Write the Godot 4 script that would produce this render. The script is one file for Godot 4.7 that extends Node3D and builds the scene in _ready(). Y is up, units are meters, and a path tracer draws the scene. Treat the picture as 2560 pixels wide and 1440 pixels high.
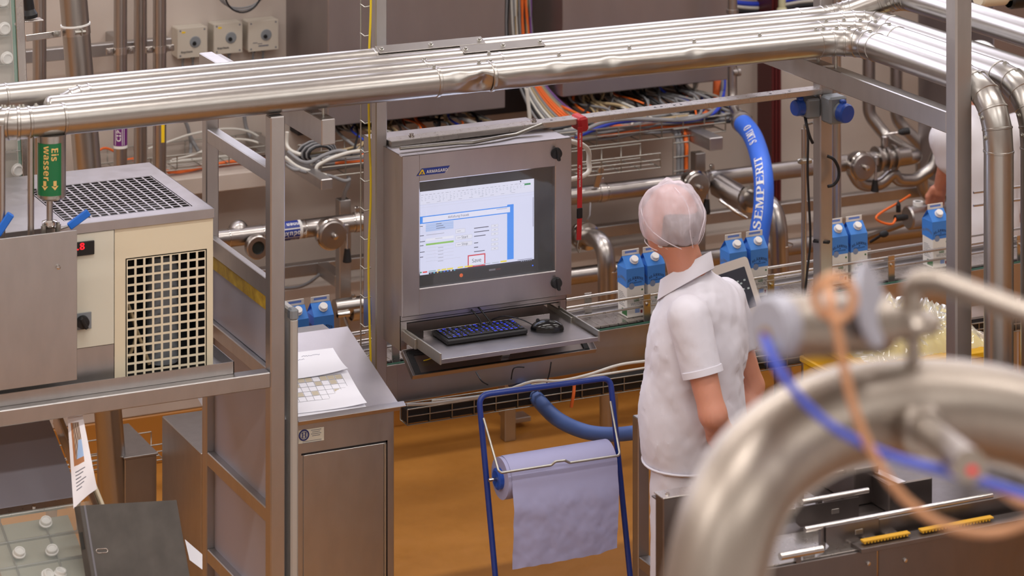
extends Node3D

var M := {}
var taken := {}
var rng := RandomNumberGenerator.new()
var font_sans: SystemFont
var font_bold: SystemFont
var font_serif: SystemFont


# ---------- shapes: a Shape collects triangles in world coordinates (metres) ----------
class Shape:
	var v := PackedVector3Array()
	var n := PackedVector3Array()
	var t := PackedVector2Array()
	var k := PackedInt32Array()

	func vert(p: Vector3, nn: Vector3, uv := Vector2.ZERO) -> int:
		v.append(p)
		n.append(nn)
		t.append(uv)
		return v.size() - 1

	func face(a: int, b: int, c: int) -> void:
		var g := (v[b] - v[a]).cross(v[c] - v[a])
		if g.dot(n[a] + n[b] + n[c]) > 0.0:
			k.append_array([a, c, b])
		else:
			k.append_array([a, b, c])

	func tri(a: Vector3, b: Vector3, c: Vector3, out: Vector3) -> Shape:
		var nn := (b - a).cross(c - a).normalized()
		if nn.dot(out) < 0.0:
			nn = -nn
		var i := vert(a, nn)
		vert(b, nn)
		vert(c, nn)
		face(i, i + 1, i + 2)
		return self

	func quad(a: Vector3, b: Vector3, c: Vector3, d: Vector3, out: Vector3) -> Shape:
		var nn := (b - a).cross(c - a)
		if nn.length_squared() < 1e-16:
			nn = (c - a).cross(d - a)
		nn = nn.normalized()
		if nn.dot(out) < 0.0:
			nn = -nn
		var i := vert(a, nn, Vector2(0, 1))
		vert(b, nn, Vector2(1, 1))
		vert(c, nn, Vector2(1, 0))
		vert(d, nn, Vector2(0, 0))
		face(i, i + 1, i + 2)
		face(i, i + 2, i + 3)
		return self

	# box with chamfered edges
	func box(c: Vector3, size: Vector3, basis := Basis.IDENTITY, bevel := 0.0015) -> Shape:
		var h := size * 0.5
		bevel = minf(bevel, minf(h.x, minf(h.y, h.z)) * 0.45)
		var at := func(s: Vector3, full: int) -> Vector3:
			var q := Vector3(s.x * (h.x - bevel), s.y * (h.y - bevel), s.z * (h.z - bevel))
			q[full] = s[full] * h[full]
			return c + basis * q
		for a in 3:
			var b := (a + 1) % 3
			var e := (a + 2) % 3
			for s in [-1.0, 1.0]:
				var q := []
				for w in [[-1.0, -1.0], [1.0, -1.0], [1.0, 1.0], [-1.0, 1.0]]:
					var sg := Vector3.ZERO
					sg[a] = s
					sg[b] = w[0]
					sg[e] = w[1]
					q.append(at.call(sg, a))
				var o := Vector3.ZERO
				o[a] = s
				quad(q[0], q[1], q[2], q[3], basis * o)
			if bevel <= 0.0:
				continue
			for s in [-1.0, 1.0]:
				for w in [-1.0, 1.0]:
					var s0 := Vector3.ZERO
					s0[a] = s
					s0[b] = w
					s0[e] = -1.0
					var s1 := s0
					s1[e] = 1.0
					var o2 := Vector3.ZERO
					o2[a] = s
					o2[b] = w
					quad(at.call(s0, a), at.call(s1, a), at.call(s1, b), at.call(s0, b), basis * o2)
		if bevel > 0.0:
			for sx in [-1.0, 1.0]:
				for sy in [-1.0, 1.0]:
					for sz in [-1.0, 1.0]:
						var s3 := Vector3(sx, sy, sz)
						tri(at.call(s3, 0), at.call(s3, 1), at.call(s3, 2), basis * s3)
		return self

	# box given by two opposite corners
	func span(a: Vector3, b: Vector3, bevel := 0.0015) -> Shape:
		return box((a + b) * 0.5, (b - a).abs(), Basis.IDENTITY, bevel)

	# bar of width w and height h from a to b
	func bar(a: Vector3, b: Vector3, w: float, h: float, up := Vector3.UP, bevel := 0.002) -> Shape:
		var d := (b - a).normalized()
		if absf(d.dot(up)) > 0.98:
			up = Vector3.BACK
		var s := d.cross(up).normalized()
		var u := s.cross(d).normalized()
		return box((a + b) * 0.5, Vector3(w, h, a.distance_to(b)), Basis(s, u, -d), bevel)

	# tube along a path; r is a number or one radius for each point
	func tube(path: Array, r, seg := 12, caps := true, uvlen := 1.0) -> Shape:
		var m := path.size()
		var tang := []
		for i in m:
			var a: Vector3 = path[maxi(i - 1, 0)]
			var b: Vector3 = path[mini(i + 1, m - 1)]
			tang.append((b - a).normalized())
		var u: Vector3 = tang[0].cross(Vector3.UP)
		if u.length() < 0.1:
			u = tang[0].cross(Vector3.RIGHT)
		u = u.normalized()
		var first := v.size()
		var run := 0.0
		for i in m:
			var d: Vector3 = tang[i]
			u = (u - d * u.dot(d)).normalized()
			var w := d.cross(u)
			var rad: float = r[i] if r is Array else r
			if i > 0:
				run += path[i].distance_to(path[i - 1])
			for j in seg + 1:
				var ang := TAU * j / seg
				var nn := u * cos(ang) + w * sin(ang)
				vert(path[i] + nn * rad, nn, Vector2(float(j) / seg, run * uvlen))
		for i in m - 1:
			for j in seg:
				var a := first + i * (seg + 1) + j
				face(a, a + 1, a + seg + 2)
				face(a, a + seg + 2, a + seg + 1)
		if caps:
			for e in [0, m - 1]:
				var out: Vector3 = -tang[0] if e == 0 else tang[e]
				var c := vert(path[e], out)
				for j in seg + 1:
					vert(v[first + e * (seg + 1) + j], out)
				for j in seg:
					face(c, c + 1 + j, c + 2 + j)
		return self

	# profile of (radius, height) turned around an axis; each profile line has its own flat normal
	func lathe(o: Vector3, axis: Vector3, profile: Array, seg := 24) -> Shape:
		axis = axis.normalized()
		var u := axis.cross(Vector3.UP)
		if u.length() < 0.05:
			u = axis.cross(Vector3.RIGHT)
		u = u.normalized()
		var w := axis.cross(u)
		for i in profile.size() - 1:
			var p: Vector2 = profile[i]
			var q: Vector2 = profile[i + 1]
			var e := q - p
			if e.length() < 1e-6:
				continue
			var side := Vector2(e.y, -e.x).normalized()
			var first := v.size()
			for j in seg + 1:
				var ang := TAU * j / seg
				var rad := u * cos(ang) + w * sin(ang)
				var nn := (rad * side.x + axis * side.y).normalized()
				vert(o + rad * p.x + axis * p.y, nn, Vector2(float(j) / seg, 0))
				vert(o + rad * q.x + axis * q.y, nn, Vector2(float(j) / seg, 1))
			for j in seg:
				var a := first + j * 2
				face(a, a + 2, a + 3)
				face(a, a + 3, a + 1)
		return self

	# ball or egg
	func ball(c: Vector3, r: Vector3, seg := 20, basis := Basis.IDENTITY) -> Shape:
		var rows := seg / 2
		var first := v.size()
		for i in rows + 1:
			var th := PI * i / rows
			for j in seg + 1:
				var ph := TAU * j / seg
				var d := Vector3(sin(th) * cos(ph), cos(th), sin(th) * sin(ph))
				vert(c + basis * (d * r), (basis * (d / r)).normalized(), Vector2(float(j) / seg, float(i) / rows))
		for i in rows:
			for j in seg:
				var a := first + i * (seg + 1) + j
				face(a, a + 1, a + seg + 2)
				face(a, a + seg + 2, a + seg + 1)
		return self

	# flat outline (points in the plane of u and w) with a thickness along u x w
	func slab(o: Vector3, u: Vector3, w: Vector3, outline: PackedVector2Array, thick: float) -> Shape:
		var nn := u.cross(w).normalized()
		var idx := Geometry2D.triangulate_polygon(outline)
		for s in [0.0, 1.0]:
			var out := nn if s > 0.5 else -nn
			for i in range(0, idx.size(), 3):
				var q := []
				for j in 3:
					var p := outline[idx[i + j]]
					q.append(o + u * p.x + w * p.y + nn * thick * s)
				tri(q[0], q[1], q[2], out)
		var mid := Vector2.ZERO
		for p in outline:
			mid += p / outline.size()
		var turn := 0.0
		for i in outline.size():
			turn += outline[i].cross(outline[(i + 1) % outline.size()])
		for i in outline.size():
			var p := outline[i]
			var q := outline[(i + 1) % outline.size()]
			var e := (q - p) * signf(turn)
			var a := o + u * p.x + w * p.y
			var b := o + u * q.x + w * q.y
			quad(a, b, b + nn * thick, a + nn * thick, u * e.y - w * e.x)
		return self

	# grid of points, with a thickness below it
	func sheet(rows: Array, thick := 0.0008) -> Shape:
		var a := rows.size()
		var b: int = rows[0].size()
		for s in [0.0, 1.0]:
			var first := v.size()
			for i in a:
				for j in b:
					var du: Vector3 = rows[i][mini(j + 1, b - 1)] - rows[i][maxi(j - 1, 0)]
					var dw: Vector3 = rows[mini(i + 1, a - 1)][j] - rows[maxi(i - 1, 0)][j]
					var nn := du.cross(dw).normalized()
					vert(rows[i][j] - nn * thick * s, nn * (1.0 - 2.0 * s), Vector2(float(j) / (b - 1), float(i) / (a - 1)))
			for i in a - 1:
				for j in b - 1:
					var p := first + i * b + j
					face(p, p + 1, p + b + 1)
					face(p, p + b + 1, p + b)
		return self

	# lettering: text laid out flat, each point then placed by a function of its x and y in metres and its height off the surface
	func letters(text: String, font: Font, height: float, place: Callable, depth := 0.0008, spacing := 0.0) -> Shape:
		var tm := TextMesh.new()
		tm.font = font
		tm.text = text
		tm.font_size = 64
		tm.pixel_size = height / 46.0
		tm.depth = 0.02
		tm.curve_step = 6.0
		var got := tm.get_mesh_arrays()
		var pts: PackedVector3Array = got[Mesh.ARRAY_VERTEX]
		var idx: PackedInt32Array = got[Mesh.ARRAY_INDEX] if got[Mesh.ARRAY_INDEX] != null else PackedInt32Array(range(pts.size()))
		for i in range(0, idx.size() - 2, 3):
			var front := true
			for j in 3:
				if pts[idx[i + j]].z < 0.0:
					front = false
			if not front:
				continue
			var q := []
			for j in 3:
				var p := pts[idx[i + j]]
				q.append(place.call(p.x * (1.0 + spacing), p.y, depth))
			var back: Vector3 = place.call(pts[idx[i]].x * (1.0 + spacing), pts[idx[i]].y, -0.01)
			tri(q[0], q[1], q[2], q[0] - back)
		return self


static func fillet(path: Array, r: float, steps := 6) -> Array:
	var out := [path[0]]
	for i in range(1, path.size() - 1):
		var p: Vector3 = path[i]
		var a: Vector3 = path[i - 1] - p
		var b: Vector3 = path[i + 1] - p
		var half := a.angle_to(b) * 0.5
		var cut := minf(r / maxf(tan(half), 0.05), minf(a.length(), b.length()) * 0.49)
		var pa := p + a.normalized() * cut
		var pb := p + b.normalized() * cut
		for j in steps + 1:
			var f := float(j) / steps
			out.append(pa.lerp(p, f).lerp(p.lerp(pb, f), f))
	out.append(path[-1])
	return out


# a smooth curve through the points
static func curve(pts: Array, steps := 6) -> Array:
	var out := []
	for i in pts.size() - 1:
		var a: Vector3 = pts[maxi(i - 1, 0)]
		var b: Vector3 = pts[i]
		var c: Vector3 = pts[i + 1]
		var d: Vector3 = pts[mini(i + 2, pts.size() - 1)]
		for j in steps:
			out.append(b.cubic_interpolate(c, a, d, float(j) / steps))
	out.append(pts[-1])
	return out


# ---------- things and parts ----------
func numbered(called: String) -> String:
	if not taken.has(called):
		taken[called] = 0
		return called
	taken[called] += 1
	return "%s_%03d" % [called, taken[called]]


func tag(o: Node3D, label: String, category: String, group := "", kind := "") -> void:
	if label:
		o.set_meta("label", label)
	if category:
		o.set_meta("category", category)
	if group:
		o.set_meta("group", group)
	if kind:
		o.set_meta("kind", kind)


func thing(called: String, label: String, category: String, at: Vector3, group := "") -> Node3D:
	var o := Node3D.new()
	o.name = numbered(called)
	o.position = at
	add_child(o)
	tag(o, label, category, group)
	return o


func origin(o: Node) -> Vector3:
	var p := Vector3.ZERO
	while o is Node3D and o != self:
		p += o.position
		o = o.get_parent()
	return p


func mesh_of(s: Shape, m: Material, from := Vector3.ZERO) -> ArrayMesh:
	var a := []
	a.resize(Mesh.ARRAY_MAX)
	var pts := s.v.duplicate()
	for i in pts.size():
		pts[i] -= from
	a[Mesh.ARRAY_VERTEX] = pts
	a[Mesh.ARRAY_NORMAL] = s.n
	a[Mesh.ARRAY_TEX_UV] = s.t
	a[Mesh.ARRAY_INDEX] = s.k
	var me := ArrayMesh.new()
	me.add_surface_from_arrays(Mesh.PRIMITIVE_TRIANGLES, a)
	me.surface_set_material(0, m)
	return me


# one mesh as a part of its parent, its own origin at the middle of what it holds
func part(called: String, s: Shape, m: Material, parent: Node3D, label := "") -> MeshInstance3D:
	var lo := s.v[0]
	var hi := s.v[0]
	for p in s.v:
		lo = lo.min(p)
		hi = hi.max(p)
	var mid := (lo + hi) * 0.5
	var o := MeshInstance3D.new()
	o.name = called if parent != self else numbered(called)
	o.mesh = mesh_of(s, m, mid)
	o.position = mid - origin(parent)
	parent.add_child(o, true)
	if label:
		o.set_meta("label", label)
	return o


# a thing that is one mesh
func solo(called: String, s: Shape, m: Material, label: String, category: String, group := "", kind := "") -> MeshInstance3D:
	var o := part(called, s, m, self)
	tag(o, label, category, group, kind)
	return o


func structure(called: String, s: Shape, m: Material) -> MeshInstance3D:
	var o := part(called, s, m, self)
	o.set_meta("kind", "structure")
	return o


# a shared mesh placed as a part
func piece(called: String, me: Mesh, at: Vector3, basis: Basis, parent: Node3D) -> MeshInstance3D:
	var o := MeshInstance3D.new()
	o.name = called
	o.mesh = me
	o.transform = Transform3D(basis, at - origin(parent))
	parent.add_child(o, true)
	return o


func facing(d: Vector3) -> Basis:  # y axis along d
	d = d.normalized()
	var u := d.cross(Vector3.BACK)
	if u.length() < 0.05:
		u = d.cross(Vector3.RIGHT)
	u = u.normalized()
	return Basis(u, d, u.cross(d))


func std(c: Color, rough := 0.5, metal := 0.0) -> StandardMaterial3D:
	var m := StandardMaterial3D.new()
	m.albedo_color = c
	m.roughness = rough
	m.metallic = metal
	return m


func noise_tex(freq: float, lo: Color, hi: Color, size := 256, stretch := 1.0, octaves := 4, seed_ := 1) -> NoiseTexture2D:
	var f := FastNoiseLite.new()
	f.seed = seed_
	f.frequency = freq
	f.fractal_octaves = octaves
	var t := NoiseTexture2D.new()
	t.noise = f
	t.width = size
	t.height = int(size * stretch)
	t.seamless = true
	var g := Gradient.new()
	g.set_color(0, lo)
	g.set_color(1, hi)
	t.color_ramp = g
	return t


# stainless or galvanised metal with a fine uneven polish
func metal(c: Color, r0: float, r1: float, scale := 3.0, seed_ := 1, tint := 0.04) -> StandardMaterial3D:
	var m := std(c, 1.0, 1.0)
	var rm := (r0 + r1) * 0.5
	var rd := (r1 - r0) * 0.2
	m.roughness_texture = noise_tex(0.05, Color(rm - rd, rm - rd, rm - rd), Color(rm + rd, rm + rd, rm + rd), 256, 1.0, 4, seed_)
	m.albedo_texture = noise_tex(0.03, Color(1.0 - tint, 1.0 - tint, 1.0 - tint), Color.WHITE, 256, 1.0, 5, seed_ + 7)
	m.uv1_triplanar = true
	m.uv1_world_triplanar = true
	m.uv1_scale = Vector3(scale, scale * 0.35, scale)
	return m


func _ready() -> void:
	# camera: level, with the lens shifted down as in an architectural view
	var cam := Camera3D.new()
	cam.name = "camera"
	cam.position = Vector3(0, 4.15, 0)
	cam.rotation.y = -0.4375
	cam.projection = Camera3D.PROJECTION_FRUSTUM
	cam.near = 0.1
	cam.far = 60.0
	var lens := CameraAttributesPhysical.new()
	lens.frustum_near = 0.1
	lens.frustum_far = 60.0
	lens.frustum_focal_length = 100.0
	lens.exposure_aperture = 3.4
	lens.frustum_focus_distance = 9.9
	cam.attributes = lens
	cam.projection = Camera3D.PROJECTION_FRUSTUM
	cam.size = 0.019726
	cam.frustum_offset = Vector2(0.0, -0.028849)
	add_child(cam)
	cam.current = true
	var env := Environment.new()
	env.background_mode = Environment.BG_COLOR
	env.background_color = Color(0.02, 0.02, 0.02)
	env.tonemap_mode = Environment.TONE_MAPPER_LINEAR
	env.tonemap_exposure = 1.0
	env.sdfgi_enabled = true
	env.ssao_enabled = true
	env.ssil_enabled = true
	var we := WorldEnvironment.new()
	we.name = "world_environment"
	we.environment = env
	add_child(we)
	rng.seed = 7
	fonts()
	materials()
	lamps(6.8)
	daylight(2.8)
	room()
	overhead_pipes()
	posts_and_beams()
	left_frame()
	chiller()
	terminal()
	desk()
	conveyor()
	product_pipes()
	wall_gear()
	roll_stand()
	right_gear()
	operator()
	helper_person()
	cap_feeder()
	packing_machine()
	near_pipe()


func fonts() -> void:
	font_sans = SystemFont.new()
	font_sans.font_names = PackedStringArray(["Droid Sans"])
	font_bold = SystemFont.new()
	font_bold.font_names = PackedStringArray(["Droid Sans"])
	font_bold.font_weight = 700
	font_serif = SystemFont.new()
	font_serif.font_names = PackedStringArray(["Droid Serif"])
	font_serif.font_weight = 700


func materials() -> void:
	M.steel = metal(Color(0.735, 0.725, 0.72), 0.32, 0.44, 2.0, 1)
	M.steel_tube = metal(Color(0.735, 0.725, 0.72), 0.36, 0.46, 2.0, 2)
	M.steel_bright = metal(Color(0.78, 0.76, 0.74), 0.22, 0.36, 3.0, 3)
	M.jacket = metal(Color(0.7, 0.685, 0.665), 0.27, 0.34, 1.6, 4, 0.04)
	M.pipe_steel = metal(Color(0.7, 0.68, 0.665), 0.26, 0.36, 3.0, 5)
	M.chrome = metal(Color(0.8, 0.78, 0.76), 0.1, 0.2, 3.0, 6, 0.02)
	M.sheet_steel = metal(Color(0.72, 0.7, 0.7), 0.28, 0.42, 1.2, 8)
	M.galv = metal(Color(0.7, 0.69, 0.66), 0.35, 0.5, 5.0, 9)
	M.cabinet = metal(Color(0.66, 0.63, 0.63), 0.4, 0.52, 0.8, 10)
	M.wall = std(Color(0.78, 0.735, 0.7), 0.75)
	M.wall.albedo_texture = noise_tex(0.012, Color(0.93, 0.92, 0.91), Color.WHITE, 256, 1.0, 5, 21)
	M.wall.uv1_triplanar = true
	M.wall.uv1_world_triplanar = true
	M.wall.uv1_scale = Vector3(0.5, 0.5, 0.5)
	M.floor = std(Color(1, 1, 1), 1.0)
	M.floor.albedo_texture = noise_tex(0.01, Color(0.66, 0.44, 0.18), Color(0.72, 0.49, 0.22), 512, 1.0, 5, 31)
	M.floor.roughness_texture = noise_tex(0.03, Color(0.3, 0.3, 0.3), Color(0.5, 0.5, 0.5), 512, 1.0, 5, 32)
	M.floor.uv1_triplanar = true
	M.floor.uv1_world_triplanar = true
	M.floor.uv1_scale = Vector3(0.45, 0.45, 0.45)
	M.ceiling = std(Color(0.85, 0.84, 0.83), 0.9)
	M.white = std(Color(0.9, 0.9, 0.89), 0.5)
	M.cap_white = std(Color(0.92, 0.91, 0.9), 0.4)
	M.black = std(Color(0.07, 0.07, 0.08), 0.45)
	M.black_gloss = std(Color(0.05, 0.05, 0.055), 0.15)
	M.rubber = std(Color(0.11, 0.11, 0.12), 0.6)
	M.cream = std(Color(0.86, 0.82, 0.72), 0.45)
	M.offwhite = std(Color(0.83, 0.82, 0.76), 0.4)
	M.grey_box = std(Color(0.76, 0.73, 0.68), 0.55)
	M.grey_plastic = std(Color(0.5, 0.52, 0.54), 0.5)
	M.blue = std(Color(0.12, 0.3, 0.68), 0.4)
	M.blue_grip = std(Color(0.1, 0.42, 0.82), 0.45)
	M.blue_paint = std(Color(0.1, 0.2, 0.5), 0.3)
	M.blue_hose = std(Color(0.2, 0.42, 0.86), 0.45)
	M.blue_dark_hose = std(Color(0.3, 0.41, 0.66), 0.55)
	M.red = std(Color(0.74, 0.12, 0.14), 0.6)
	M.red_paint = std(Color(0.34, 0.11, 0.12), 0.4)
	M.orange = std(Color(0.95, 0.42, 0.12), 0.5)
	M.yellow = std(Color(0.93, 0.78, 0.1), 0.5)
	M.green_label = std(Color(0.06, 0.42, 0.24), 0.4)
	M.tan_ink = std(Color(0.85, 0.7, 0.42), 0.4)
	M.purple_label = std(Color(0.42, 0.15, 0.45), 0.4)
	M.blue_label = std(Color(0.14, 0.22, 0.55), 0.4)
	M.yellow_tape = std(Color(0.85, 0.72, 0.2), 0.5)
	M.yellow_tape.albedo_texture = noise_tex(0.03, Color(0.78, 0.72, 0.6), Color.WHITE, 128, 1.0, 4, 41)
	M.yellow_tape.uv1_triplanar = true
	M.yellow_tape.uv1_scale = Vector3(4, 4, 4)
	M.paper = std(Color(0.93, 0.93, 0.96), 0.85)
	M.ink = std(Color(0.14, 0.14, 0.17), 0.7)
	M.ink_grey = std(Color(0.45, 0.45, 0.48), 0.7)
	M.ink_blue = std(Color(0.14, 0.17, 0.42), 0.6)
	M.cable_grey = std(Color(0.52, 0.52, 0.53), 0.5)
	M.cable_white = std(Color(0.82, 0.81, 0.78), 0.5)
	M.cable_black = std(Color(0.08, 0.08, 0.1), 0.5)
	M.cable_orange = std(Color(0.9, 0.42, 0.14), 0.5)
	M.cable_blue = std(Color(0.16, 0.26, 0.75), 0.5)
	M.cable_yellow = std(Color(0.85, 0.74, 0.12), 0.5)
	M.cable_violet = std(Color(0.5, 0.32, 0.6), 0.5)
	M.cable_tan = std(Color(0.68, 0.6, 0.46), 0.5)
	M.yellow_belt = std(Color(0.8, 0.6, 0.12), 0.5)
	M.near_steel = metal(Color(0.68, 0.64, 0.6), 0.36, 0.46, 4.0, 71)
	M.frosted = std(Color(0.66, 0.66, 0.71), 0.42, 0.12)
	M.brass = metal(Color(0.78, 0.66, 0.42), 0.3, 0.4, 4.0, 72)
	M.glass = std(Color(0.9, 0.93, 0.95, 0.06), 0.03)
	M.glass.transparency = BaseMaterial3D.TRANSPARENCY_ALPHA
	M.lamp_glow = std(Color(0.95, 0.95, 0.95), 0.5)
	M.lamp_glow.emission_enabled = true
	M.lamp_glow.emission = Color(0.98, 0.97, 1.0)
	M.lamp_glow.emission_energy_multiplier = 2.0


# strip lamps under the ceiling, in rows along the hall
func lamps(energy: float) -> void:
	for z in [-9.8, -6.6, -3.4, 0.6]:
		for x in [-1.6, 2.6, 6.8]:
			var at := Vector3(x, 5.7, z)
			var t := thing("ceiling_lamp", "long white strip lamp hanging under the hall ceiling", "lamp", at, "strip lamps under the ceiling")
			part("housing", Shape.new().box(at + Vector3(0, 0.06, 0), Vector3(3.0, 0.08, 0.34), Basis.IDENTITY, 0.01), M.white, t)
			part("diffuser", Shape.new().box(at + Vector3(0, 0.01, 0), Vector3(2.9, 0.02, 0.28), Basis.IDENTITY, 0.004), M.lamp_glow, t)
			part("suspension_rod", Shape.new().tube([at + Vector3(0, 0.1, 0), at + Vector3(0, 0.8, 0)], 0.01, 6), M.galv, t)
			var l := AreaLight3D.new()
			l.name = "strip_light"
			l.area_size = Vector2(2.9, 0.28)
			l.rotation_degrees.x = -90
			l.position.y = -0.012
			l.light_energy = energy
			l.light_color = Color(1.0, 0.98, 0.96)
			l.area_range = 30.0
			l.shadow_enabled = true
			t.add_child(l)


# high windows in the back wall, above the picture; the bright tops of cabinet, bar and pipes mirror them
func daylight(energy: float) -> void:
	var glow := std(Color(0.9, 0.9, 0.95), 0.4)
	glow.emission_enabled = true
	glow.emission = Color(0.9, 0.91, 1.0)
	glow.emission_energy_multiplier = 2.0
	for i in 4:
		var c := Vector3(0.4 + i * 3.1, 3.75, -11.69)
		var w := thing("window_%d" % (i + 1), "", "", c)
		w.set_meta("kind", "structure")
		part("pane", Shape.new().box(c, Vector3(2.6, 1.4, 0.01), Basis.IDENTITY, 0.0), glow, w)
		for q in [[0.0, 0.74, 2.8, 0.08], [0.0, -0.74, 2.8, 0.08], [-1.35, 0.0, 0.08, 1.5], [1.35, 0.0, 0.08, 1.5], [0.0, 0.0, 0.05, 1.4]]:
			part("window_frame", Shape.new().box(c + Vector3(q[0], q[1], 0.02), Vector3(q[2], q[3], 0.05), Basis.IDENTITY, 0.004), M.white, w)
		var l := AreaLight3D.new()
		l.name = "window_light"
		l.area_size = Vector2(2.6, 1.4)
		l.rotation_degrees.y = 180
		l.position = Vector3(0, 0, 0.05)
		l.light_energy = energy
		l.light_color = Color(0.93, 0.93, 1.0)
		l.area_range = 30.0
		l.shadow_enabled = true
		w.add_child(l)


func room() -> void:
	var s := Shape.new().span(Vector3(-5, -0.2, -11.9), Vector3(13, 0, 5.2), 0.0)
	structure("floor", s, M.floor)
	structure("ceiling", Shape.new().span(Vector3(-5, 6.5, -11.9), Vector3(13, 6.7, 5.2), 0.0), M.ceiling)
	structure("wall_back", Shape.new().span(Vector3(-5, 0, -11.9), Vector3(13, 6.5, -11.7), 0.0), M.wall)
	structure("wall_front", Shape.new().span(Vector3(-5, 0, 5.0), Vector3(13, 6.5, 5.2), 0.0), M.wall)
	structure("wall_left", Shape.new().span(Vector3(-5.2, 0, -11.9), Vector3(-5, 6.5, 5.2), 0.0), M.wall)
	structure("wall_right", Shape.new().span(Vector3(13, 0, -11.9), Vector3(13.2, 6.5, 5.2), 0.0), M.wall)
	# low plinth along the back wall, its foot coated like the floor
	structure("trim_1", Shape.new().span(Vector3(-5, 0.2, -11.7), Vector3(13, 0.64, -11.4), 0.006), M.wall)
	structure("baseboard_back", Shape.new().span(Vector3(-5, 0, -11.7), Vector3(13, 0.2, -11.395), 0.004), M.floor)
	# pale housings added below the picture for the upright steel faces to mirror
	for q in [[-0.6, 2.4, "left of"], [2.7, 5.4, "right of"]]:
		var h := thing("added_housing", "added pale housing on the hall floor below the view, %s the aisle" % q[2], "machine", Vector3((q[0] + q[1]) * 0.5, 0, -5.4), "added housings")
		part("body", Shape.new().span(Vector3(q[0], 0.1, -6.1), Vector3(q[1], 1.2, -4.4), 0.02), M.white, h)
		part("base", Shape.new().span(Vector3(q[0] + 0.05, 0, -6.05), Vector3(q[1] - 0.05, 0.1, -4.45), 0.0), M.black, h)
	# visitors' gallery on the camera side of the hall
	structure("floor_gallery", Shape.new().span(Vector3(-5, 2.1, -2.4), Vector3(13, 2.3, 5.0), 0.0), M.ceiling)
	structure("wall_gallery", Shape.new().span(Vector3(-5, 0, -2.4), Vector3(13, 2.1, -2.2), 0.0), M.wall)


# recompute smooth normals after points have been moved
func smooth(s: Shape) -> void:
	var acc := PackedVector3Array()
	acc.resize(s.v.size())
	for i in range(0, s.k.size(), 3):
		var g := (s.v[s.k[i + 2]] - s.v[s.k[i]]).cross(s.v[s.k[i + 1]] - s.v[s.k[i]])
		for j in 3:
			acc[s.k[i + j]] += g
	for i in acc.size():
		if acc[i].length_squared() > 1e-20:
			s.n[i] = acc[i].normalized()


func dent(s: Shape, at: Vector3, along: Vector3, round_: float, inward: Vector3) -> void:
	for i in s.v.size():
		var d := s.v[i] - at
		var q := Vector2(d.dot(along.normalized()) / along.length(), (d - along.normalized() * d.dot(along.normalized())).length() / round_)
		var f := maxf(0.0, 1.0 - q.length())
		s.v[i] += inward * (f * f * (3.0 - 2.0 * f))


func ring(s: Shape, at: Vector3, axis: Vector3, r: float, wide := 0.005, proud := 0.0022) -> void:
	s.lathe(at, axis, [Vector2(r - 0.001, -wide), Vector2(r + proud, -wide * 0.6), Vector2(r + proud, wide * 0.6), Vector2(r - 0.001, wide)], 28)


var screw_mesh: ArrayMesh


func screw(at: Vector3, out: Vector3, parent: Node3D) -> void:
	if screw_mesh == null:
		var s := Shape.new()
		s.lathe(Vector3.ZERO, Vector3.UP, [Vector2(0.0085, -0.004), Vector2(0.0085, 0.002), Vector2(0.0055, 0.003)], 14)
		s.lathe(Vector3.ZERO, Vector3.UP, [Vector2(0.0055, 0.002), Vector2(0.0052, 0.008), Vector2(0.0, 0.0085)], 6)
		screw_mesh = mesh_of(s, M.galv)
	piece("screw", screw_mesh, at, facing(out), parent)


# a run of insulated pipe in a sheet metal jacket
func jacket_pipe(label: String, path: Array, bend: float, r: float, seams: Array, screws: Array) -> Node3D:
	var t := thing("insulated_pipe", label, "pipe", path[0], "insulated pipes")
	var line := fillet(path, bend, 5)
	var s := Shape.new()
	s.tube(line, r, 32, true)
	part("jacket", s, M.jacket, t)
	for i in range(1, path.size() - 1):
		var cut := 1 + (i - 1) * 6
		for j in 6:
			var at: Vector3 = line[cut + j]
			var d: Vector3 = (line[cut + j + 1] - line[cut + j - 1]).normalized()
			var g := Shape.new()
			ring(g, at, d, r)
			part("seam_ring", g, M.jacket, t)
			if j < 5 and bend > 0.16:
				var nx: Vector3 = line[cut + j + 1]
				var up := Vector3.UP if absf(d.y) < 0.7 else Vector3.LEFT
				screw(at.lerp(nx, 0.35) + up * (r - 0.001), up, t)
	for q in seams:
		var g := Shape.new()
		ring(g, q, path[1] - path[0], r)
		part("seam_ring", g, M.jacket, t)
	for q in screws:
		screw(q + Vector3(0, r - 0.001, 0), Vector3.UP, t)
	return t


func strip_cover(t: Node3D, a: Vector3, b: Vector3, r: float) -> void:
	var s := Shape.new()
	var up := Vector3(0, 0.93, 0.36).normalized()
	s.bar(a + up * (r + 0.001), b + up * (r + 0.001), 0.045, 0.004, up, 0.001)
	part("cover_strip", s, M.jacket, t)
	for f in [0.04, 0.5, 0.96]:
		screw(a.lerp(b, f) + up * (r + 0.002), up, t)


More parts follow.
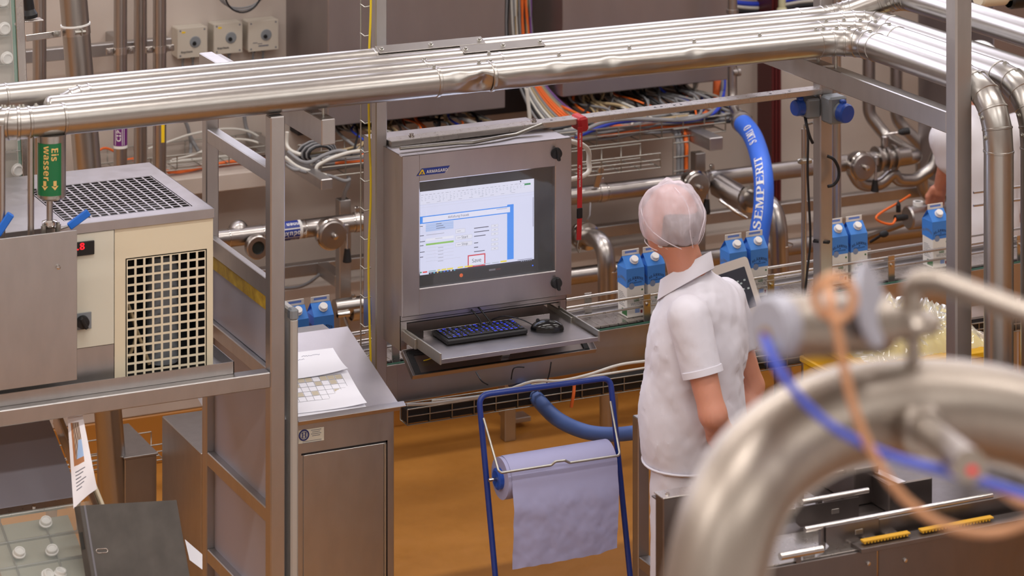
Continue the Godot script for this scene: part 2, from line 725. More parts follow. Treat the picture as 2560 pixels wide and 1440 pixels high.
func overhead_pipes() -> void:
	# foremost pipe: dented straight run, then forward and down at its right end
	var a := Vector3(2.5886, 2.0498, -8.84)
	var c := Vector3(5.47, 2.0498, -8.84)
	var t := jacket_pipe("foremost overhead jacketed pipe, dented below, turning forward and down beside the thick post", [Vector3(5.17, 2.0498, -8.84), c, Vector3(5.47, 2.0498, -7.95), Vector3(5.47, 0.02, -7.95)], 0.2, 0.0485, [], [])
	var s := Shape.new()
	var line := []
	for i in 261:
		line.append(a.lerp(c + Vector3(-0.3, 0, 0), i / 260.0))
	s.tube(line, 0.0485, 40, false)
	for d in [Vector3(4.0056, 2.0498, -8.84)]:
		dent(s, d + Vector3(0, -0.022, 0.045), Vector3(0.1, 0, 0), 0.05, Vector3(0, 0.008, -0.019))
		dent(s, d + Vector3(0.01, -0.01, 0.05), Vector3(0.028, 0, 0), 0.05, Vector3(0, 0.0, -0.012))
	for d in [Vector3(3.9184, 2.0498, -8.84), Vector3(4.2773, 2.0498, -8.84), Vector3(4.4823, 2.0498, -8.84), Vector3(4.8061, 2.0498, -8.84)]:
		dent(s, d + Vector3(0, 0.018, 0.045), Vector3(0.045, 0, 0), 0.028, Vector3(0, -0.001, -0.0028))
	for d in [Vector3(4.1643, 2.0498, -8.84), Vector3(4.3733, 2.0498, -8.84), Vector3(4.6169, 2.0498, -8.84), Vector3(4.8656, 2.0498, -8.84), Vector3(5.0079, 2.0498, -8.84)]:
		dent(s, d + Vector3(0, -0.015, 0.046), Vector3(0.09, 0, 0), 0.03, Vector3(0, 0.001, -0.0022))
	smooth(s)
	part("jacket", s, M.jacket, t)
	for q in [Vector3(3.8577, 2.0498, -8.84), Vector3(4.0553, 2.0498, -8.84), Vector3(5.3661, 2.0498, -8.84)]:
		var g := Shape.new()
		ring(g, q, Vector3.RIGHT, 0.0485, 0.008, 0.003)
		part("seam_ring", g, M.jacket, t)
	for q in [Vector3(3.8505, 2.0498, -8.84), Vector3(4.0129, 2.0498, -8.84), Vector3(4.0553, 2.0498, -8.84), Vector3(4.3087, 2.0498, -8.84), Vector3(4.5754, 2.0498, -8.84), Vector3(4.8264, 2.0498, -8.84), Vector3(5.086, 2.0498, -8.84), Vector3(5.3122, 2.0498, -8.84)]:
		screw(q + Vector3(0, 0.0475, 0), Vector3.UP, t)
	for q in [Vector3(5.47, 2.0822, -8.5364), Vector3(5.47, 2.0583, -8.2891)]:
		screw(q, Vector3.UP, t)
	# its left end turns back
	var e := Shape.new()
	var bend := fillet([a, a + Vector3(-0.215, 0, 0), a + Vector3(-0.215, 0.0, -0.25)], 0.18, 6)
	e.tube(bend, 0.0485, 32, false)
	part("elbow", e, M.jacket, t)
	for i in [0, 1, 2, 3, 4]:
		var g := Shape.new()
		ring(g, bend[i], bend[i + 1] - bend[maxi(i - 1, 0)], 0.0485, 0.006, 0.003)
		part("seam_ring", g, M.jacket, t)
		screw(bend[i].lerp(bend[i + 1], 0.4) + Vector3(0, 0.047, -0.012), Vector3(0, 1, -0.3), t)
		screw(bend[i].lerp(bend[i + 1], 0.75) + Vector3(0, 0.047, -0.012), Vector3(0, 1, -0.3), t)
	# second pipe
	t = jacket_pipe("second overhead jacketed pipe from the front, its left end closed by a cap", [Vector3(2.5821, 2.0498, -8.96), Vector3(5.6, 2.0498, -8.96), Vector3(5.6, 2.0498, -7.93), Vector3(5.6, 0.02, -7.93)], 0.2, 0.0485, [Vector3(3.8663, 2.0498, -8.96), Vector3(4.1461, 2.0498, -8.96)], [Vector3(3.8678, 2.0498, -8.96), Vector3(4.1044, 2.0498, -8.96)])
	part("end_cap", Shape.new().ball(Vector3(2.5821, 2.0498, -8.96), Vector3(0.02, 0.0475, 0.0475), 24), M.jacket, t)
	# third pipe
	t = jacket_pipe("third overhead jacketed pipe from the front, bent down at its left end", [Vector3(2.6101, 1.9498, -9.08), Vector3(2.6826, 2.0498, -9.08), Vector3(5.7, 2.0498, -9.08), Vector3(5.7, 2.0498, -6.9)], 0.14, 0.0485, [Vector3(2.7529, 2.0498, -9.08), Vector3(4.0456, 2.0498, -9.08)], [])
	strip_cover(t, Vector3(4.0515, 2.0498, -9.08), Vector3(4.3566, 2.0498, -9.08), 0.0485)
	# hindmost pipe
	t = jacket_pipe("hindmost overhead jacketed pipe, rising at its right end", [Vector3(2.4076, 2.0498, -9.2), Vector3(5.62, 2.0498, -9.2), Vector3(5.79, 2.1498, -9.04), Vector3(5.79, 2.1498, -6.9)], 0.15, 0.0485, [Vector3(2.5031, 2.0498, -9.2), Vector3(3.7832, 2.0498, -9.2), Vector3(5.4541, 2.0498, -9.2)], [])
	strip_cover(t, Vector3(3.7891, 2.0498, -9.2), Vector3(4.1854, 2.0498, -9.2), 0.0485)
	for q in [Vector3(5.79, 2.1589, -8.7945), Vector3(5.79, 2.1551, -8.5187), Vector3(5.79, 2.1465, -8.3358)]:
		screw(q, Vector3.UP, t)


func posts_and_beams() -> void:
	var post := Shape.new()
	var p1 := Vector3(3.8534, 0, -9.32)
	var t := thing("steel_post", "square steel post left of the computer cabinet, with a yellow hose beside it", "post", p1, "square steel posts")
	part("shaft", Shape.new().box(p1 + Vector3(0, 1.7, 0), Vector3(0.043, 3.4, 0.043), Basis.IDENTITY, 0.004), M.steel_tube, t)
	part("foot_plate", Shape.new().box(p1 + Vector3(0, 0.006, 0), Vector3(0.12, 0.012, 0.12)), M.steel_tube, t)
	var p2 := Vector3(5.6195, 0, -9.3)
	t = thing("steel_post", "square steel post carrying the blue power sockets", "post", p2, "square steel posts")
	part("shaft", Shape.new().box(p2 + Vector3(0, 1.7, 0), Vector3(0.054, 3.4, 0.054), Basis.IDENTITY, 0.004), M.steel_tube, t)
	part("foot_plate", Shape.new().box(p2 + Vector3(0, 0.006, 0), Vector3(0.12, 0.012, 0.12)), M.steel_tube, t)
	var p3 := Vector3(5.3956, 0, -8.07)
	t = thing("steel_post", "thickest square steel post, standing before the vertical jacketed pipes", "post", p3, "square steel posts")
	part("shaft", Shape.new().box(p3 + Vector3(0, 1.7, 0), Vector3(0.064, 3.4, 0.064), Basis.IDENTITY, 0.006), M.steel_tube, t)
	part("foot_plate", Shape.new().box(p3 + Vector3(0, 0.006, 0), Vector3(0.14, 0.012, 0.14)), M.steel_tube, t)
	# beam that carries the pipes at the right
	t = thing("support_beam", "steel beam under the right bend of the overhead pipes, joined to the thick post", "beam", Vector3(5.3656, 1.9216, -8.9))
	part("tube", Shape.new().span(Vector3(5.3676, 1.8856, -9.7), Vector3(5.4176, 1.9576, -8.103), 0.003), M.steel_tube, t)
	for z in [-8.84, -8.96, -9.08, -9.2]:
		part("stud", Shape.new().tube([Vector3(5.3956, 1.9576, z), Vector3(5.3956, 2.0033, z)], 0.006, 10), M.galv, t)
	# cantilever at the left
	t = thing("support_beam", "short steel cantilever with an open end under the overhead pipes", "beam", Vector3(3.5775, 1.8561, -9.1))
	var f := Shape.new()
	f.span(Vector3(3.4335, 1.8916, -9.9), Vector3(3.4819, 1.9755, -8.79), 0.003)
	part("tube", f, M.steel_tube, t)
	for z in [-8.84, -8.96, -9.08, -9.2]:
		part("stud", Shape.new().tube([Vector3(3.4584, 1.9755, z), Vector3(3.4584, 2.0033, z)], 0.005, 8), M.galv, t)
	part("arm_bracket", Shape.new().bar(Vector3(3.4335, 1.9342, -9.55), Vector3(3.8688, 1.9342, -9.36), 0.04, 0.05), M.steel_tube, t)
	# flat bar from the left post to the right one, over the cabinet
	t = thing("flat_bar", "flat steel bar with drilled holes running from post to post over the cabinet", "bar", Vector3(4.6964, 1.7448, -9.3))
	var by := 1.7364
	var by2 := 1.7564
	part("bar", Shape.new().bar(Vector3(3.8764, by + 0.0105, -9.3), Vector3(5.6006, by2 + 0.0105, -9.3), 0.06, 0.021, Vector3.UP, 0.002), M.steel_bright, t)
	for q in [4.5014, 4.9155, 4.9416, 4.9938, 5.0217, 5.3929, 5.4742]:
		var f2: float = (q - 3.8764) / 1.7242
		part("hole", Shape.new().lathe(Vector3(q, lerpf(by, by2, f2) + 0.0205, -9.295), Vector3.UP, [Vector2(0.005, 0), Vector2(0.005, 0.0012), Vector2(0, 0.0012)], 12), M.black, t)
	for q in [3.9678, 4.4372]:
		var f3: float = (q - 3.8764) / 1.7242
		part("bolt", Shape.new().lathe(Vector3(q, lerpf(by, by2, f3) + 0.021, -9.305), Vector3.UP, [Vector2(0.012, 0), Vector2(0.012, 0.003), Vector2(0.0085, 0.003), Vector2(0.0085, 0.01), Vector2(0, 0.01)], 12), M.chrome, t)
	# wire cable ladder and yellow hose on the left post
	t = thing("cable_ladder", "thin upright wire cable ladder fixed to the post beside the cabinet", "cable ladder", Vector3(3.7935, 1.4135, -9.33))
	var w := Shape.new()
	w.tube([Vector3(3.789, 0.6, -9.33), Vector3(3.789, 3.3, -9.33)], 0.0028, 8)
	part("upright_wire", w, M.galv, t)
	for i in 27:
		var y := 0.62 + i * 0.1
		part("rung", Shape.new().tube([Vector3(3.7876, y + 0.007, -9.33), Vector3(3.7928, y, -9.305), Vector3(3.8165, y + 0.002, -9.305)], 0.0025, 6), M.galv, t)
	var yh := []
	for i in 28:
		yh.append(Vector3(3.8065 + 0.004 * sin(i * 0.9), 0.83 + i * 0.09, -9.293 + 0.002 * sin(i * 1.7)))
	solo("air_hose", Shape.new().tube(curve(yh, 3), 0.0042, 8), M.cable_yellow, "thin yellow air hose running up the post beside the cabinet", "hose")


func left_frame() -> void:
	var fx := 3.2855
	var zf := -8.82
	var zb := -9.4506
	var t := thing("equipment_rack", "welded stainless frame carrying the cooling unit, two square posts at its right end", "frame", Vector3(fx, 0, zf))
	part("post", Shape.new().box(Vector3(fx, 1.0006, zf), Vector3(0.05, 1.9973, 0.05), Basis.IDENTITY, 0.004), M.steel_tube, t)
	part("post", Shape.new().box(Vector3(fx, 1.02, zb), Vector3(0.046, 2.04, 0.046), Basis.IDENTITY, 0.004), M.steel_tube, t)
	part("cross_beam", Shape.new().span(Vector3(0.6, 1.133, zf - 0.025), Vector3(fx - 0.025, 1.183, zf + 0.025), 0.003), M.steel_tube, t)
	part("cross_beam", Shape.new().span(Vector3(0.6, 1.133, zb - 0.025), Vector3(fx - 0.023, 1.183, zb + 0.025), 0.003), M.steel_tube, t)
	for y in [1.8036, 0.7059, 0.3765, 1.158]:
		part("side_rail", Shape.new().span(Vector3(fx - 0.02, y - 0.024, zb + 0.023), Vector3(fx + 0.02, y + 0.024, zf - 0.025), 0.003), M.steel_tube, t)
	part("top_bracket", Shape.new().span(Vector3(fx - 0.024, 2.03, zb - 0.05), Vector3(fx + 0.024, 2.0734, -9.262), 0.003), M.steel_tube, t)
	# guard sheets between the two posts
	var g := thing("guard_panel", "sheet steel guard with a yellow strip between the two posts of the frame", "guard", Vector3(fx, 0.3, (zf + zb) * 0.5))
	var yt := 1.4619
	part("top_rail", Shape.new().span(Vector3(fx - 0.012, yt - 0.06, zb + 0.024), Vector3(fx + 0.012, yt, zf - 0.026), 0.002), M.steel, g)
	part("yellow_strip", Shape.new().span(Vector3(fx - 0.009, yt - 0.105, zb + 0.024), Vector3(fx + 0.008, yt - 0.061, zf - 0.026), 0.001), M.yellow_tape, g)
	part("upper_sheet", Shape.new().span(Vector3(fx - 0.003, 1.184, zb + 0.024), Vector3(fx + 0.003, yt - 0.1, zf - 0.026), 0.001), M.frosted, g)
	part("lower_sheet", Shape.new().span(Vector3(fx + 0.006, 0.12, zb + 0.024), Vector3(fx + 0.012, 1.132, zf - 0.026), 0.001), M.frosted, g)
	part("clip", Shape.new().bar(Vector3(fx - 0.03, yt + 0.004, zb + 0.03), Vector3(fx - 0.04, yt - 0.055, zb + 0.04), 0.016, 0.003, Vector3.BACK), M.steel_bright, g)
	# drip tray under the cooling unit
	var d := thing("drip_tray", "shallow stainless drip tray under the cooling unit", "tray", Vector3(2.4, 1.183, -9.2))
	part("floor_sheet", Shape.new().span(Vector3(0.7, 1.184, -9.5853), Vector3(3.15, 1.187, -8.834), 0.0), M.steel, d)
	part("front_rim", Shape.new().span(Vector3(0.7, 1.184, -8.834), Vector3(3.15, 1.222, -8.831), 0.0), M.steel, d)
	part("side_rim", Shape.new().span(Vector3(3.147, 1.184, -9.5853), Vector3(3.15, 1.222, -8.831), 0.0), M.steel, d)
	# steel plate in front
	var pl := thing("cover_plate", "plain stainless cover plate in front of the cooling unit, with one bolt", "plate", Vector3(2.4971, 1.2309, -8.775))
	part("plate", Shape.new().span(Vector3(2.2964, 1.2524, -8.775), Vector3(2.6155, 1.7171, -8.78), 0.0012), M.steel, pl)
	part("bolt", Shape.new().lathe(Vector3(2.5542, 1.6103, -8.775), Vector3.BACK, [Vector2(0.007, 0), Vector2(0.007, 0.008), Vector2(0.004, 0.009), Vector2(0.004, 0.006), Vector2(0, 0.006)], 6), M.chrome, pl)
	# upright pipe with the green ice water label
	var ax := Vector3(2.5498, 1.9288, -8.83)
	var e := thing("iced_water_pipe", "upright stainless pipe with a green label above the blue valve lever", "pipe", ax)
	var yb := 1.8107
	part("sleeve", Shape.new().lathe(Vector3(ax.x, yb, ax.z), Vector3.UP, [Vector2(0, 0), Vector2(0.04, 0), Vector2(0.0445, 0.006), Vector2(0.0445, 2.0098 - yb), Vector2(0, 2.0098 - yb)], 32), M.jacket, e)
	var y0 := 1.8269
	var y1 := 1.9885
	var lab := Shape.new()
	var rows := [[], []]
	for j in 19:
		var an := deg_to_rad(-62.0 + j * 6.2 - 25.0)
		for i in 2:
			rows[i].append(Vector3(ax.x + sin(an) * 0.0452, [y1, y0][i], ax.z + cos(an) * 0.0452))
	lab.sheet(rows, -0.0003)
	var lb := part("label", lab, M.green_label, e, "green label reading Eis wasser with two tan arrows")
	var wrap := func(x: float, y: float, dep: float, off: float, yc: float) -> Vector3:
		var an := (y + off) / 0.0457 + deg_to_rad(-28.0)
		return Vector3(ax.x + sin(an) * (0.0457 + dep), yc - x, ax.z + cos(an) * (0.0457 + dep))
	part("lettering", Shape.new().letters("wasser", font_bold, 0.021, wrap.bind(-0.006, 1.9288), 0.0004, 0.1), M.tan_ink, lb)
	part("lettering", Shape.new().letters("Eis", font_bold, 0.021, wrap.bind(0.019, 1.9562), 0.0004, 0.1), M.tan_ink, lb)
	for off in [-0.012, 0.02]:
		var ar := Shape.new()
		for q in [[[-0.005, 0.0], [0.005, 0.0], [0.005, 0.016], [-0.005, 0.016]], [[-0.011, 0.016], [0.011, 0.016], [0.0, 0.029], [0.0, 0.029]]]:
			var pp := []
			for w in q:
				var an: float = (w[0] + off) / 0.0457 + deg_to_rad(-28.0)
				pp.append(Vector3(ax.x + sin(an) * 0.0461, 1.8741 - w[1], ax.z + cos(an) * 0.0461))
			ar.quad(pp[0], pp[1], pp[2], pp[3], Vector3(-0.4, 0, 1))
		part("arrow", ar, M.tan_ink, lb)
	part("neck", Shape.new().tube([Vector3(2.5434, 1.7306, -8.83), Vector3(2.5434, yb + 0.002, -8.83)], 0.0105, 16), M.pipe_steel, e)
	part("screw_boss", Shape.new().lathe(Vector3(2.5562, 1.8187, -8.83) + Vector3(0, 0, 0.042), Vector3.BACK, [Vector2(0.006, 0), Vector2(0.006, 0.004), Vector2(0, 0.004)], 12), M.galv, e)
	var v := thing("clamp_valve", "small clamped valve with a blue lever, below the green labelled pipe", "valve", Vector3(2.5434, 1.7182, -8.83))
	part("body", Shape.new().lathe(Vector3(2.5434, 1.6995, -8.83), Vector3.UP, [Vector2(0.016, 0), Vector2(0.022, 0.004), Vector2(0.022, 0.02), Vector2(0.016, 0.024), Vector2(0.024, 0.03), Vector2(0.024, 0.04), Vector2(0.012, 0.044)], 20), M.chrome, v)
	for sx in [-0.024, 0.024]:
		part("wing_nut", Shape.new().lathe(Vector3(2.5434, 1.7144, -8.83) + Vector3(sx, 0.005, 0.014), Vector3.UP, [Vector2(0.008, -0.012), Vector2(0.008, 0.012), Vector2(0.004, 0.012), Vector2(0.004, 0.018), Vector2(0, 0.018)], 8), M.galv, v)
	part("lever", Shape.new().bar(Vector3(2.5534, 1.7083, -8.825), Vector3(2.6082, 1.7232, -8.815), 0.012, 0.006), M.steel, v)
	part("grip", Shape.new().bar(Vector3(2.6005, 1.719, -8.815), Vector3(2.6618, 1.7607, -8.805), 0.014, 0.024, Vector3.UP, 0.004), M.blue_grip, v)
	v = thing("clamp_valve", "valve at the left edge of the picture, only its blue lever in view", "valve", Vector3(2.3583, 1.7108, -8.82))
	part("body", Shape.new().lathe(Vector3(2.352, 1.7054, -8.82), Vector3.UP, [Vector2(0.016, 0), Vector2(0.022, 0.004), Vector2(0.022, 0.03), Vector2(0.012, 0.04)], 20), M.chrome, v)
	part("lever", Shape.new().bar(Vector3(2.3507, 1.7068, -8.815), Vector3(2.3768, 1.7308, -8.805), 0.012, 0.006), M.steel, v)
	part("grip", Shape.new().bar(Vector3(2.3706, 1.7205, -8.81), Vector3(2.4132, 1.7846, -8.8), 0.014, 0.024, Vector3.UP, 0.004), M.blue_grip, v)
	solo("upright_tube", Shape.new().tube([Vector3(2.4807, 1.641, -8.82), Vector3(2.4807, 2.0299, -8.82)], 0.0105, 16), M.pipe_steel, "thin upright steel tube just left of the green labelled pipe", "tube", "thin upright tubes")
	solo("upright_tube", Shape.new().tube([Vector3(2.3897, 1.6517, -8.82), Vector3(2.3897, 2.0562, -8.82)], 0.0105, 16), M.pipe_steel, "thin upright steel tube at the left edge of the picture", "tube", "thin upright tubes")


func grid_holes(s: Shape, o: Vector3, u: Vector3, w: Vector3, nu: int, nw: int, hole: float, thick: float) -> void:
	# square mesh left between nu by nw holes; u and w are the edges of the whole field
	var out := u.cross(w).normalized()
	var pu := u / nu
	var pw := w / nw
	for i in nu + 1:
		var c := o + pu * i + w * 0.5
		s.box(c, Vector3(pu.length() * (1.0 - hole), w.length() + pw.length() * (1.0 - hole), thick), Basis(u.normalized(), w.normalized(), out), 0.0)
	for i in nw + 1:
		for j in nu:
			s.box(o + pw * i + pu * (j + 0.5), Vector3(pu.length() * hole, pw.length() * (1.0 - hole), thick), Basis(u.normalized(), w.normalized(), out), 0.0)


func chiller() -> void:
	var x1 := 3.1
	var x0 := 2.325
	var zf := -8.88
	var zb := -9.5453
	var y0 := 1.188
	var y1 := 1.7056
	var t := thing("cooling_unit", "boxy cooling unit with square hole grilles and a lit red display", "cooling unit", Vector3((x0 + x1) * 0.5, y0, (zf + zb) * 0.5))
	# lid with its grille
	var gx0 := 2.6233
	var gx1 := 3.0435
	var gz0 := -9.3647
	var gz1 := -8.9396
	var lid := Shape.new()
	var th := 0.003
	lid.span(Vector3(x0, y1 - th, zb), Vector3(gx0, y1, zf), 0.0)
	lid.span(Vector3(gx1, y1 - th, zb), Vector3(x1, y1, zf), 0.0)
	lid.span(Vector3(gx0, y1 - th, zb), Vector3(gx1, y1, gz0), 0.0)
	lid.span(Vector3(gx0, y1 - th, gz1), Vector3(gx1, y1, zf), 0.0)
	lid.span(Vector3(x0, y1 - 0.03, zf - 0.002), Vector3(x1, y1, zf + 0.001), 0.0008)
	lid.span(Vector3(x1 - 0.002, y1 - 0.03, zb), Vector3(x1 + 0.001, y1, zf), 0.0008)
	part("lid", lid, M.sheet_steel, t)
	var g := Shape.new()
	var nx := int(round((gx1 - gx0) / 0.029))
	var nz := int(round((gz1 - gz0) / 0.029))
	grid_holes(g, Vector3(gx0, y1 - 0.0015, gz0), Vector3(gx1 - gx0, 0, 0), Vector3(0, 0, gz1 - gz0), nx, nz, 0.78, 0.003)
	part("top_grille", g, M.sheet_steel, t)
	# front
	var fz := zf - 0.006
	var sx := 2.7706
	var hx0 := 2.81
	var hx1 := 3.0736
	var hy1 := 1.5745
	var hy0 := 1.1877
	var fr := Shape.new()
	fr.span(Vector3(sx, y0, fz - 0.002), Vector3(hx0, y1 - 0.03, fz), 0.0)
	fr.span(Vector3(hx1, y0, fz - 0.002), Vector3(x1 - 0.002, y1 - 0.03, fz), 0.0)
	fr.span(Vector3(hx0, hy1, fz - 0.002), Vector3(hx1, y1 - 0.03, fz), 0.0)
	fr.span(Vector3(hx0, y0, fz - 0.002), Vector3(hx1, hy0, fz), 0.0)
	part("front_panel", fr, M.cream, t)
	g = Shape.new()
	grid_holes(g, Vector3(hx0, hy0, fz - 0.001), Vector3(hx1 - hx0, 0, 0), Vector3(0, hy1 - hy0, 0), 9, 14, 0.76, 0.002)
	part("front_grille", g, M.cream, t)
	part("lower_panel", Shape.new().span(Vector3(x0, y0, fz - 0.004), Vector3(sx - 0.002, 1.3122, fz - 0.001), 0.0), M.steel, t)
	var c := part("control_panel", Shape.new().span(Vector3(x0 + 0.05, 1.3147, fz - 0.003), Vector3(sx - 0.003, y1 - 0.032, fz + 0.004), 0.001), M.offwhite, t)
	var dsp := part("display", Shape.new().span(Vector3(2.5913, 1.6067, -8.88), Vector3(2.7014, 1.6503, -8.88) + Vector3(0, 0, 0.006), 0.002), M.black, t)
	var glow := std(Color(0.3, 0.02, 0.04), 0.4)
	glow.emission_enabled = true
	glow.emission = Color(1.0, 0.1, 0.16)
	glow.emission_energy_multiplier = 1.6
	part("display_light", Shape.new().letters("28.8", font_bold, 0.021, func(x, y, dep): return Vector3(2.6378, 1.6363, -8.88) + Vector3(x, y, 0.0064 + dep), 0.0006, 0.15), glow, dsp)
	var kn := part("switch_plate", Shape.new().span(Vector3(2.6171, 1.3742, -8.88), Vector3(2.6923, 1.4262, -8.88) + Vector3(0, 0, 0.003), 0.001), M.grey_plastic, t)
	part("knob", Shape.new().lathe(Vector3(2.6624, 1.3985, -8.88) + Vector3(0, 0, 0.001), Vector3.BACK, [Vector2(0.021, 0), Vector2(0.019, 0.018), Vector2(0, 0.02)], 24), M.black, kn)
	part("knob_bar", Shape.new().box(Vector3(2.6624, 1.3985, -8.88) + Vector3(0, 0, 0.022), Vector3(0.012, 0.04, 0.014), Basis(Vector3.BACK, 0.5), 0.003), M.black, kn)
	# shell and what shows through the holes
	var sh := Shape.new()
	sh.span(Vector3(x1 - 0.003, y0, zb), Vector3(x1 - 0.001, y1 - 0.004, fz - 0.003), 0.0)
	sh.span(Vector3(x0, y0, zb), Vector3(x1 - 0.003, y1 - 0.004, zb + 0.002), 0.0)
	sh.span(Vector3(x0, y0, zb), Vector3(x0 + 0.002, y1 - 0.004, fz - 0.005), 0.0)
	sh.span(Vector3(x0, y0, zb), Vector3(x1 - 0.003, y0 + 0.002, fz - 0.005), 0.0)
	part("shell", sh, M.steel, t)
	var dark := std(Color(0.1, 0.1, 0.12), 0.6)
	part("condenser", Shape.new().span(Vector3(hx0 - 0.2, y0 + 0.02, zf - 0.34), Vector3(x1 - 0.02, y1 - 0.05, zf - 0.2), 0.004), dark, t)
	part("fan_shroud", Shape.new().span(Vector3(hx0 - 0.4, y1 - 0.12, zb + 0.05), Vector3(x1 - 0.03, y1 - 0.08, zf - 0.04), 0.004), dark, t)
	part("compressor", Shape.new().lathe(Vector3(2.9584, y0 + 0.02, zf - 0.1), Vector3.UP, [Vector2(0, 0), Vector2(0.05, 0), Vector2(0.05, 0.3), Vector2(0.04, 0.34), Vector2(0, 0.35)], 24), M.grey_plastic, t)
	part("coolant_line", Shape.new().tube(curve([Vector3(hx0 + 0.02, y0 + 0.06, zf - 0.05), Vector3(hx0 + 0.05, y0 + 0.14, zf - 0.06), Vector3(hx0 + 0.02, y0 + 0.24, zf - 0.09), Vector3(hx0 + 0.09, y0 + 0.03, zf - 0.05)], 6), 0.006, 8), M.cable_tan, t)


func terminal() -> void:
	var x0 := 3.8542
	var x1 := 4.4955
	var zd := -9.12
	var zb := -9.4794
	var yt := 1.742
	var yd := 1.1942
	var yb := 1.073
	var t := thing("computer_cabinet", "stainless computer cabinet with a lit screen and a pulled-out keyboard drawer", "computer cabinet", Vector3((x0 + x1) * 0.5, yb, (zd + zb) * 0.5))
	var st: Material = M.sheet_steel
	# body: a hollow box, open where the drawer comes out
	var b := Shape.new()
	var bz := zd - 0.03
	var ym := 1.1713
	b.span(Vector3(x0 + 0.006, yt - 0.006, zb), Vector3(x1 - 0.006, yt - 0.004, bz), 0.001)
	b.span(Vector3(x0 + 0.006, yb, zb), Vector3(x0 + 0.008, yt - 0.004, bz), 0.0)
	b.span(Vector3(x1 - 0.008, yb, zb), Vector3(x1 - 0.006, yt - 0.004, bz), 0.0)
	b.span(Vector3(x0 + 0.006, ym, zb), Vector3(x1 - 0.006, yt - 0.004, zb + 0.002), 0.0)
	b.span(Vector3(x0 + 0.008, ym, zb), Vector3(x1 - 0.008, ym + 0.002, bz), 0.0)
	# front frame around the drawer opening
	b.span(Vector3(x0 + 0.006, yb, bz - 0.002), Vector3(x0 + 0.03, ym + 0.02, bz), 0.0)
	b.span(Vector3(x1 - 0.03, yb, bz - 0.002), Vector3(x1 - 0.006, ym + 0.02, bz), 0.0)
	b.span(Vector3(x0 + 0.03, ym - 0.005, bz - 0.002), Vector3(x1 - 0.03, ym + 0.02, bz), 0.0)
	part("body", b, st, t)
	# door with the window
	var d := Shape.new()
	var wx0 := 3.9206
	var wx1 := 4.4313
	var wt := 1.6468
	var wb := 1.2855
	d.span(Vector3(x0, yd, bz), Vector3(wx0, yt, zd), 0.003)
	d.span(Vector3(wx1, yd, bz), Vector3(x1, yt, zd), 0.003)
	d.span(Vector3(wx0 - 0.004, wt, bz), Vector3(wx1 + 0.004, yt, zd), 0.003)
	d.span(Vector3(wx0 - 0.004, yd, bz), Vector3(wx1 + 0.004, wb, zd), 0.003)
	var door := part("door", d, st, t)
	part("window_pane", Shape.new().quad(Vector3(wx0, wb, zd - 0.004), Vector3(wx1, wb, zd - 0.004), Vector3(wx1, wt, zd - 0.004), Vector3(wx0, wt, zd - 0.004), Vector3.BACK), M.glass, door)
	for y in [1.6928, 1.2434]:
		var kx := 4.4328 + 0.002
		var k := part("latch", Shape.new().lathe(Vector3(kx, y, zd - 0.002), Vector3.BACK, [Vector2(0.02, 0), Vector2(0.02, 0.006), Vector2(0.017, 0.016), Vector2(0, 0.018)], 24), M.rubber, door)
		part("latch_wing", Shape.new().box(Vector3(kx, y, zd + 0.018), Vector3(0.011, 0.046, 0.014), Basis(Vector3.BACK, 0.1), 0.003), M.rubber, k)
	# maker's badge
	var bo := Vector3(3.9073, 1.6695, -9.12) + Vector3(0, 0, 0.0005)
	var ux := Vector3(0.1039, 0, 0).normalized()
	var bw := 0.1039
	var badge := part("badge", Shape.new().slab(bo, ux, Vector3.UP, PackedVector2Array([Vector2(0, 0), Vector2(bw, 0), Vector2(bw + 0.02, 0.023), Vector2(0.02, 0.023)]), 0.0012), M.blue_label, door, "blue badge with a yellow peak and white lettering")
	var nm := Shape.new().letters("ARMAGARD", font_bold, 0.0102, func(x, y, dep): return bo + Vector3(bw * 0.5 + 0.024 + x, 0.0075 + y + 0.003, 0.0012 + dep), 0.0004)
	part("badge_name", nm, M.white, badge)
	var pk := Shape.new()
	pk.slab(bo + Vector3(0, 0, 0.0012), Vector3.RIGHT, Vector3.UP, PackedVector2Array([Vector2(0.007, 0.003), Vector2(0.019, 0.02), Vector2(0.024, 0.02), Vector2(0.031, 0.003), Vector2(0.026, 0.003), Vector2(0.021, 0.015), Vector2(0.013, 0.003)]), 0.0005)
	pk.lathe(bo + Vector3(0.0205, 0.0055, 0.0012), Vector3.BACK, [Vector2(0.0022, 0), Vector2(0.0022, 0.0005), Vector2(0, 0.0005)], 12)
	part("badge_peak", pk, M.yellow, badge)
	# monitor behind the pane
	var mt := part("monitor", Shape.new().span(Vector3(wx0 - 0.02, wb - 0.02, zd - 0.07), Vector3(wx1 + 0.02, wt + 0.02, zd - 0.024), 0.002), M.black, t)
	part("power_light", Shape.new().lathe(Vector3(4.356, 1.3063, -9.142) + Vector3(0, 0, -0.0015), Vector3.BACK, [Vector2(0.0022, 0), Vector2(0, 0.001)], 10), glow_of(Color(0.1, 0.35, 1.0), 2.0), mt)
	part("warning_sticker", Shape.new().lathe(Vector3(4.0845, 1.305, -9.142) + Vector3(0, 0, -0.0015), Vector3.BACK, [Vector2(0.0065, 0), Vector2(0.0065, 0.0004), Vector2(0, 0.0004)], 20), M.orange, mt)
	part("monitor_name", Shape.new().box(Vector3(4.2016, 1.3099, -9.142) + Vector3(0, 0, -0.0018), Vector3(0.024, 0.006, 0.0006), Basis.IDENTITY, 0.0), M.ink_grey, mt)
	part("monitor_name", Shape.new().box(Vector3(4.2252, 1.3096, -9.142) + Vector3(0, 0, -0.0018), Vector3(0.018, 0.005, 0.0006), Basis.IDENTITY, 0.0), M.red_paint, mt)
	screen(mt)
	# keyboard drawer
	var ky := 1.1205
	var zf := -8.8596
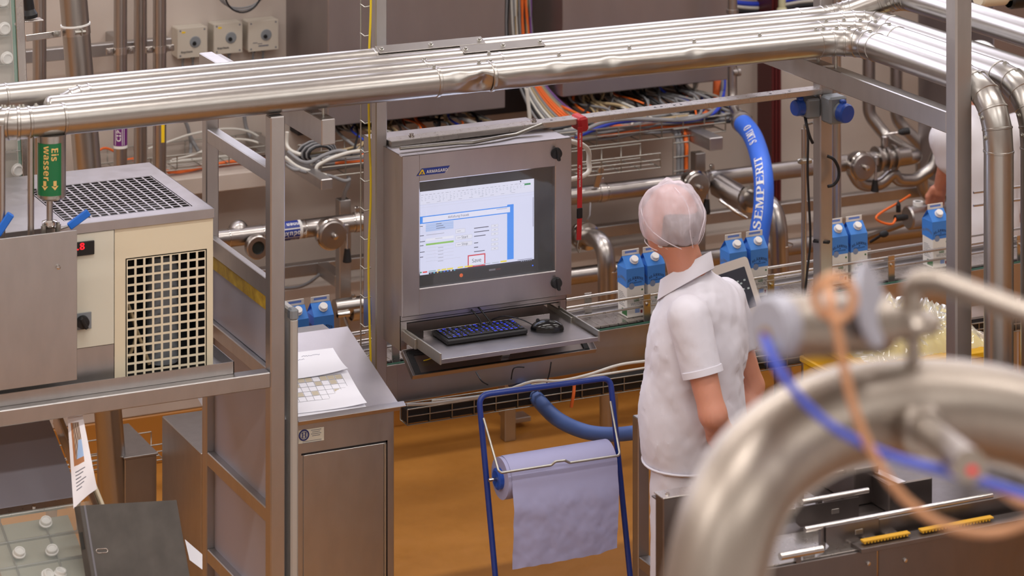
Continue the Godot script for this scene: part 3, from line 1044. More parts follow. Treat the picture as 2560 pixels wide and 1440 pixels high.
	var dr := part("drawer", Shape.new().span(Vector3(3.8792 + 0.012, ky, zd - 0.2), Vector3(4.4653 - 0.006, ky + 0.002, zf), 0.0005), st, t)
	part("drawer_lip", Shape.new().span(Vector3(3.8792 + 0.004, ky - 0.012, zf - 0.001), Vector3(4.4653 + 0.002, ky + 0.003, zf + 0.002), 0.0008), st, dr)
	part("drawer_back", Shape.new().span(Vector3(3.8792 + 0.05, ky + 0.002, zd + 0.008), Vector3(4.4653 - 0.06, ky + 0.022, zd + 0.010), 0.0004), st, dr)
	for sx in [3.8792, 4.4653]:
		var sl := part("slide", Shape.new().span(Vector3(sx, ky - 0.014, zd - 0.05), Vector3(sx + 0.006, ky + 0.024, zf + 0.004), 0.001), M.galv, dr)
		part("slide_rail", Shape.new().span(Vector3(sx - 0.008, ky - 0.016, zd - 0.12), Vector3(sx, ky + 0.018, zd + 0.07), 0.001), M.galv, sl)
	part("drawer_guide", Shape.new().span(Vector3(x0 + 0.03, ym - 0.012, zd - 0.2), Vector3(x1 - 0.03, ym - 0.006, zd - 0.04), 0.001), M.black, t)
	# flap folded down below the drawer
	var fa := Vector3(3.8471, 1.0771, -9.11)
	var fl := Vector3(0.6882, 0, 0)
	var fu := Vector3(0, -0.0597, 0.0931).normalized()
	var fd := Vector3(0, -0.0597, 0.0931).length()
	var nn := fl.normalized().cross(fu).normalized()
	var flap := Shape.new()
	var fbas := Basis(Vector3.RIGHT, -nn, fu)
	var mid := fa + fl * 0.5 + fu * fd * 0.5
	flap.box(mid, Vector3(fl.x, 0.002, fd), fbas, 0.0)
	flap.box(fa + fl * 0.5 + fu * fd - nn * 0.008, Vector3(fl.x, 0.018, 0.002), fbas, 0.0)
	flap.box(fa + fl * 0.5 - nn * 0.008, Vector3(fl.x, 0.018, 0.002), fbas, 0.0)
	flap.box(fa + fu * fd * 0.5 - nn * 0.008, Vector3(0.002, 0.018, fd), fbas, 0.0)
	flap.box(fa + fl + fu * fd * 0.5 - nn * 0.008, Vector3(0.002, 0.018, fd), fbas, 0.0)
	var fp := part("flap", flap, st, t)
	var seal := Shape.new()
	for q in [[0.04, 0.02], [0.96, 0.02]]:
		seal.box(fa + fl * q[0] + fu * fd * 0.5 - nn * 0.004, Vector3(q[1], 0.006, fd * 0.94), fbas, 0.001)
	seal.box(fa + fl * 0.5 + fu * fd * 0.92 - nn * 0.004, Vector3(fl.x * 0.94, 0.006, 0.016), fbas, 0.001)
	seal.box(fa + fl * 0.5 + fu * fd * 0.08 - nn * 0.004, Vector3(fl.x * 0.94, 0.006, 0.016), fbas, 0.001)
	part("seal", seal, M.rubber, fp)
	part("flap_lock", Shape.new().box(fa + fl * 0.52 + fu * fd * 0.62 - nn * 0.008, Vector3(0.03, 0.014, 0.022), fbas, 0.002), M.galv, fp)
	part("earth_wire", Shape.new().tube(curve([fa + fl * 0.09 + fu * 0.05 - nn * 0.01, fa + fl * 0.14 + fu * 0.045 - nn * 0.014, fa + fl * 0.2 + fu * 0.02 - nn * 0.03], 5), 0.0018, 6), M.cable_yellow, fp)
	keyboard(ky + 0.002)
	# bent strip lying on the top
	var ty := yt - 0.003
	solo("cable_strip", Shape.new().tube(fillet([Vector3(3.8764, ty + 0.012, -9.19), Vector3(4.1006, ty + 0.008, -9.19), Vector3(4.1415, ty + 0.007, -9.18), Vector3(4.2571, ty + 0.010, -9.2), Vector3(4.3279, ty + 0.008, -9.22), Vector3(4.4365, ty + 0.028, -9.24)], 0.02, 3), 0.0065, 10), M.galv, "bent grey cable strip lying on top of the computer cabinet", "cable")


func glow_of(c: Color, energy: float) -> StandardMaterial3D:
	var m := std(c * 0.5, 0.4)
	m.emission_enabled = true
	m.emission = c
	m.emission_energy_multiplier = energy
	return m


# what the screen shows, drawn flat in the screen's own rectangle (x 0..1280, y 0..830)
func screen(mt: Node3D) -> void:
	var im := Image.create(1290, 840, false, Image.FORMAT_RGB8)
	im.fill(Color(0.86, 0.87, 0.97))
	var r := func(x: float, y: float, w: float, h: float, c: Color) -> void:
		im.fill_rect(Rect2i(int(x), int(y), int(w), int(h)), c)
	var soft := Color(0.68, 0.68, 0.76)
	var g := RandomNumberGenerator.new()
	g.seed = 5
	r.call(0, 0, 1290, 130, Color(0.88, 0.88, 0.96))
	for i in 26:
		r.call(10 + i * 46, 34, 10 + g.randi() % 26, 5, soft)
	for i in 30:
		var x := 14 + i * 40
		for j in 2 + g.randi() % 3:
			r.call(x, 56 + j * 16, 6 + g.randi() % 16, 6, Color(0.72, 0.74, 0.82))
	for i in 9:
		r.call(70 + i * 120, 116, 40, 4, soft)
	r.call(0, 134, 1290, 2, Color(0.75, 0.76, 0.84))
	r.call(1130, 8, 12, 14, Color(0.15, 0.15, 0.2))
	r.call(1180, 40, 70, 18, Color(0.2, 0.55, 0.36))
	r.call(0, 160, 1290, 2, Color(0.8, 0.8, 0.88))
	# blue form
	var bl := Color(0.24, 0.56, 0.95)
	r.call(0, 250, 1020, 74, bl)
	r.call(30, 260, 990, 54, Color(0.9, 0.9, 0.98))
	r.call(982, 236, 74, 560, bl)
	r.call(850, 260, 165, 54, Color(0.9, 0.9, 0.98))
	r.call(860, 268, 120, 5, soft)
	r.call(64, 330, 310, 80, Color(0.72, 0.79, 0.95))
	for i in 3:
		r.call(64, 352 + i * 22, 310, 2, Color(0.6, 0.68, 0.86))
		r.call(180, 340 + i * 22, 60 + i * 20, 6, Color(0.4, 0.44, 0.55))
	r.call(70, 440, 200, 6, soft)
	r.call(66, 480, 310, 24, Color(0.92, 0.92, 0.97))
	r.call(170, 488, 80, 5, soft)
	r.call(66, 530, 310, 18, Color(0.55, 0.76, 0.36))
	for i in 5:
		r.call(66, 572 + i * 34, 310 if i < 4 else 390, 2, Color(0.75, 0.75, 0.83))
		r.call(200, 582 + i * 34, 60, 6, soft)
	for i in 6:
		r.call(0, [345, 440, 500, 540, 605, 655][i], 30 + (i * 13) % 30, 7, Color(0.3, 0.3, 0.38))
	for i in 3:
		r.call(396, 420 + i * 68, 110 if i == 0 else 190, 44, Color(0.8, 0.8, 0.88))
		r.call(400, 424 + i * 68, 102 if i == 0 else 182, 36, Color(0.9, 0.9, 0.96))
		r.call(416, 440 + i * 68, 40, 6, soft)
	for i in 6:
		r.call(606, [430, 470, 512, 580, 625, 668][i], [165, 170, 130, 46, 46, 120][i], 8, Color(0.32, 0.32, 0.4))
		r.call(800, [418, 458, 500, 560, 606, 650][i], 80, 30, Color(0.8, 0.8, 0.88))
		r.call(804, [422, 462, 504, 564, 610, 654][i], 72, 22, Color(0.9, 0.9, 0.96))
		r.call(832, [430, 470, 512, 572, 618, 662][i], 18, 6, soft)
	r.call(534, 700, 200, 124, Color(0.82, 0.24, 0.3))
	r.call(546, 712, 176, 98, Color(0.9, 0.9, 0.97))
	# sheet tabs and task bar
	r.call(0, 806, 20, 12, Color(0.2, 0.55, 0.36))
	r.call(30, 806, 50, 14, Color(0.88, 0.25, 0.25))
	r.call(96, 806, 80, 12, Color(0.6, 0.72, 0.78))
	for i in 5:
		r.call([196, 240, 300, 420, 500][i], 804, [30, 52, 70, 60, 90][i], 14, Color(0.93, 0.85, 0.28))
	for i in 3:
		r.call(610 + i * 100, 804, 80, 10, Color(0.75, 0.78, 0.84))
	r.call(905, 800, 70, 16, Color(0.93, 0.85, 0.28))
	r.call(1100, 812, 170, 4, Color(0.3, 0.3, 0.4))
	r.call(1276, 190, 5, 300, Color(0.4, 0.4, 0.5))
	r.call(98, 824, 1192, 16, Color(0.14, 0.13, 0.2))
	for i in 8:
		r.call(112 + i * 38, 825, 16, 13, [Color(0.5, 0.5, 0.6), Color(0.3, 0.7, 0.8), Color(0.9, 0.75, 0.3), Color(0.2, 0.6, 0.5), Color(0.25, 0.4, 0.9), Color(0.2, 0.5, 0.9), Color(0.85, 0.85, 0.9), Color(0.3, 0.7, 0.8)][i])
	for i in 6:
		r.call(1140 + i * 22, 828, 10, 6, Color(0.75, 0.8, 0.9))
	var m := std(Color(0.02, 0.02, 0.02), 0.3)
	m.emission_enabled = true
	m.emission = Color.WHITE
	m.emission_operator = BaseMaterial3D.EMISSION_OP_MULTIPLY
	m.emission_texture = ImageTexture.create_from_image(im)
	m.emission_energy_multiplier = 0.95
	var a := Vector3(3.9307, 1.323, -9.142) + Vector3(0, 0, -0.0015)
	var b := Vector3(4.3611, 1.3309, -9.142) + Vector3(0, 0, -0.0015)
	var tl := Vector3(3.932, 1.6074, -9.142)
	var h := 0.2845
	b.y = a.y
	var sc := part("screen", Shape.new().quad(a, b, b + Vector3(0, h, 0), a + Vector3(0, h, 0), Vector3.BACK), m, mt, "lit screen showing a white and blue form with a red framed Save button")
	var w := b.x - a.x
	var ink := glow_of(Color(0.2, 0.2, 0.27), 1.0)
	for q in [["Save", 634, 762, 0.0125], ["Start", 500, 510, 0.0085], ["Stop", 500, 578, 0.0085], ["Abfüllung Frauek", 430, 288, 0.0075]]:
		part("screen_word", Shape.new().letters(q[0], font_sans, q[3], func(x, y, dep): return a + Vector3(w * q[1] / 1290.0 + x, h * (1.0 - q[2] / 840.0) + y, dep), 0.0003), ink, sc)
	var l := AreaLight3D.new()
	l.name = "screen_light"
	l.area_size = Vector2(w, h)
	l.light_energy = 0.12
	l.light_color = Color(0.85, 0.88, 1.0)
	l.position = a + Vector3(w * 0.5, h * 0.5, 0.001) - origin(mt)
	l.rotation_degrees.y = 180
	l.shadow_enabled = true
	mt.add_child(l)


func keyboard(y: float) -> void:
	# compact keyboard with glowing blue legends
	var o := Vector3(3.957, 1.103, -8.9668)
	var pa := Vector3(3.9252, 1.133, -9.0624)
	var ky := y + 0.001
	var ff := Vector3(0.2979, 0, 0)
	var k0 := Vector3(3.962, ky, -8.985)
	var w := 0.3007
	var d := 0.125
	var t := thing("keyboard", "compact black keyboard with blue glowing key legends on the drawer", "keyboard", k0 + Vector3(w * 0.5, 0, -d * 0.5))
	part("case", Shape.new().box(k0 + Vector3(w * 0.5, 0.009, -d * 0.5), Vector3(w, 0.018, d), Basis.IDENTITY, 0.004), M.black, t)
	var glow := glow_of(Color(0.12, 0.2, 1.0), 2.2)
	var glow_soft := glow_of(Color(0.35, 0.4, 0.75), 0.7)
	var g := RandomNumberGenerator.new()
	g.seed = 11
	var key := Shape.new()
	key.lathe(Vector3.ZERO, Vector3.UP, [Vector2(0.0105, 0), Vector2(0.0088, 0.004), Vector2(0, 0.004)], 4)
	var cols := 15
	var rows := 6
	var cw := (w - 0.016) / cols
	var ch := (d - 0.018) / rows
	var cap := mesh_of(Shape.new().box(Vector3(0, 0.002, 0), Vector3(cw * 0.88, 0.004, ch * 0.86), Basis.IDENTITY, 0.0012), M.black)
	var space := mesh_of(Shape.new().box(Vector3(0, 0.002, 0), Vector3(cw * 4.88, 0.004, ch * 0.86), Basis.IDENTITY, 0.0012), M.black)
	var marks := []
	for m in 5:
		var s := Shape.new()
		for q in 1 + m % 3:
			var c := Vector3((g.randf() - 0.5) * cw * 0.45, 0.0042, (g.randf() - 0.5) * ch * 0.4)
			s.box(c, Vector3(0.002 + g.randf() * 0.004, 0.0004, 0.0015 + g.randf() * 0.002), Basis.IDENTITY, 0.0)
		marks.append(s)
	var bright := []
	var dim := []
	for s in marks:
		bright.append(mesh_of(s, glow))
		dim.append(mesh_of(s, glow_soft))
	for i in rows:
		var j := 0
		while j < cols:
			var wide := 5 if i == rows - 1 and j == 4 else 1
			var at := k0 + Vector3(0.008 + (j + wide * 0.5) * cw, 0.018, -d + 0.009 + (i + 0.5) * ch)
			var kp := piece("key", space if wide > 1 else cap, at, Basis.IDENTITY, t)
			var pick: int = g.randi() % 5
			piece("legend", bright[pick] if g.randf() < 0.55 else dim[pick], at, Basis.IDENTITY, kp)
			j += wide
	# mouse
	var mo := Vector3(4.3425, 1.1058, -9)
	mo.y = y
	var m := thing("mouse", "black computer mouse beside the keyboard on the drawer", "mouse", mo)
	var sh := Shape.new()
	var bas := Basis(Vector3.UP, 1.1)
	sh.ball(mo + Vector3(0, 0.004, 0), Vector3(0.031, 0.034, 0.058), 28, bas)
	for i in sh.v.size():
		if sh.v[i].y < y + 0.001:
			sh.v[i].y = y + 0.001
	part("shell", sh, M.black_gloss, m)
	part("wheel", Shape.new().lathe(mo + bas * Vector3(-0.003, 0.033, -0.032), bas * Vector3.RIGHT, [Vector2(0, 0), Vector2(0.007, 0), Vector2(0.007, 0.006), Vector2(0, 0.006)], 16), M.rubber, m)
	solo("mouse_cable", Shape.new().tube(curve([mo + Vector3(-0.035, 0.012, -0.03), mo + Vector3(-0.07, 0.03, -0.06), mo + Vector3(-0.12, 0.04, -0.09), mo + Vector3(-0.15, 0.02, -0.13)], 6), 0.002, 6), M.cable_black, "thin black cable curving back from the mouse", "cable")
	for q in [[Vector3(4.14, 1.1537, -9.11), Vector3(4.1352, 1.116, -9.06), "left"], [Vector3(4.1641, 1.1616, -9.11), Vector3(4.1772, 1.1216, -9.05), "right"]]:
		solo("keyboard_cable", Shape.new().tube(curve([q[0] + Vector3(-0.02, 0.03, -0.03), q[0], q[1]], 5), 0.003, 6), M.cable_black, "%s of two black cables running back from the keyboard into the cabinet" % q[2], "cable", "keyboard cables")


func desk() -> void:
	var x0 := 3.37
	var x1 := 3.733
	var zf := -8.85
	var zb := -9.3158
	var yf := 0.9951
	var yb := 1.1289
	var t := thing("writing_desk", "stainless standing desk with a sloped top and a closed door below", "desk", Vector3((x0 + x1) * 0.5, 0, (zf + zb) * 0.5))
	part("body", Shape.new().span(Vector3(x0, 0.08, zb + 0.02), Vector3(x1 - 0.012, yf - 0.02, zf - 0.02), 0.003), M.steel, t)
	var up := Vector3(0, zf - zb, yb - yf).normalized()
	var along := Vector3(0, yf - yb, zf - zb).normalized()
	var bas := Basis(Vector3.RIGHT, up, along)
	var ln := Vector2(zf - zb, yb - yf).length()
	var mid := Vector3((x0 + x1) * 0.5, (yf + yb) * 0.5, (zf + zb) * 0.5)
	part("sloped_top", Shape.new().box(mid - up * 0.01, Vector3(x1 - x0 + 0.004, 0.02, ln), bas, 0.002), M.sheet_steel, t)
	# wedge sides under the top
	var wd := Shape.new()
	for x in [x0, x1 - 0.012]:
		var a := Vector3(x, yf - 0.02, zf - 0.02)
		var b := Vector3(x, yf - 0.02, zb + 0.02)
		var c := Vector3(x, yb - 0.025, zb + 0.02)
		wd.tri(a, b, c, Vector3.RIGHT if x > x0 else Vector3.LEFT)
	wd.quad(Vector3(x0, yf - 0.02, zb + 0.02), Vector3(x1 - 0.012, yf - 0.02, zb + 0.02), Vector3(x1 - 0.012, yb - 0.02, zb + 0.02), Vector3(x0, yb - 0.02, zb + 0.02), Vector3.FORWARD)
	part("wedge", wd, M.steel, t)
	part("back_shelf", Shape.new().span(Vector3(x0, yb - 0.02, zb - 0.07), Vector3(3.673, yb - 0.004, zb), 0.002), M.steel, t)
	part("front_lip", Shape.new().bar(Vector3(x0, yf + 0.006, zf + 0.008), Vector3(3.7473, yf + 0.006, zf + 0.008), 0.024, 0.005, Vector3(0, 1, 0.45), 0.001), M.sheet_steel, t)
	var dx1 := 3.6929
	var dy1 := 0.8797
	var dr := part("door", Shape.new().span(Vector3(x0 + 0.03, 0.12, zf - 0.022), Vector3(dx1 - 0.01, dy1 - 0.006, zf - 0.016), 0.001), M.steel, t)
	var gap := Shape.new()
	gap.span(Vector3(x0 + 0.024, dy1 - 0.006, zf - 0.0205), Vector3(dx1 + 0.004, dy1, zf - 0.0192), 0.0)
	gap.span(Vector3(dx1 - 0.002, 0.12, zf - 0.0205), Vector3(dx1 + 0.004, dy1, zf - 0.0192), 0.0)
	part("door_gap", gap, M.black, t)
	part("hinge", Shape.new().tube([Vector3(dx1 - 0.006, 0.14, zf - 0.016), Vector3(dx1 - 0.006, dy1 - 0.01, zf - 0.016)], 0.004, 8), M.galv, t)
	for sx in [x0 + 0.04, x1 - 0.05]:
		for z in [zf - 0.06, zb + 0.06]:
			part("foot", Shape.new().lathe(Vector3(sx, 0, z), Vector3.UP, [Vector2(0.025, 0), Vector2(0.025, 0.015), Vector2(0.012, 0.02), Vector2(0.012, 0.09)], 16), M.black, t)
	# inventory sticker
	var sa := Vector3(3.3839, 0.9128, -8.8695)
	var sb := Vector3(3.4729, 0.9559, -8.8695)
	var sl := part("sticker", Shape.new().quad(Vector3(sa.x, sa.y, sa.z), Vector3(sb.x, sa.y, sa.z), Vector3(sb.x, sb.y, sa.z), Vector3(sa.x, sb.y, sa.z), Vector3.BACK), M.offwhite, t, "white sticker with a round blue emblem and the letter H")
	var cc := Vector3(3.4031, 0.9387, -8.869)
	var em := Shape.new()
	em.lathe(cc, Vector3.BACK, [Vector2(0.0185, 0), Vector2(0.0185, 0.0002), Vector2(0.0135, 0.0002)], 32)
	em.lathe(cc, Vector3.BACK, [Vector2(0.0118, 0.0002), Vector2(0.0105, 0.0002)], 32)
	em.letters("H", font_serif, 0.017, func(x, y, dep): return cc + Vector3(x, y, dep))
	part("emblem", em, M.ink_blue, sl)
	var tx := Shape.new()
	for i in 4:
		tx.box(cc + Vector3(0.042, 0.012 - i * 0.006, 0.0002), Vector3(0.036 - (i % 2) * 0.008, 0.0018, 0.0002), Basis.IDENTITY, 0.0)
	for i in 2:
		tx.box(cc + Vector3(0.028, -0.021 - i * 0.005, 0.0002), Vector3(0.066, 0.0016, 0.0002), Basis.IDENTITY, 0.0)
	part("sticker_print", tx, M.ink_grey, sl)
	# papers lying on the slope; place() puts a point of the slope plane
	var place := func(u: float, w: float, h: float) -> Vector3:
		return Vector3(x1 + u, yf, zf) - along * w + up * (0.0015 + h)
	var sheetpaper := func(u0: float, w0: float, wid: float, dep: float, turn: float, lift: float, curl: float) -> Array:
		var rows := []
		for i in 9:
			var row := []
			for j in 9:
				var p := Vector2((j / 8.0 - 0.5) * wid, (0.5 - i / 8.0) * dep).rotated(turn)
				var c := curl * (pow(j / 8.0, 4.0) * pow(i / 8.0, 3.0))
				row.append(place.call(u0 + p.x, w0 + p.y, lift + c))
			rows.append(row)
		return rows
	solo("form_sheet", Shape.new().sheet(sheetpaper.call(-0.262, 0.115, 0.3, 0.21, -0.02, 0.0, 0.0), 0.002), M.paper, "white paper at the bottom of the pile on the desk", "paper", "papers on the desk")
	var ta := thing("form_sheet", "white sheet with a printed table and tinted cells on the desk", "paper", place.call(-0.25, 0.13, 0.004), "papers on the desk")
	part("sheet", Shape.new().sheet(sheetpaper.call(-0.255, 0.13, 0.297, 0.21, -0.06, 0.004, 0.012), 0.0006), M.paper, ta)
	var lines := Shape.new()
	var cells := Shape.new()
	var tp := func(x: float, y: float) -> Vector3:
		var p := Vector2(x, y).rotated(-0.06)
		return place.call(-0.255 + p.x, 0.13 + p.y, 0.0052)
	for i in 6:
		var y := 0.085 - i * 0.026
		lines.bar(tp.call(-0.14, y), tp.call(0.12, y), 0.0009, 0.0003, up, 0.0)
	for i in 11:
		var x := -0.14 + i * 0.026
		lines.bar(tp.call(x, 0.085), tp.call(x, -0.045), 0.0009, 0.0003, up, 0.0)
	for q in [[1, 0], [2, 0], [4, 0], [5, 0], [7, 0], [8, 0], [9, 0], [1, 1], [3, 1], [6, 1], [8, 1], [2, 2], [5, 3], [8, 3], [3, 3]]:
		var c0: Vector3 = tp.call(-0.14 + q[0] * 0.026 + 0.002, 0.085 - q[1] * 0.026 - 0.002)
		cells.quad(c0, tp.call(-0.14 + q[0] * 0.026 + 0.024, 0.085 - q[1] * 0.026 - 0.002), tp.call(-0.14 + q[0] * 0.026 + 0.024, 0.085 - q[1] * 0.026 - 0.024), tp.call(-0.14 + q[0] * 0.026 + 0.002, 0.085 - q[1] * 0.026 - 0.024), up)
	part("ruled_lines", lines, M.ink_grey, ta)
	part("tinted_cells", cells, std(Color(0.78, 0.74, 0.66), 0.8), ta).set_meta("kind", "stuff")
	var no := thing("note_sheet", "white sheet with handwritten notes, uppermost on the desk", "paper", place.call(-0.2, 0.29, 0.008), "papers on the desk")
	part("sheet", Shape.new().sheet(sheetpaper.call(-0.255, 0.285, 0.3, 0.15, -0.03, 0.008, 0.016), 0.0008), M.paper, no)
	var wr := Shape.new()
	var g := RandomNumberGenerator.new()
	g.seed = 3
	for q in [[-0.09, 0.035, 5], [-0.08, 0.012, 5], [-0.08, -0.004, 4], [-0.07, -0.022, 4], [0.03, 0.045, 6], [-0.02, 0.03, 5]]:
		var pts := []
		for i in q[2] * 4:
			var p := Vector2(q[0] + i * 0.0028, q[1] + (g.randf() - 0.5) * 0.007)
			pts.append(place.call(-0.255 + p.x, 0.285 + p.y, 0.0092))
		wr.tube(pts, 0.0005, 4, false)
	part("handwriting", wr, M.ink_blue, no)
	# white board seen on its edge
	M.alu_edge = std(Color(0.72, 0.71, 0.69), 0.4, 0.3)
	var wx := 3.3451
	var wb := thing("white_board", "white board seen edge-on beside the frame post, with rounded corner caps", "board", Vector3(wx, 0.1, -9.0))
	var wt := 1.3708
	part("panel", Shape.new().span(Vector3(wx - 0.006, 0.13, -9.33), Vector3(wx + 0.006, wt - 0.02, -8.82), 0.001), M.white, wb)
	part("frame_edge", Shape.new().span(Vector3(wx - 0.013, 0.12, -8.825), Vector3(wx + 0.013, wt - 0.03, -8.8), 0.006), M.alu_edge, wb)
	part("frame_edge", Shape.new().span(Vector3(wx - 0.013, wt - 0.024, -9.33), Vector3(wx + 0.013, wt, -8.83), 0.006), M.alu_edge, wb)
	part("corner_cap", Shape.new().box(Vector3(wx, wt - 0.016, -8.816), Vector3(0.029, 0.038, 0.036), Basis.IDENTITY, 0.009), M.grey_plastic, wb)


# open wire tray along x; the wires are too fine to tell apart one by one
func wire_tray(label: String, x0: float, x1: float, y: float, z0: float, z1: float, high: float, pitch: float, r := 0.0025) -> Node3D:
	var t := thing("wire_tray", label, "cable tray", Vector3((x0 + x1) * 0.5, y, (z0 + z1) * 0.5), "wire cable trays")
	var s := Shape.new()
	for q in [[0.0, z1], [high * 0.55, z1], [high, z1], [0.0, z0], [high, z0], [0.0, lerpf(z0, z1, 0.33)], [0.0, lerpf(z0, z1, 0.67)]]:
		s.tube([Vector3(x0, y + q[0], q[1]), Vector3(x1, y + q[0], q[1])], r, 6)
	part("long_wires", s, M.galv, t)
	var c := Shape.new()
	c.tube([Vector3(0, high, z1 - z0), Vector3(0, 0, z1 - z0), Vector3(0, 0, 0), Vector3(0, high, 0)], r, 6)
	var me := mesh_of(c, M.galv)
	var n := int((x1 - x0) / pitch)
	for i in n + 1:
		piece("cross_wire", me, Vector3(lerpf(x0, x1, float(i) / n), y, z0), Basis.IDENTITY, t)
	return t


func cable_run(called: String, label: String, cat: String, pts: Array, r: float, m: Material, group := "") -> Node3D:
	return solo(called, Shape.new().tube(curve(pts, 5), r, 8), m, label, cat, group)


func milk_carton() -> Node3D:
	# width w, front towards +z; the gable ridge runs along x
	var w := 0.0745
	var hb := 0.182
	var hr := 0.222
	var hf := 0.243
	var split := 0.118
	var t := Node3D.new()
	t.name = numbered("milk_carton")
	add_child(t)
	var h := w * 0.5
	var low := Shape.new()
	low.span(Vector3(-h, 0, -h), Vector3(h, split, h), 0.002)
	part("body", low, M.carton_white, t)
	var up := Shape.new()
	var y0 := split - 0.012
	# blue wrap; its lower edge steps down towards the front edge of the side
	for s in [-1.0, 1.0]:
		up.quad(Vector3(s * (h + 0.0004), split, -h), Vector3(s * (h + 0.0004), split - 0.006, h), Vector3(s * (h + 0.0004), hb, h), Vector3(s * (h + 0.0004), hb, -h), Vector3(s, 0, 0))
		up.quad(Vector3(-h - 0.0004, split - 0.004, s * (h + 0.0004)), Vector3(h + 0.0004, split - 0.004, s * (h + 0.0004)), Vector3(h + 0.0004, hb, s * (h + 0.0004)), Vector3(-h - 0.0004, hb, s * (h + 0.0004)), Vector3(0, 0, s))
		# roof slope
		up.quad(Vector3(-h, hb, s * h), Vector3(h, hb, s * h), Vector3(h, hr, s * 0.0015), Vector3(-h, hr, s * 0.0015), Vector3(0, 0.7, s))
		# tucked-in gable end
		up.tri(Vector3(s * h, hb, h), Vector3(s * h, hb, -h), Vector3(s * (h - 0.02), hr, 0), Vector3(s, 0.3, 0))
		up.tri(Vector3(s * h, hb, h), Vector3(s * (h - 0.02), hr, 0), Vector3(s * h, hr, 0.0015), Vector3(s * 0.3, 0.3, -1))
		up.tri(Vector3(s * h, hb, -h), Vector3(s * (h - 0.02), hr, 0), Vector3(s * h, hr, -0.0015), Vector3(s * 0.3, 0.3, 1))
	part("blue_wrap", up, M.carton_blue, t)
	var fin := part("fin", Shape.new().box(Vector3(0, (hr + hf) * 0.5, 0), Vector3(w - 0.004, hf - hr, 0.003), Basis.IDENTITY, 0.001), M.carton_white, t)
	part("fin_print", Shape.new().box(Vector3(0, hr + 0.0125, 0.0016), Vector3(w * 0.66, 0.008, 0.0006), Basis.IDENTITY, 0.0), std(Color(0.42, 0.55, 0.85), 0.5), fin)
	var slope := Vector3(0, 0.0355, -0.040).normalized()
	var out := Vector3(0, 0.040, 0.0355).normalized()
	var cc := Vector3(0.004, (hb + hr) * 0.5 + 0.004, h * 0.5)
	part("cap", Shape.new().lathe(cc, out, [Vector2(0.0165, -0.002), Vector2(0.0165, 0.002), Vector2(0.0145, 0.003), Vector2(0.0145, 0.012), Vector2(0.013, 0.014), Vector2(0, 0.014)], 24), M.cap_white, t)
	# print
	var z := h + 0.0009
	var dark := std(Color(0.1, 0.16, 0.3), 0.5)
	var arch := func(x: float, y: float, dep: float) -> Vector3:
		return Vector3(x, y + 0.146 - x * x * 9.0, z + dep * 0.3)
	var p := Shape.new()
	p.letters("SLÄRRNE", font_serif, 0.0095, arch, 0.0006, 0.05)
	p.slab(Vector3(0, 0.136, z), Vector3.RIGHT, Vector3.UP, PackedVector2Array([Vector2(-0.004, 0), Vector2(0, -0.002), Vector2(0.004, 0), Vector2(0, 0.002)]), 0.0003)
	p.letters("BERGBAUERN", font_sans, 0.0055, func(x, y, dep): return Vector3(x, y + 0.1285, z + dep * 0.3), 0.0006, 0.08)
	part("maker_print", p, dark, t)
	part("round_seal", Shape.new().lathe(Vector3(-0.017, split - 0.002, h + 0.0004), Vector3.BACK, [Vector2(0.0115, 0), Vector2(0.0115, 0.0008), Vector2(0, 0.0008)], 24), std(Color(0.5, 0.56, 0.68), 0.5), t)
	var gr := std(Color(0.2, 0.42, 0.22), 0.5)
	var q := Shape.new()
	q.span(Vector3(-0.008, 0.058, h), Vector3(0.014, 0.0715, h + 0.0006), 0.0)
	q.lathe(Vector3(0.027, split - 0.019, h), Vector3.BACK, [Vector2(0.0042, 0), Vector2(0.0042, 0.0006), Vector2(0, 0.0006)], 5)
	part("green_mark", q, gr, t)
	var bi := Shape.new()
	bi.letters("BIO", font_bold, 0.008, func(x, y, dep): return Vector3(x + 0.003, y + 0.0648, h + 0.0007 + dep * 0.3), 0.0006, 0.1)
	part("green_mark_word", bi, M.carton_white, t)
	var wd := Shape.new()
	wd.letters("WEIDE", font_sans, 0.0105, func(x, y, dep): return Vector3(x + 0.002, y + 0.049, h + 0.0003 + dep * 0.3), 0.0006, 0.12)
	part("word_print", wd, M.ink_grey, t)
	part("small_print", Shape.new().letters("Frische", font_serif, 0.0045, func(x, y, dep): return Vector3(x - 0.001, y + 0.077, h + 0.0003 + dep * 0.3), 0.0006), M.ink_grey, t)
	part("red_mark", Shape.new().span(Vector3(0.019, 0.012, h), Vector3(0.027, 0.024, h + 0.0005), 0.0), std(Color(0.55, 0.18, 0.24), 0.5), t)
	part("pale_mark", Shape.new().span(Vector3(-0.004, 0.015, h), Vector3(0.015, 0.034, h + 0.0005), 0.0), std(Color(0.55, 0.65, 0.85), 0.5), t)
	var sd := Shape.new()
	for i in 9:
		sd.span(Vector3(-h - 0.0005, 0.04 + i * 0.006, -0.027), Vector3(-h, 0.0415 + i * 0.006, 0.02 - (i % 3) * 0.008), 0.0)
	sd.letters("SLÄRRNE", font_serif, 0.0095, func(x, y, dep): return Vector3(-h - 0.0008, y + 0.146 - x * x * 9.0, x), 0.0006, 0.05)
	part("side_print", sd, M.ink_grey, t)
	part("side_green", Shape.new().span(Vector3(-h - 0.0006, 0.008, -0.004), Vector3(-h, 0.03, 0.036), 0.0), gr, t)
	return t


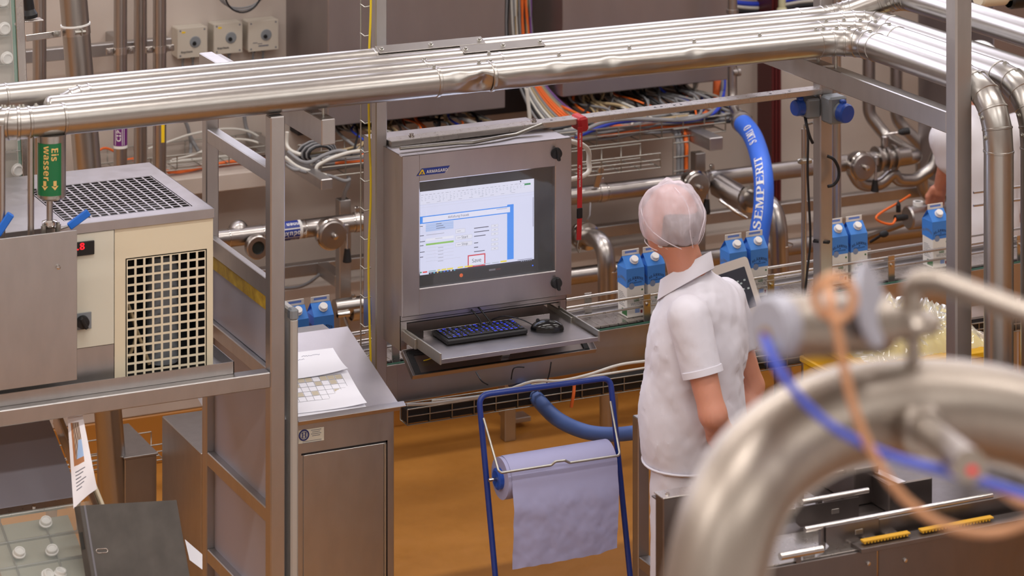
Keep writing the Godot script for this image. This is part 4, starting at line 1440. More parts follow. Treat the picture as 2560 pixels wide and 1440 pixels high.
func conveyor() -> void:
	M.carton_white = std(Color(0.9, 0.885, 0.86), 0.4)
	M.carton_blue = std(Color(0.26, 0.53, 0.87), 0.35)
	var by := 0.8979
	var x0 := 3.62
	var x1 := 8.6
	var t := thing("conveyor", "long stainless carton conveyor running behind the computer cabinet", "conveyor", Vector3((x0 + x1) * 0.5, 0, -9.7))
	part("side_plate", Shape.new().span(Vector3(x0, by - 0.135, -9.555), Vector3(x1, by + 0.004, -9.55), 0.001), M.sheet_steel, t)
	part("side_plate", Shape.new().span(Vector3(x0, by - 0.135, -9.83), Vector3(x1, by + 0.004, -9.825), 0.001), M.sheet_steel, t)
	part("bed", Shape.new().span(Vector3(x0, by - 0.06, -9.825), Vector3(x1, by - 0.012, -9.555), 0.001), M.steel, t)
	part("wear_strip", Shape.new().span(Vector3(x0, by + 0.0, -9.57), Vector3(x1, by + 0.006, -9.556), 0.001), std(Color(0.1, 0.3, 0.22), 0.5), t)
	var slat := mesh_of(Shape.new().box(Vector3.ZERO, Vector3(0.0365, 0.008, 0.14), Basis.IDENTITY, 0.0012), M.steel_bright)
	for i in 130:
		piece("chain_slat", slat, Vector3(x0 + 0.02 + i * 0.038, by - 0.005, -9.69), Basis.IDENTITY, t)
	for q in [[0.9823, -9.62, 0.0055], [0.9441, -9.62, 0.0045], [0.9659, -9.765, 0.005], [0.9209, -9.765, 0.005]]:
		part("guide_rail", Shape.new().tube([Vector3(3.6313, q[0], q[1]), Vector3(x1, q[0], q[1])], q[2], 10), M.steel_bright, t)
	for q in [4.0493, 4.5867, 5.0607, 5.5895, 6.1261, 6.725]:
		var b := part("rail_bracket", Shape.new().span(Vector3(q - 0.015, by - 0.05, -9.606), Vector3(q + 0.015, 0.9823 + 0.012, -9.6), 0.002), M.steel_bright, t)
		part("bracket_bolt", Shape.new().lathe(Vector3(q, 0.9823 - 0.025, -9.6), Vector3.BACK, [Vector2(0.007, 0), Vector2(0.007, 0.007), Vector2(0, 0.008)], 6), M.chrome, b)
		part("bracket_clip", Shape.new().span(Vector3(q - 0.02, 0.9823 - 0.012, -9.624), Vector3(q + 0.018, 0.9823 - 0.008, -9.598), 0.001), M.steel_bright, b)
	for q in [4.3639, 4.9052, 5.4178, 6.1302, 6.697]:
		part("rail_bracket", Shape.new().span(Vector3(q - 0.015, by - 0.05, -9.785), Vector3(q + 0.015, 0.9659 + 0.008, -9.778), 0.002), M.steel_bright, t)
	for q in [4.0, 5.4, 6.8, 8.2]:
		for z in [-9.6, -9.79]:
			part("leg", Shape.new().span(Vector3(q - 0.02, 0, z - 0.02), Vector3(q + 0.02, by - 0.135, z + 0.02), 0.002), M.steel_tube, t)
	part("end_plate", Shape.new().span(Vector3(3.977, 0.7563, -9.545), Vector3(4.0308, 0.9043, -9.55), 0.002), M.steel, t)
	# the belt climbs slightly to the right
	t.rotation.z = 0.017
	t.position.y += 0.017 * (t.position.x - 4.6)
	# cartons on the belt
	var spots := [3.6875, 3.7841, 5.0259, 5.1132, 5.465, 5.557, 5.9122, 6.0002, 6.3731]
	var names := ["milk carton half hidden by the white board edge", "milk carton just left of the wire ladder post, above the desk", "milk carton right of the computer cabinet, left of its pair", "milk carton partly behind the operator's chin and collar", "milk carton behind the white tablet terminal", "milk carton beside the tablet terminal, right of its pair", "milk carton right beside the socket post", "milk carton right of the one beside the socket post", "milk carton half hidden by the thick post"]
	var proto := milk_carton()
	for i in spots.size():
		var c := proto
		if i > 0:
			c = proto.duplicate()
			c.name = numbered("milk_carton")
			add_child(c)
		c.position = Vector3(spots[i], by + 0.017 * (spots[i] - 4.6), -9.692)
		c.rotation.z = 0.017
		c.rotation.y = deg_to_rad([1.0, -1.0, 0.5, 1.5, -0.5, 0.0, 0.5, -0.5, 0.0][i])
		tag(c, "blue and white " + names[i], "milk carton", "milk cartons on the conveyor")
	# wire tray and cables below the conveyor
	wire_tray("wire cable tray hung below the front of the conveyor", 4.0255, 7.2, by - 0.2, -9.54, -9.475, 0.055, 0.085)
	solo("tray_filler", Shape.new().span(Vector3(4.0255, by - 0.197, -9.535), Vector3(7.2, by - 0.147, -9.48), 0.003), M.black, "plain black channel lying in the wire tray below the conveyor", "filler")  # plain black box added behind the tray wires, darkening the gaps between them
	cable_run("cable", "pale grey cable lying along the wire tray below the conveyor", "cable", [Vector3(4.005, 0.7867, -9.43), Vector3(4.1152, 0.777, -9.43), Vector3(4.2232, 0.7761, -9.43), Vector3(4.3479, 0.7774, -9.43), Vector3(4.4897, 0.8022, -9.43), Vector3(4.6011, 0.7899, -9.43), Vector3(4.7135, 0.7963, -9.43), Vector3(4.8433, 0.8151, -9.43), Vector3(4.9909, 0.813, -9.43), Vector3(5.2576, 0.8071, -9.43)], 0.0055, M.cable_white)
	cable_run("cable", "white cable lying lower in the wire tray below the conveyor", "cable", [Vector3(4.1128, 0.7769, -9.46), Vector3(4.299, 0.7681, -9.46), Vector3(4.5358, 0.7757, -9.46), Vector3(4.7772, 0.7777, -9.46), Vector3(5.0067, 0.7804, -9.46)], 0.004, M.cable_white)
	for q in [[Vector3(4.3015, 0.8417, -9.5), Vector3(4.3053, 0.8214, -9.46), Vector3(4.3303, 0.8037, -9.46), "thin black wire end at the left below the drawer flap"], [Vector3(4.4216, 0.8113, -9.46), Vector3(4.4233, 0.8569, -9.44), Vector3(4.4722, 0.8475, -9.46), "black cable tie loop on the wire tray below the flap"], [Vector3(4.5708, 0.8587, -9.44), Vector3(4.5596, 0.8271, -9.43), Vector3(4.5468, 0.783, -9.43), "upright black cable tie end at the wire tray"]]:
		cable_run("cable_tie", q[3], "cable tie", [q[0], q[1], q[2]], 0.0025, M.cable_black)
	cable_run("hanging_tape", "short orange tape hanging below the wire tray", "tape", [Vector3(4.6637, 0.7742, -9.44), Vector3(4.6506, 0.7386, -9.42), Vector3(4.641, 0.6925, -9.42)], 0.006, M.cable_orange)
	# thick blue hose
	cable_run("thick_hose", "thick dull blue hose sagging from the conveyor towards the operator", "hose", [Vector3(4.5076, 0.7388, -9.62), Vector3(4.523, 0.7327, -9.5), Vector3(4.5705, 0.6697, -9.4), Vector3(4.6326, 0.6441, -9.3), Vector3(4.6934, 0.6547, -9.2), Vector3(4.7527, 0.6853, -9.1), Vector3(4.9262, 0.7343, -8.95), Vector3(5.1222, 0.6936, -8.9)], 0.0265, M.blue_dark_hose)
	solo("rack_leg", Shape.new().span(Vector3(5.1975, 0.0365, -11.2), Vector3(5.2535, 0.64, -11.25), 0.003).box(Vector3(5.2591, 0.0389, -11.18), Vector3(0.08, 0.02, 0.08)), M.steel_tube, "steel leg with a foot plate standing under the conveyor by the wall", "leg")
	# tablet terminal standing at the conveyor
	var tc := Vector3(5.3161, 1.0268, -9.42)
	var tb := Basis(Vector3.UP, deg_to_rad(6.0)) * Basis(Vector3.BACK, deg_to_rad(7.0)) * Basis(Vector3.RIGHT, deg_to_rad(-22.0))
	var tt := thing("tablet_terminal", "white framed tablet terminal tilted behind the operator's shoulder", "terminal", Vector3(tc.x, tc.y - 0.15, tc.z))
	var outl := PackedVector2Array()
	var inn := PackedVector2Array()
	for k in 4:
		for j in 5:
			var an := PI / 2 * (k + j / 4.0)
			var cs := Vector2([1, -1, -1, 1][k], [1, 1, -1, -1][k])
			outl.append(Vector2(cs.x * 0.07, cs.y * 0.093) + Vector2(cos(an), sin(an)) * 0.014)
			inn.append(Vector2(cs.x * 0.056, cs.y * 0.07) + Vector2(cos(an), sin(an)) * 0.004)
	part("case", Shape.new().slab(tc, tb.x, tb.y, outl, 0.016), std(Color(0.86, 0.83, 0.81), 0.4), tt)
	var sc := part("display", Shape.new().slab(tc + tb.z * 0.016, tb.x, tb.y, inn, 0.001), std(Color(0.26, 0.27, 0.32), 0.25), tt)
	var ds := Shape.new()
	for q in [[0.0, 0.03], [0.012, 0.02], [0.004, 0.01], [0.014, -0.002], [0.002, -0.012], [-0.02, 0.02], [-0.03, 0.0], [0.03, 0.028], [0.036, -0.004]]:
		ds.box(tc + tb * Vector3(q[0] + 0.012, q[1], 0.0175), Vector3(0.009, 0.006, 0.0005), tb, 0.0)
	part("display_print", ds, std(Color(0.75, 0.82, 0.84), 0.5), sc)
	part("arm", Shape.new().tube([tc, tc + Vector3(0.0, -0.12, -0.05), Vector3(tc.x, by - 0.1, -9.54)], 0.012, 10), M.steel_tube, tt)


# round blind cap on a tee, with its clamp ring and a hanging lever
func cap_valve(label: String, at: Vector3, r: float, lever: Array) -> void:
	var t := thing("cap_valve", label, "valve", at - Vector3(0, r, 0), "round capped valves")
	part("housing", Shape.new().lathe(at, Vector3.BACK, [Vector2(r * 0.6, -0.06), Vector2(r * 0.92, -0.045), Vector2(r, -0.03), Vector2(r, 0.012)], 36), M.pipe_steel, t)
	part("clamp_ring", Shape.new().lathe(at, Vector3.BACK, [Vector2(r, -0.002), Vector2(r * 1.1, 0.002), Vector2(r * 1.1, 0.014), Vector2(r, 0.018)], 36), M.chrome, t)
	part("cap", Shape.new().lathe(at, Vector3.BACK, [Vector2(r, 0.014), Vector2(r * 0.97, 0.03), Vector2(r * 0.88, 0.034), Vector2(0, 0.036)], 36), M.pipe_steel, t)
	part("centre_nut", Shape.new().lathe(at, Vector3.BACK, [Vector2(0.013, 0.034), Vector2(0.011, 0.056), Vector2(0, 0.06)], 16), M.chrome, t)
	if lever:
		part("lever", Shape.new().tube([lever[0], lever[1]], 0.006, 10), M.chrome, t)
		part("lever_boss", Shape.new().lathe(lever[0], lever[0] - lever[1], [Vector2(0.014, -0.012), Vector2(0.016, 0.02), Vector2(0.01, 0.026)], 14), M.pipe_steel, t)
		var d: Vector3 = (lever[2] - lever[1]).normalized()
		part("grip", Shape.new().lathe(lever[1], d, [Vector2(0.0, 0.0), Vector2(0.011, 0.0), Vector2(0.018, 0.05), Vector2(0.017, lever[1].distance_to(lever[2])), Vector2(0, lever[1].distance_to(lever[2]) + 0.004)], 14), M.rubber, t)


func product_pipes() -> void:
	var my := 1.0269
	var z := -10.9
	var r := 0.0365
	var t := thing("product_pipe", "long stainless product pipe running along the wall behind the conveyor", "pipe", Vector3(5, my, z))
	part("pipe", Shape.new().tube([Vector3(3.4202, my, z), Vector3(7.0219, my, z)], r, 28), M.pipe_steel, t)
	for q in [3.8624, 4.0047, 4.1825, 4.3885, 4.4318, 5.4894, 5.5325, 5.807, 6.0286, 6.5019]:
		var g := Shape.new()
		ring(g, Vector3(q, my, z), Vector3.RIGHT, r, 0.003, 0.0012)
		part("weld_ring", g, M.chrome, t)
	for q in [4.4093, 5.51, 6.0383]:
		var c := Shape.new()
		c.lathe(Vector3(q, my, z), Vector3.RIGHT, [Vector2(r, -0.013), Vector2(r + 0.003, -0.013), Vector2(r + 0.003, 0.013), Vector2(r, 0.013)], 28)
		c.box(Vector3(q, my + r + 0.012, z), Vector3(0.02, 0.026, 0.008), Basis.IDENTITY, 0.002)
		c.lathe(Vector3(q, my + r + 0.018, z), Vector3.BACK, [Vector2(0.009, -0.008), Vector2(0.009, 0.008), Vector2(0, 0.009)], 12)
		part("pipe_clamp", c, M.steel_bright, t)
	# blue and white label, upside down
	var lx0 := 4.0637
	var lx1 := 4.1654
	for q in [[lx0, lx1, -95.0, 75.0, M.white, 0.0005], [lx0, lx1 - 0.012, -92.0, -28.0, M.blue_label, 0.0009], [lx0, lx1 - 0.012, -20.0, 30.0, M.blue_label, 0.0009], [lx0, lx1 - 0.012, 36.0, 70.0, M.blue_label, 0.0009]]:
		var rows := [[], []]
		for j in 13:
			var an := deg_to_rad(lerpf(q[2], q[3], j / 12.0))
			for i in 2:
				rows[i].append(Vector3([q[1], q[0]][i], my - sin(an) * (r + q[5]), z + cos(an) * (r + q[5])))
		part("label_band", Shape.new().sheet(rows, 0.0002), q[4], t)
	var turned := func(x: float, y: float, dep: float, mid: float) -> Vector3:
		var an := deg_to_rad(mid) + y / (r + 0.0014) * 1.0
		return Vector3(4.1314 - x, my - sin(an) * (r + 0.0012 + dep), z + cos(an) * (r + 0.0012 + dep))
	part("label_word", Shape.new().letters("Produkt", font_bold, 0.019, turned.bind(6.0), 0.0004), M.white, t)
	part("label_word", Shape.new().letters("Innen", font_bold, 0.016, turned.bind(-52.0), 0.0004), M.white, t)
	part("label_word", Shape.new().letters("fest", font_sans, 0.014, turned.bind(54.0), 0.0004), M.white, t)
	# sight glass facing forward, with a domed fitting behind it
	var sg := thing("sight_glass", "round sight glass in a thick steel ring on the product pipe", "sight glass", Vector3(3.9372, 1.0195, -10.83) - Vector3(0, 0.05, 0))
	part("neck", Shape.new().lathe(Vector3(3.966, 0.9957, -10.9), Vector3.BACK, [Vector2(0.036, 0), Vector2(0.036, 0.05)], 28), M.pipe_steel, sg)
	part("ring", Shape.new().lathe(Vector3(3.9593, 0.9965, -10.9), Vector3.BACK, [Vector2(0.036, 0.05), Vector2(0.047, 0.05), Vector2(0.047, 0.078), Vector2(0.043, 0.082), Vector2(0.026, 0.082), Vector2(0.026, 0.07)], 32), M.pipe_steel, sg)
	part("glass", Shape.new().lathe(Vector3(3.9593, 0.9965, -10.9), Vector3.BACK, [Vector2(0.027, 0.072), Vector2(0, 0.072)], 28), std(Color(0.16, 0.19, 0.19), 0.08), sg)
	part("rear_dome", Shape.new().ball(Vector3(3.9125, 1.0287, -10.9) + Vector3(0, 0.01, -0.02), Vector3(0.042, 0.05, 0.042), 24), M.pipe_steel, sg)
	cap_valve("round capped valve with a black lever, just left of the wire ladder post", Vector3(4.2718, 1.0118, -10.84), 0.058, [Vector3(4.3443, 1.0154, -10.85), Vector3(4.3437, 0.9429, -10.84), Vector3(4.3437, 0.8902, -10.84)])
	cap_valve("round capped valve behind the operator's hairnet", Vector3(5.9222, 1.0274, -10.84), 0.058, [Vector3(5.9913, 1.0482, -10.85), Vector3(5.9799, 0.962, -10.84), Vector3(5.9761, 0.9015, -10.84)])
	cap_valve("round capped valve right of the socket post", Vector3(6.7417, 1.0246, -10.84), 0.058, [Vector3(6.8254, 1.0293, -10.85), Vector3(6.815, 0.9543, -10.84), Vector3(6.813, 0.9057, -10.84)])
	# elbow going down right of the cabinet
	t = thing("pipe_bend", "stainless pipe bending down behind the first pair of cartons", "pipe", Vector3(5.3528, 0.9208, -10.6), "pipes bending down")
	part("pipe", Shape.new().tube(fillet([Vector3(5.3676, 0.8848, -10.82), Vector3(5.3719, 0.9236, -10.58), Vector3(5.3864, 0, -10.58)], 0.1, 10), 0.0375, 24), M.pipe_steel, t)
	for f in [0.12, 0.3]:
		var g := Shape.new()
		var a := Vector3(5.3676, 0.8848, -10.82)
		var b := Vector3(5.3719, 0.9236, -10.58)
		g.lathe(a.lerp(b, f), b - a, [Vector2(0.037, -0.012), Vector2(0.055, -0.008), Vector2(0.055, 0.008), Vector2(0.037, 0.012)], 30)
		part("clamp_ring", g, M.chrome, t)
	part("weld_ring", Shape.new().lathe(Vector3(5.3864, 0.7984, -10.58), Vector3.UP, [Vector2(0.0375, -0.003), Vector2(0.0388, 0), Vector2(0.0375, 0.003)], 24), M.chrome, t)
	part("lever", Shape.new().tube([Vector3(5.4344, 1.0027, -10.85), Vector3(5.4057, 0.9647, -10.8), Vector3(5.3696, 0.9609, -10.75)], 0.005, 8), M.pipe_steel, t)
	t = thing("pipe_bend", "stainless pipe bending down behind the blue hose and the tablet", "pipe", Vector3(6.1775, 0.8927, -10.6), "pipes bending down")
	part("pipe", Shape.new().tube(fillet([Vector3(6.1131, 0.9786, -10.75), Vector3(6.0996, 1.0203, -10.45), Vector3(6.132, 0, -10.45)], 0.12, 10), 0.0375, 24), M.pipe_steel, t)
	part("thick_branch", Shape.new().tube([Vector3(6.0563, 1.0056, -10.88), Vector3(6.1154, 0.9635, -10.72)], 0.05, 24), M.pipe_steel, t)
	part("clamp_ring", Shape.new().lathe(Vector3(6.1117, 0.982, -10.7), Vector3(-0.0135, 0.0417, 0.3), [Vector2(0.037, -0.012), Vector2(0.056, -0.008), Vector2(0.056, 0.008), Vector2(0.037, 0.012)], 30), M.chrome, t)
	part("weld_ring", Shape.new().lathe(Vector3(6.1282, 0.8486, -10.45), Vector3.UP, [Vector2(0.0375, -0.003), Vector2(0.0388, 0), Vector2(0.0375, 0.003)], 24), M.chrome, t)
	part("lever", Shape.new().tube([Vector3(5.9657, 0.993, -10.7), Vector3(5.9972, 0.9583, -10.62), Vector3(6.0393, 0.9333, -10.6)], 0.008, 8), M.chrome, t)
	# lower pipe
	t = thing("return_pipe", "lower stainless pipe behind the conveyor, below the product pipe", "pipe", Vector3(5, 0.6936, z))
	part("pipe", Shape.new().tube([Vector3(4.3126, 0.6936, z), Vector3(7.3363, 0.6936, z)], 0.035, 24), M.pipe_steel, t)
	var c2 := Shape.new()
	c2.lathe(Vector3(4.3954, 0.6711, -10.9), Vector3.RIGHT, [Vector2(0.035, -0.013), Vector2(0.039, -0.013), Vector2(0.039, 0.013), Vector2(0.035, 0.013)], 24)
	c2.lathe(Vector3(4.3954, 0.729, -10.9), Vector3.BACK, [Vector2(0.009, -0.008), Vector2(0.009, 0.008), Vector2(0, 0.009)], 12)
	part("pipe_clamp", c2, M.steel_bright, t)
	part("lever", Shape.new().tube([Vector3(4.2775, 0.7128, -10.7), Vector3(4.2593, 0.6797, -10.6)], 0.007, 8), M.chrome, t)
	part("lever_boss", Shape.new().lathe(Vector3(4.3294, 0.6774, -10.86), Vector3.RIGHT, [Vector2(0.012, -0.02), Vector2(0.014, 0.03), Vector2(0, 0.032)], 12), M.chrome, t)
	for q in [[Vector3(4.0135, 0.8694, -10), Vector3(4.0771, 0.87, -10), 0.006], [Vector3(4.0218, 0.8498, -9.95), Vector3(4.0773, 0.8543, -9.95), 0.009], [Vector3(4.0174, 0.8263, -9.9), Vector3(4.0616, 0.8264, -9.9), 0.009]]:
		part("short_rod", Shape.new().tube([q[0], q[1]], q[2], 10), M.chrome, t)  # short free rods near the conveyor, only grouped under this pipe
	# square tube rack by the wall
	t = thing("pipe_rack", "square steel tube rack by the wall that carries the product pipes", "rack", Vector3(5, 0, -11.2))
	var ry := 0.7451
	part("rail", Shape.new().span(Vector3(3.9869, ry - 0.025, -11.33), Vector3(7.4092, ry + 0.025, -11.28), 0.003), M.steel_tube, t)
	for q in [[4.4104, 1.0862], [6.0526, 1.1082], [5.15, 1.2]]:
		part("upright", Shape.new().span(Vector3(q[0] - 0.025, 0, -11.075), Vector3(q[0] + 0.025, q[1], -11.025), 0.003), M.steel_tube, t)
		part("cross_arm", Shape.new().span(Vector3(q[0] - 0.025, ry - 0.025, -11.28), Vector3(q[0] + 0.025, ry + 0.025, -11.075), 0.003), M.steel_tube, t)
	cable_run("cable", "grey cable sagging below the wall rail above the desk", "cable", [Vector3(4.1929, 0.7075, -11.2), Vector3(4.2713, 0.7044, -11.2), Vector3(4.3316, 0.7132, -11.22), Vector3(4.3912, 0.7286, -11.26)], 0.007, M.cable_grey)
	# tubes coming down at the right
	for q in [[[Vector3(7.0076, 1.5883, -11.2), Vector3(7.0076, 1.1481, -11.2), Vector3(7.073, 1.0445, -11.15), Vector3(7.0696, 1.0292, -11), Vector3(7.0843, 1.0142, -10.9), Vector3(6.9288, 1.0092, -10.9)], "steel tube coming down the wall into the right valve group"], [[Vector3(7.1833, 1.5286, -11.25), Vector3(7.1854, 1.0933, -11.25), Vector3(7.2835, 0.9818, -11.2), Vector3(7.2921, 0.7851, -11.2), Vector3(7.3436, 0.7288, -11.2), Vector3(7.5382, 0.7038, -11.2)], "steel tube coming down the wall and snaking behind the thick post"], [[Vector3(6.7651, 0.9783, -10.95), Vector3(6.806, 0.9091, -10.95), Vector3(6.9089, 0.8981, -10.95), Vector3(6.9751, 0.9474, -10.95), Vector3(7.0021, 0.9093, -10.95), Vector3(7.0854, 0.8968, -10.95), Vector3(7.1797, 0.9436, -10.95), Vector3(7.2112, 1.0114, -10.95)], "dark steel pipe bends below the right valve group"]]:
		solo("bent_tube", Shape.new().tube(fillet(q[0], 0.09, 6), 0.029, 20), M.pipe_steel, q[1], "pipe", "bent tubes at the right wall")
	# clamps and stem of the right valve group
	t = thing("butterfly_valve", "clamped valve with an upright stem and a black lever grip, right of the round cap", "valve", Vector3(6.9082, 0.9833, -10.9))
	for q in [6.8609, 6.902, 6.9433]:
		part("clamp_ring", Shape.new().lathe(Vector3(q, my, z), Vector3.RIGHT, [Vector2(r, -0.009), Vector2(0.056, -0.006), Vector2(0.056, 0.006), Vector2(r, 0.009)], 30), M.pipe_steel, t)
	part("stem", Shape.new().lathe(Vector3(6.902, 1.0716, -10.9), Vector3.UP, [Vector2(0.024, -0.02), Vector2(0.018, 0.0), Vector2(0.018, 0.05), Vector2(0.012, 0.055), Vector2(0, 0.056)], 20), M.pipe_steel, t)
	part("lever", Shape.new().tube([Vector3(6.902, 1.1312, -10.9), Vector3(6.9676, 1.1377, -10.88)], 0.005, 8), M.chrome, t)
	part("grip", Shape.new().lathe(Vector3(6.9594, 1.1385, -10.88), Vector3(0.0639, 0.0045, 0.01), [Vector2(0.008, 0), Vector2(0.015, 0.015), Vector2(0.015, 0.05), Vector2(0, 0.054)], 14), M.rubber, t)
	# small actuator
	t = thing("air_actuator", "small steel actuator cylinder with an orange air hose, right of the cartons", "actuator", Vector3(6.7593, 0.8248, -10.4))
	part("cylinder", Shape.new().lathe(Vector3(6.6958, 0.9077, -10.4), Vector3.RIGHT, [Vector2(0, 0), Vector2(0.044, 0), Vector2(0.05, 0.006), Vector2(0.05, 0.2), Vector2(0, 0.2)], 28), M.pipe_steel, t)
	part("bracket", Shape.new().tube([Vector3(6.7593, 0.9006, -10.4), Vector3(6.7593, 0.6936, -10.87)], 0.012, 10), M.pipe_steel, t)
	part("plug", Shape.new().lathe(Vector3(6.6174, 0.922, -10.37), Vector3.RIGHT, [Vector2(0, 0), Vector2(0.014, 0), Vector2(0.014, 0.04), Vector2(0.01, 0.06)], 12), M.black, t)
	part("fitting", Shape.new().lathe(Vector3(6.646, 0.9408, -10.39), Vector3.UP, [Vector2(0.01, 0), Vector2(0.01, 0.03), Vector2(0.006, 0.04), Vector2(0, 0.05)], 12), M.black, t)
	part("top_port", Shape.new().lathe(Vector3(6.7494, 0.9639, -10.4), Vector3.UP, [Vector2(0.022, -0.01), Vector2(0.022, 0.008), Vector2(0.014, 0.008)], 16), M.white, t)
	part("air_hose", Shape.new().tube(curve([Vector3(6.7742, 0.9716, -10.5), Vector3(6.6533, 0.9664, -10.42), Vector3(6.559, 0.9528, -10.38), Vector3(6.5108, 0.9404, -10.35), Vector3(6.5401, 0.9188, -10.35), Vector3(6.589, 0.9066, -10.35), Vector3(6.6214, 0.9232, -10.37)], 6), 0.005, 8), M.cable_orange, t)
	part("paddle_handle", Shape.new().tube([Vector3(6.2643, 0.9556, -10), Vector3(6.278, 0.9904, -9.95)], 0.006, 8).ball(Vector3(6.2904, 0.9994, -9.94), Vector3(0.022, 0.014, 0.01), 16), M.rubber, t)


func wall_gear() -> void:
	# two switch cabinets
	for q in [[4.4031, 5.2068, 1.3449, -11.2, "wide grey steel switch cabinet on the wall behind the computer cabinet"], [5.5025, 6.3226, 1.3524, -11.25, "grey steel switch cabinet on the wall left of the blue hose"]]:
		var t := thing("switch_cabinet", q[4], "cabinet", Vector3((q[0] + q[1]) * 0.5, q[2], q[3] - 0.2), "switch cabinets on the wall")
		part("body", Shape.new().span(Vector3(q[0] + 0.004, q[2], -11.7), Vector3(q[1] - 0.004, q[2] + 1.2, q[3] - 0.022), 0.002), M.cabinet, t)
		part("door", Shape.new().span(Vector3(q[0], q[2] + 0.004, q[3] - 0.02), Vector3(q[1], q[2] + 1.2, q[3]), 0.003), M.cabinet, t)
		part("gland_plate", Shape.new().span(Vector3(q[0] + 0.05, q[2] - 0.012, -11.6), Vector3(q[1] - 0.05, q[2] + 0.001, q[3] - 0.06), 0.001), M.black, t)
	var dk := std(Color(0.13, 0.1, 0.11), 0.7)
	solo("shade_infill", Shape.new().span(Vector3(4.4231, 1.2227, -11.7), Vector3(6.3026, 1.3249, -11.6), 0.004), dk, "added dark duct on the wall below the switch cabinets", "infill")  # dark strip stands in for the shadowed gap behind the cables
	# trays
	wire_tray("long wire cable tray full of cables below the switch cabinets", 4.2898, 6.1487, 1.2027, -11.25, -10.98, 0.07, 0.1, 0.003)
	wire_tray("wire cable tray on the wall at the left, behind the frame posts", 3.4984, 4.2874, 1.1739, -11.68, -11.45, 0.06, 0.11)
	wire_tray("small empty wire basket right of the computer cabinet", 5.3677, 5.7367, 1.1304, -10.98, -10.8, 0.06, 0.085, 0.003)
	solo("tray_ledge", Shape.new().span(Vector3(3.4513, 1.0773, -11.7), Vector3(4.2678, 1.1473, -11.4), 0.004), M.wall, "pale ledge under the left wire tray", "ledge")
	# square tube brackets under the trays
	for q in [[1792, 361, -10.75, "square tube bracket end under the right end of the cable tray"], [818, 460, -10.75, "square tube bracket end under the left end of the cable tray"]]:
		pass
	solo("tray_bracket", Shape.new().span(Vector3(5.9733, 1.1745, -10.8) + Vector3(0, 0, -0.88), Vector3(6.0369, 1.2289, -10.8), 0.003), M.steel_tube, "square tube bracket end under the right end of the cable tray", "bracket", "tray brackets")
	solo("tray_bracket", Shape.new().span(Vector3(4.2169, 1.199, -10.8) + Vector3(0, 0, -0.88), Vector3(4.2662, 1.2413, -10.8), 0.003), M.steel_tube, "square tube bracket end under the left end of the cable tray", "bracket", "tray brackets")
	# cables dropping from the cabinets into the tray
	var cols: Array = [M.cable_grey, M.cable_grey, M.cable_grey, M.cable_black, M.cable_tan, M.cable_tan, M.cable_orange, M.cable_grey, M.cable_black, M.cable_blue, M.cable_white]
	var g := RandomNumberGenerator.new()
	g.seed = 21
	for q in [[4.5031, 5.1568, 46, 1.3449, "tangle of cables dropping from the left switch cabinet into the tray"], [5.5525, 6.2226, 58, 1.3524, "tangle of cables dropping from the right switch cabinet into the tray"]]:
		var t := thing("cable_bundle", q[4], "cables", Vector3((q[0] + q[1]) * 0.5, 1.2027, -11.2), "cable bundles at the switch cabinets")
		for i in q[2]:
			var x: float = lerpf(q[0], q[1], (i + g.randf()) / q[2])
			var zz := -11.33 - g.randf() * 0.2
			var dx := (g.randf() - 0.5) * 0.3
			var run: float = signf(g.randf() - 0.5) * (0.15 + g.randf() * 0.3)
			var ty: float = 1.2027 + 0.01 + g.randf() * 0.05
			var tz := -11.02 - g.randf() * 0.18
			var ex: float = clampf(x + dx + run, 4.3071, 6.1231)
			part("cable", Shape.new().tube(curve([Vector3(x, q[3] - 0.002, zz), Vector3(x + dx * 0.2, q[3] - 0.05, zz + 0.01), Vector3(x + dx * 0.8, ty + 0.05, lerpf(zz, tz, 0.6)), Vector3(x + dx + run * 0.3, ty + 0.005, tz), Vector3(ex, ty, tz)], 5), 0.004 + g.randf() * 0.003, 6), cols[g.randi() % cols.size()], t)
	# cables lying in the long tray
	var tb := thing("cable_bundle", "grey cables lying lengthwise in the long tray below the switch cabinets", "cables", Vector3(5, 1.2027, -11.1), "cable bundles at the switch cabinets")
	for i in 22:
		var pts := []
		var zz := -11.22 + 0.2 * g.randf()
		var yy: float = 1.2027 + 0.008 + g.randf() * 0.045
		for j in 12:
			pts.append(Vector3(lerpf(4.2985, 6.1329, j / 11.0), yy + (g.randf() - 0.5) * 0.012, zz + (g.randf() - 0.5) * 0.03))
		part("cable", Shape.new().tube(curve(pts, 3), 0.0045 + g.randf() * 0.003, 6), [M.cable_grey, M.cable_grey, M.cable_white, M.cable_grey, M.cable_orange][g.randi() % 5], tb)
	cable_run("cable", "long grey cable sagging over the tray from the cabinet to the right end", "cable", [Vector3(5.4271, 1.2603, -10.97), Vector3(5.5397, 1.2995, -10.97), Vector3(5.6532, 1.3052, -10.97), Vector3(5.7676, 1.294, -10.97), Vector3(5.9215, 1.2756, -10.97), Vector3(6.038, 1.2813, -10.97), Vector3(6.1788, 1.284, -11.1), Vector3(6.3103, 1.3011, -11.3), Vector3(6.3682, 1.3293, -11.4)], 0.009, M.cable_grey)
	cable_run("cable", "blue cable following the sagging grey cable over the tray", "cable", [Vector3(5.4344, 1.2414, -11), Vector3(5.5927, 1.2812, -11), Vector3(5.745, 1.2866, -11), Vector3(5.8603, 1.2702, -11), Vector3(5.9765, 1.2605, -11), Vector3(6.0839, 1.274, -11), Vector3(6.1926, 1.2879, -11.1), Vector3(6.3204, 1.3002, -11.3), Vector3(6.3784, 1.3283, -11.4)], 0.008, M.cable_blue)
	var ob := thing("cable_bundle", "orange cables dropping at the right end of the cable tray", "cables", Vector3(6.2284, 1.2675, -11.2), "cable bundles at the switch cabinets")
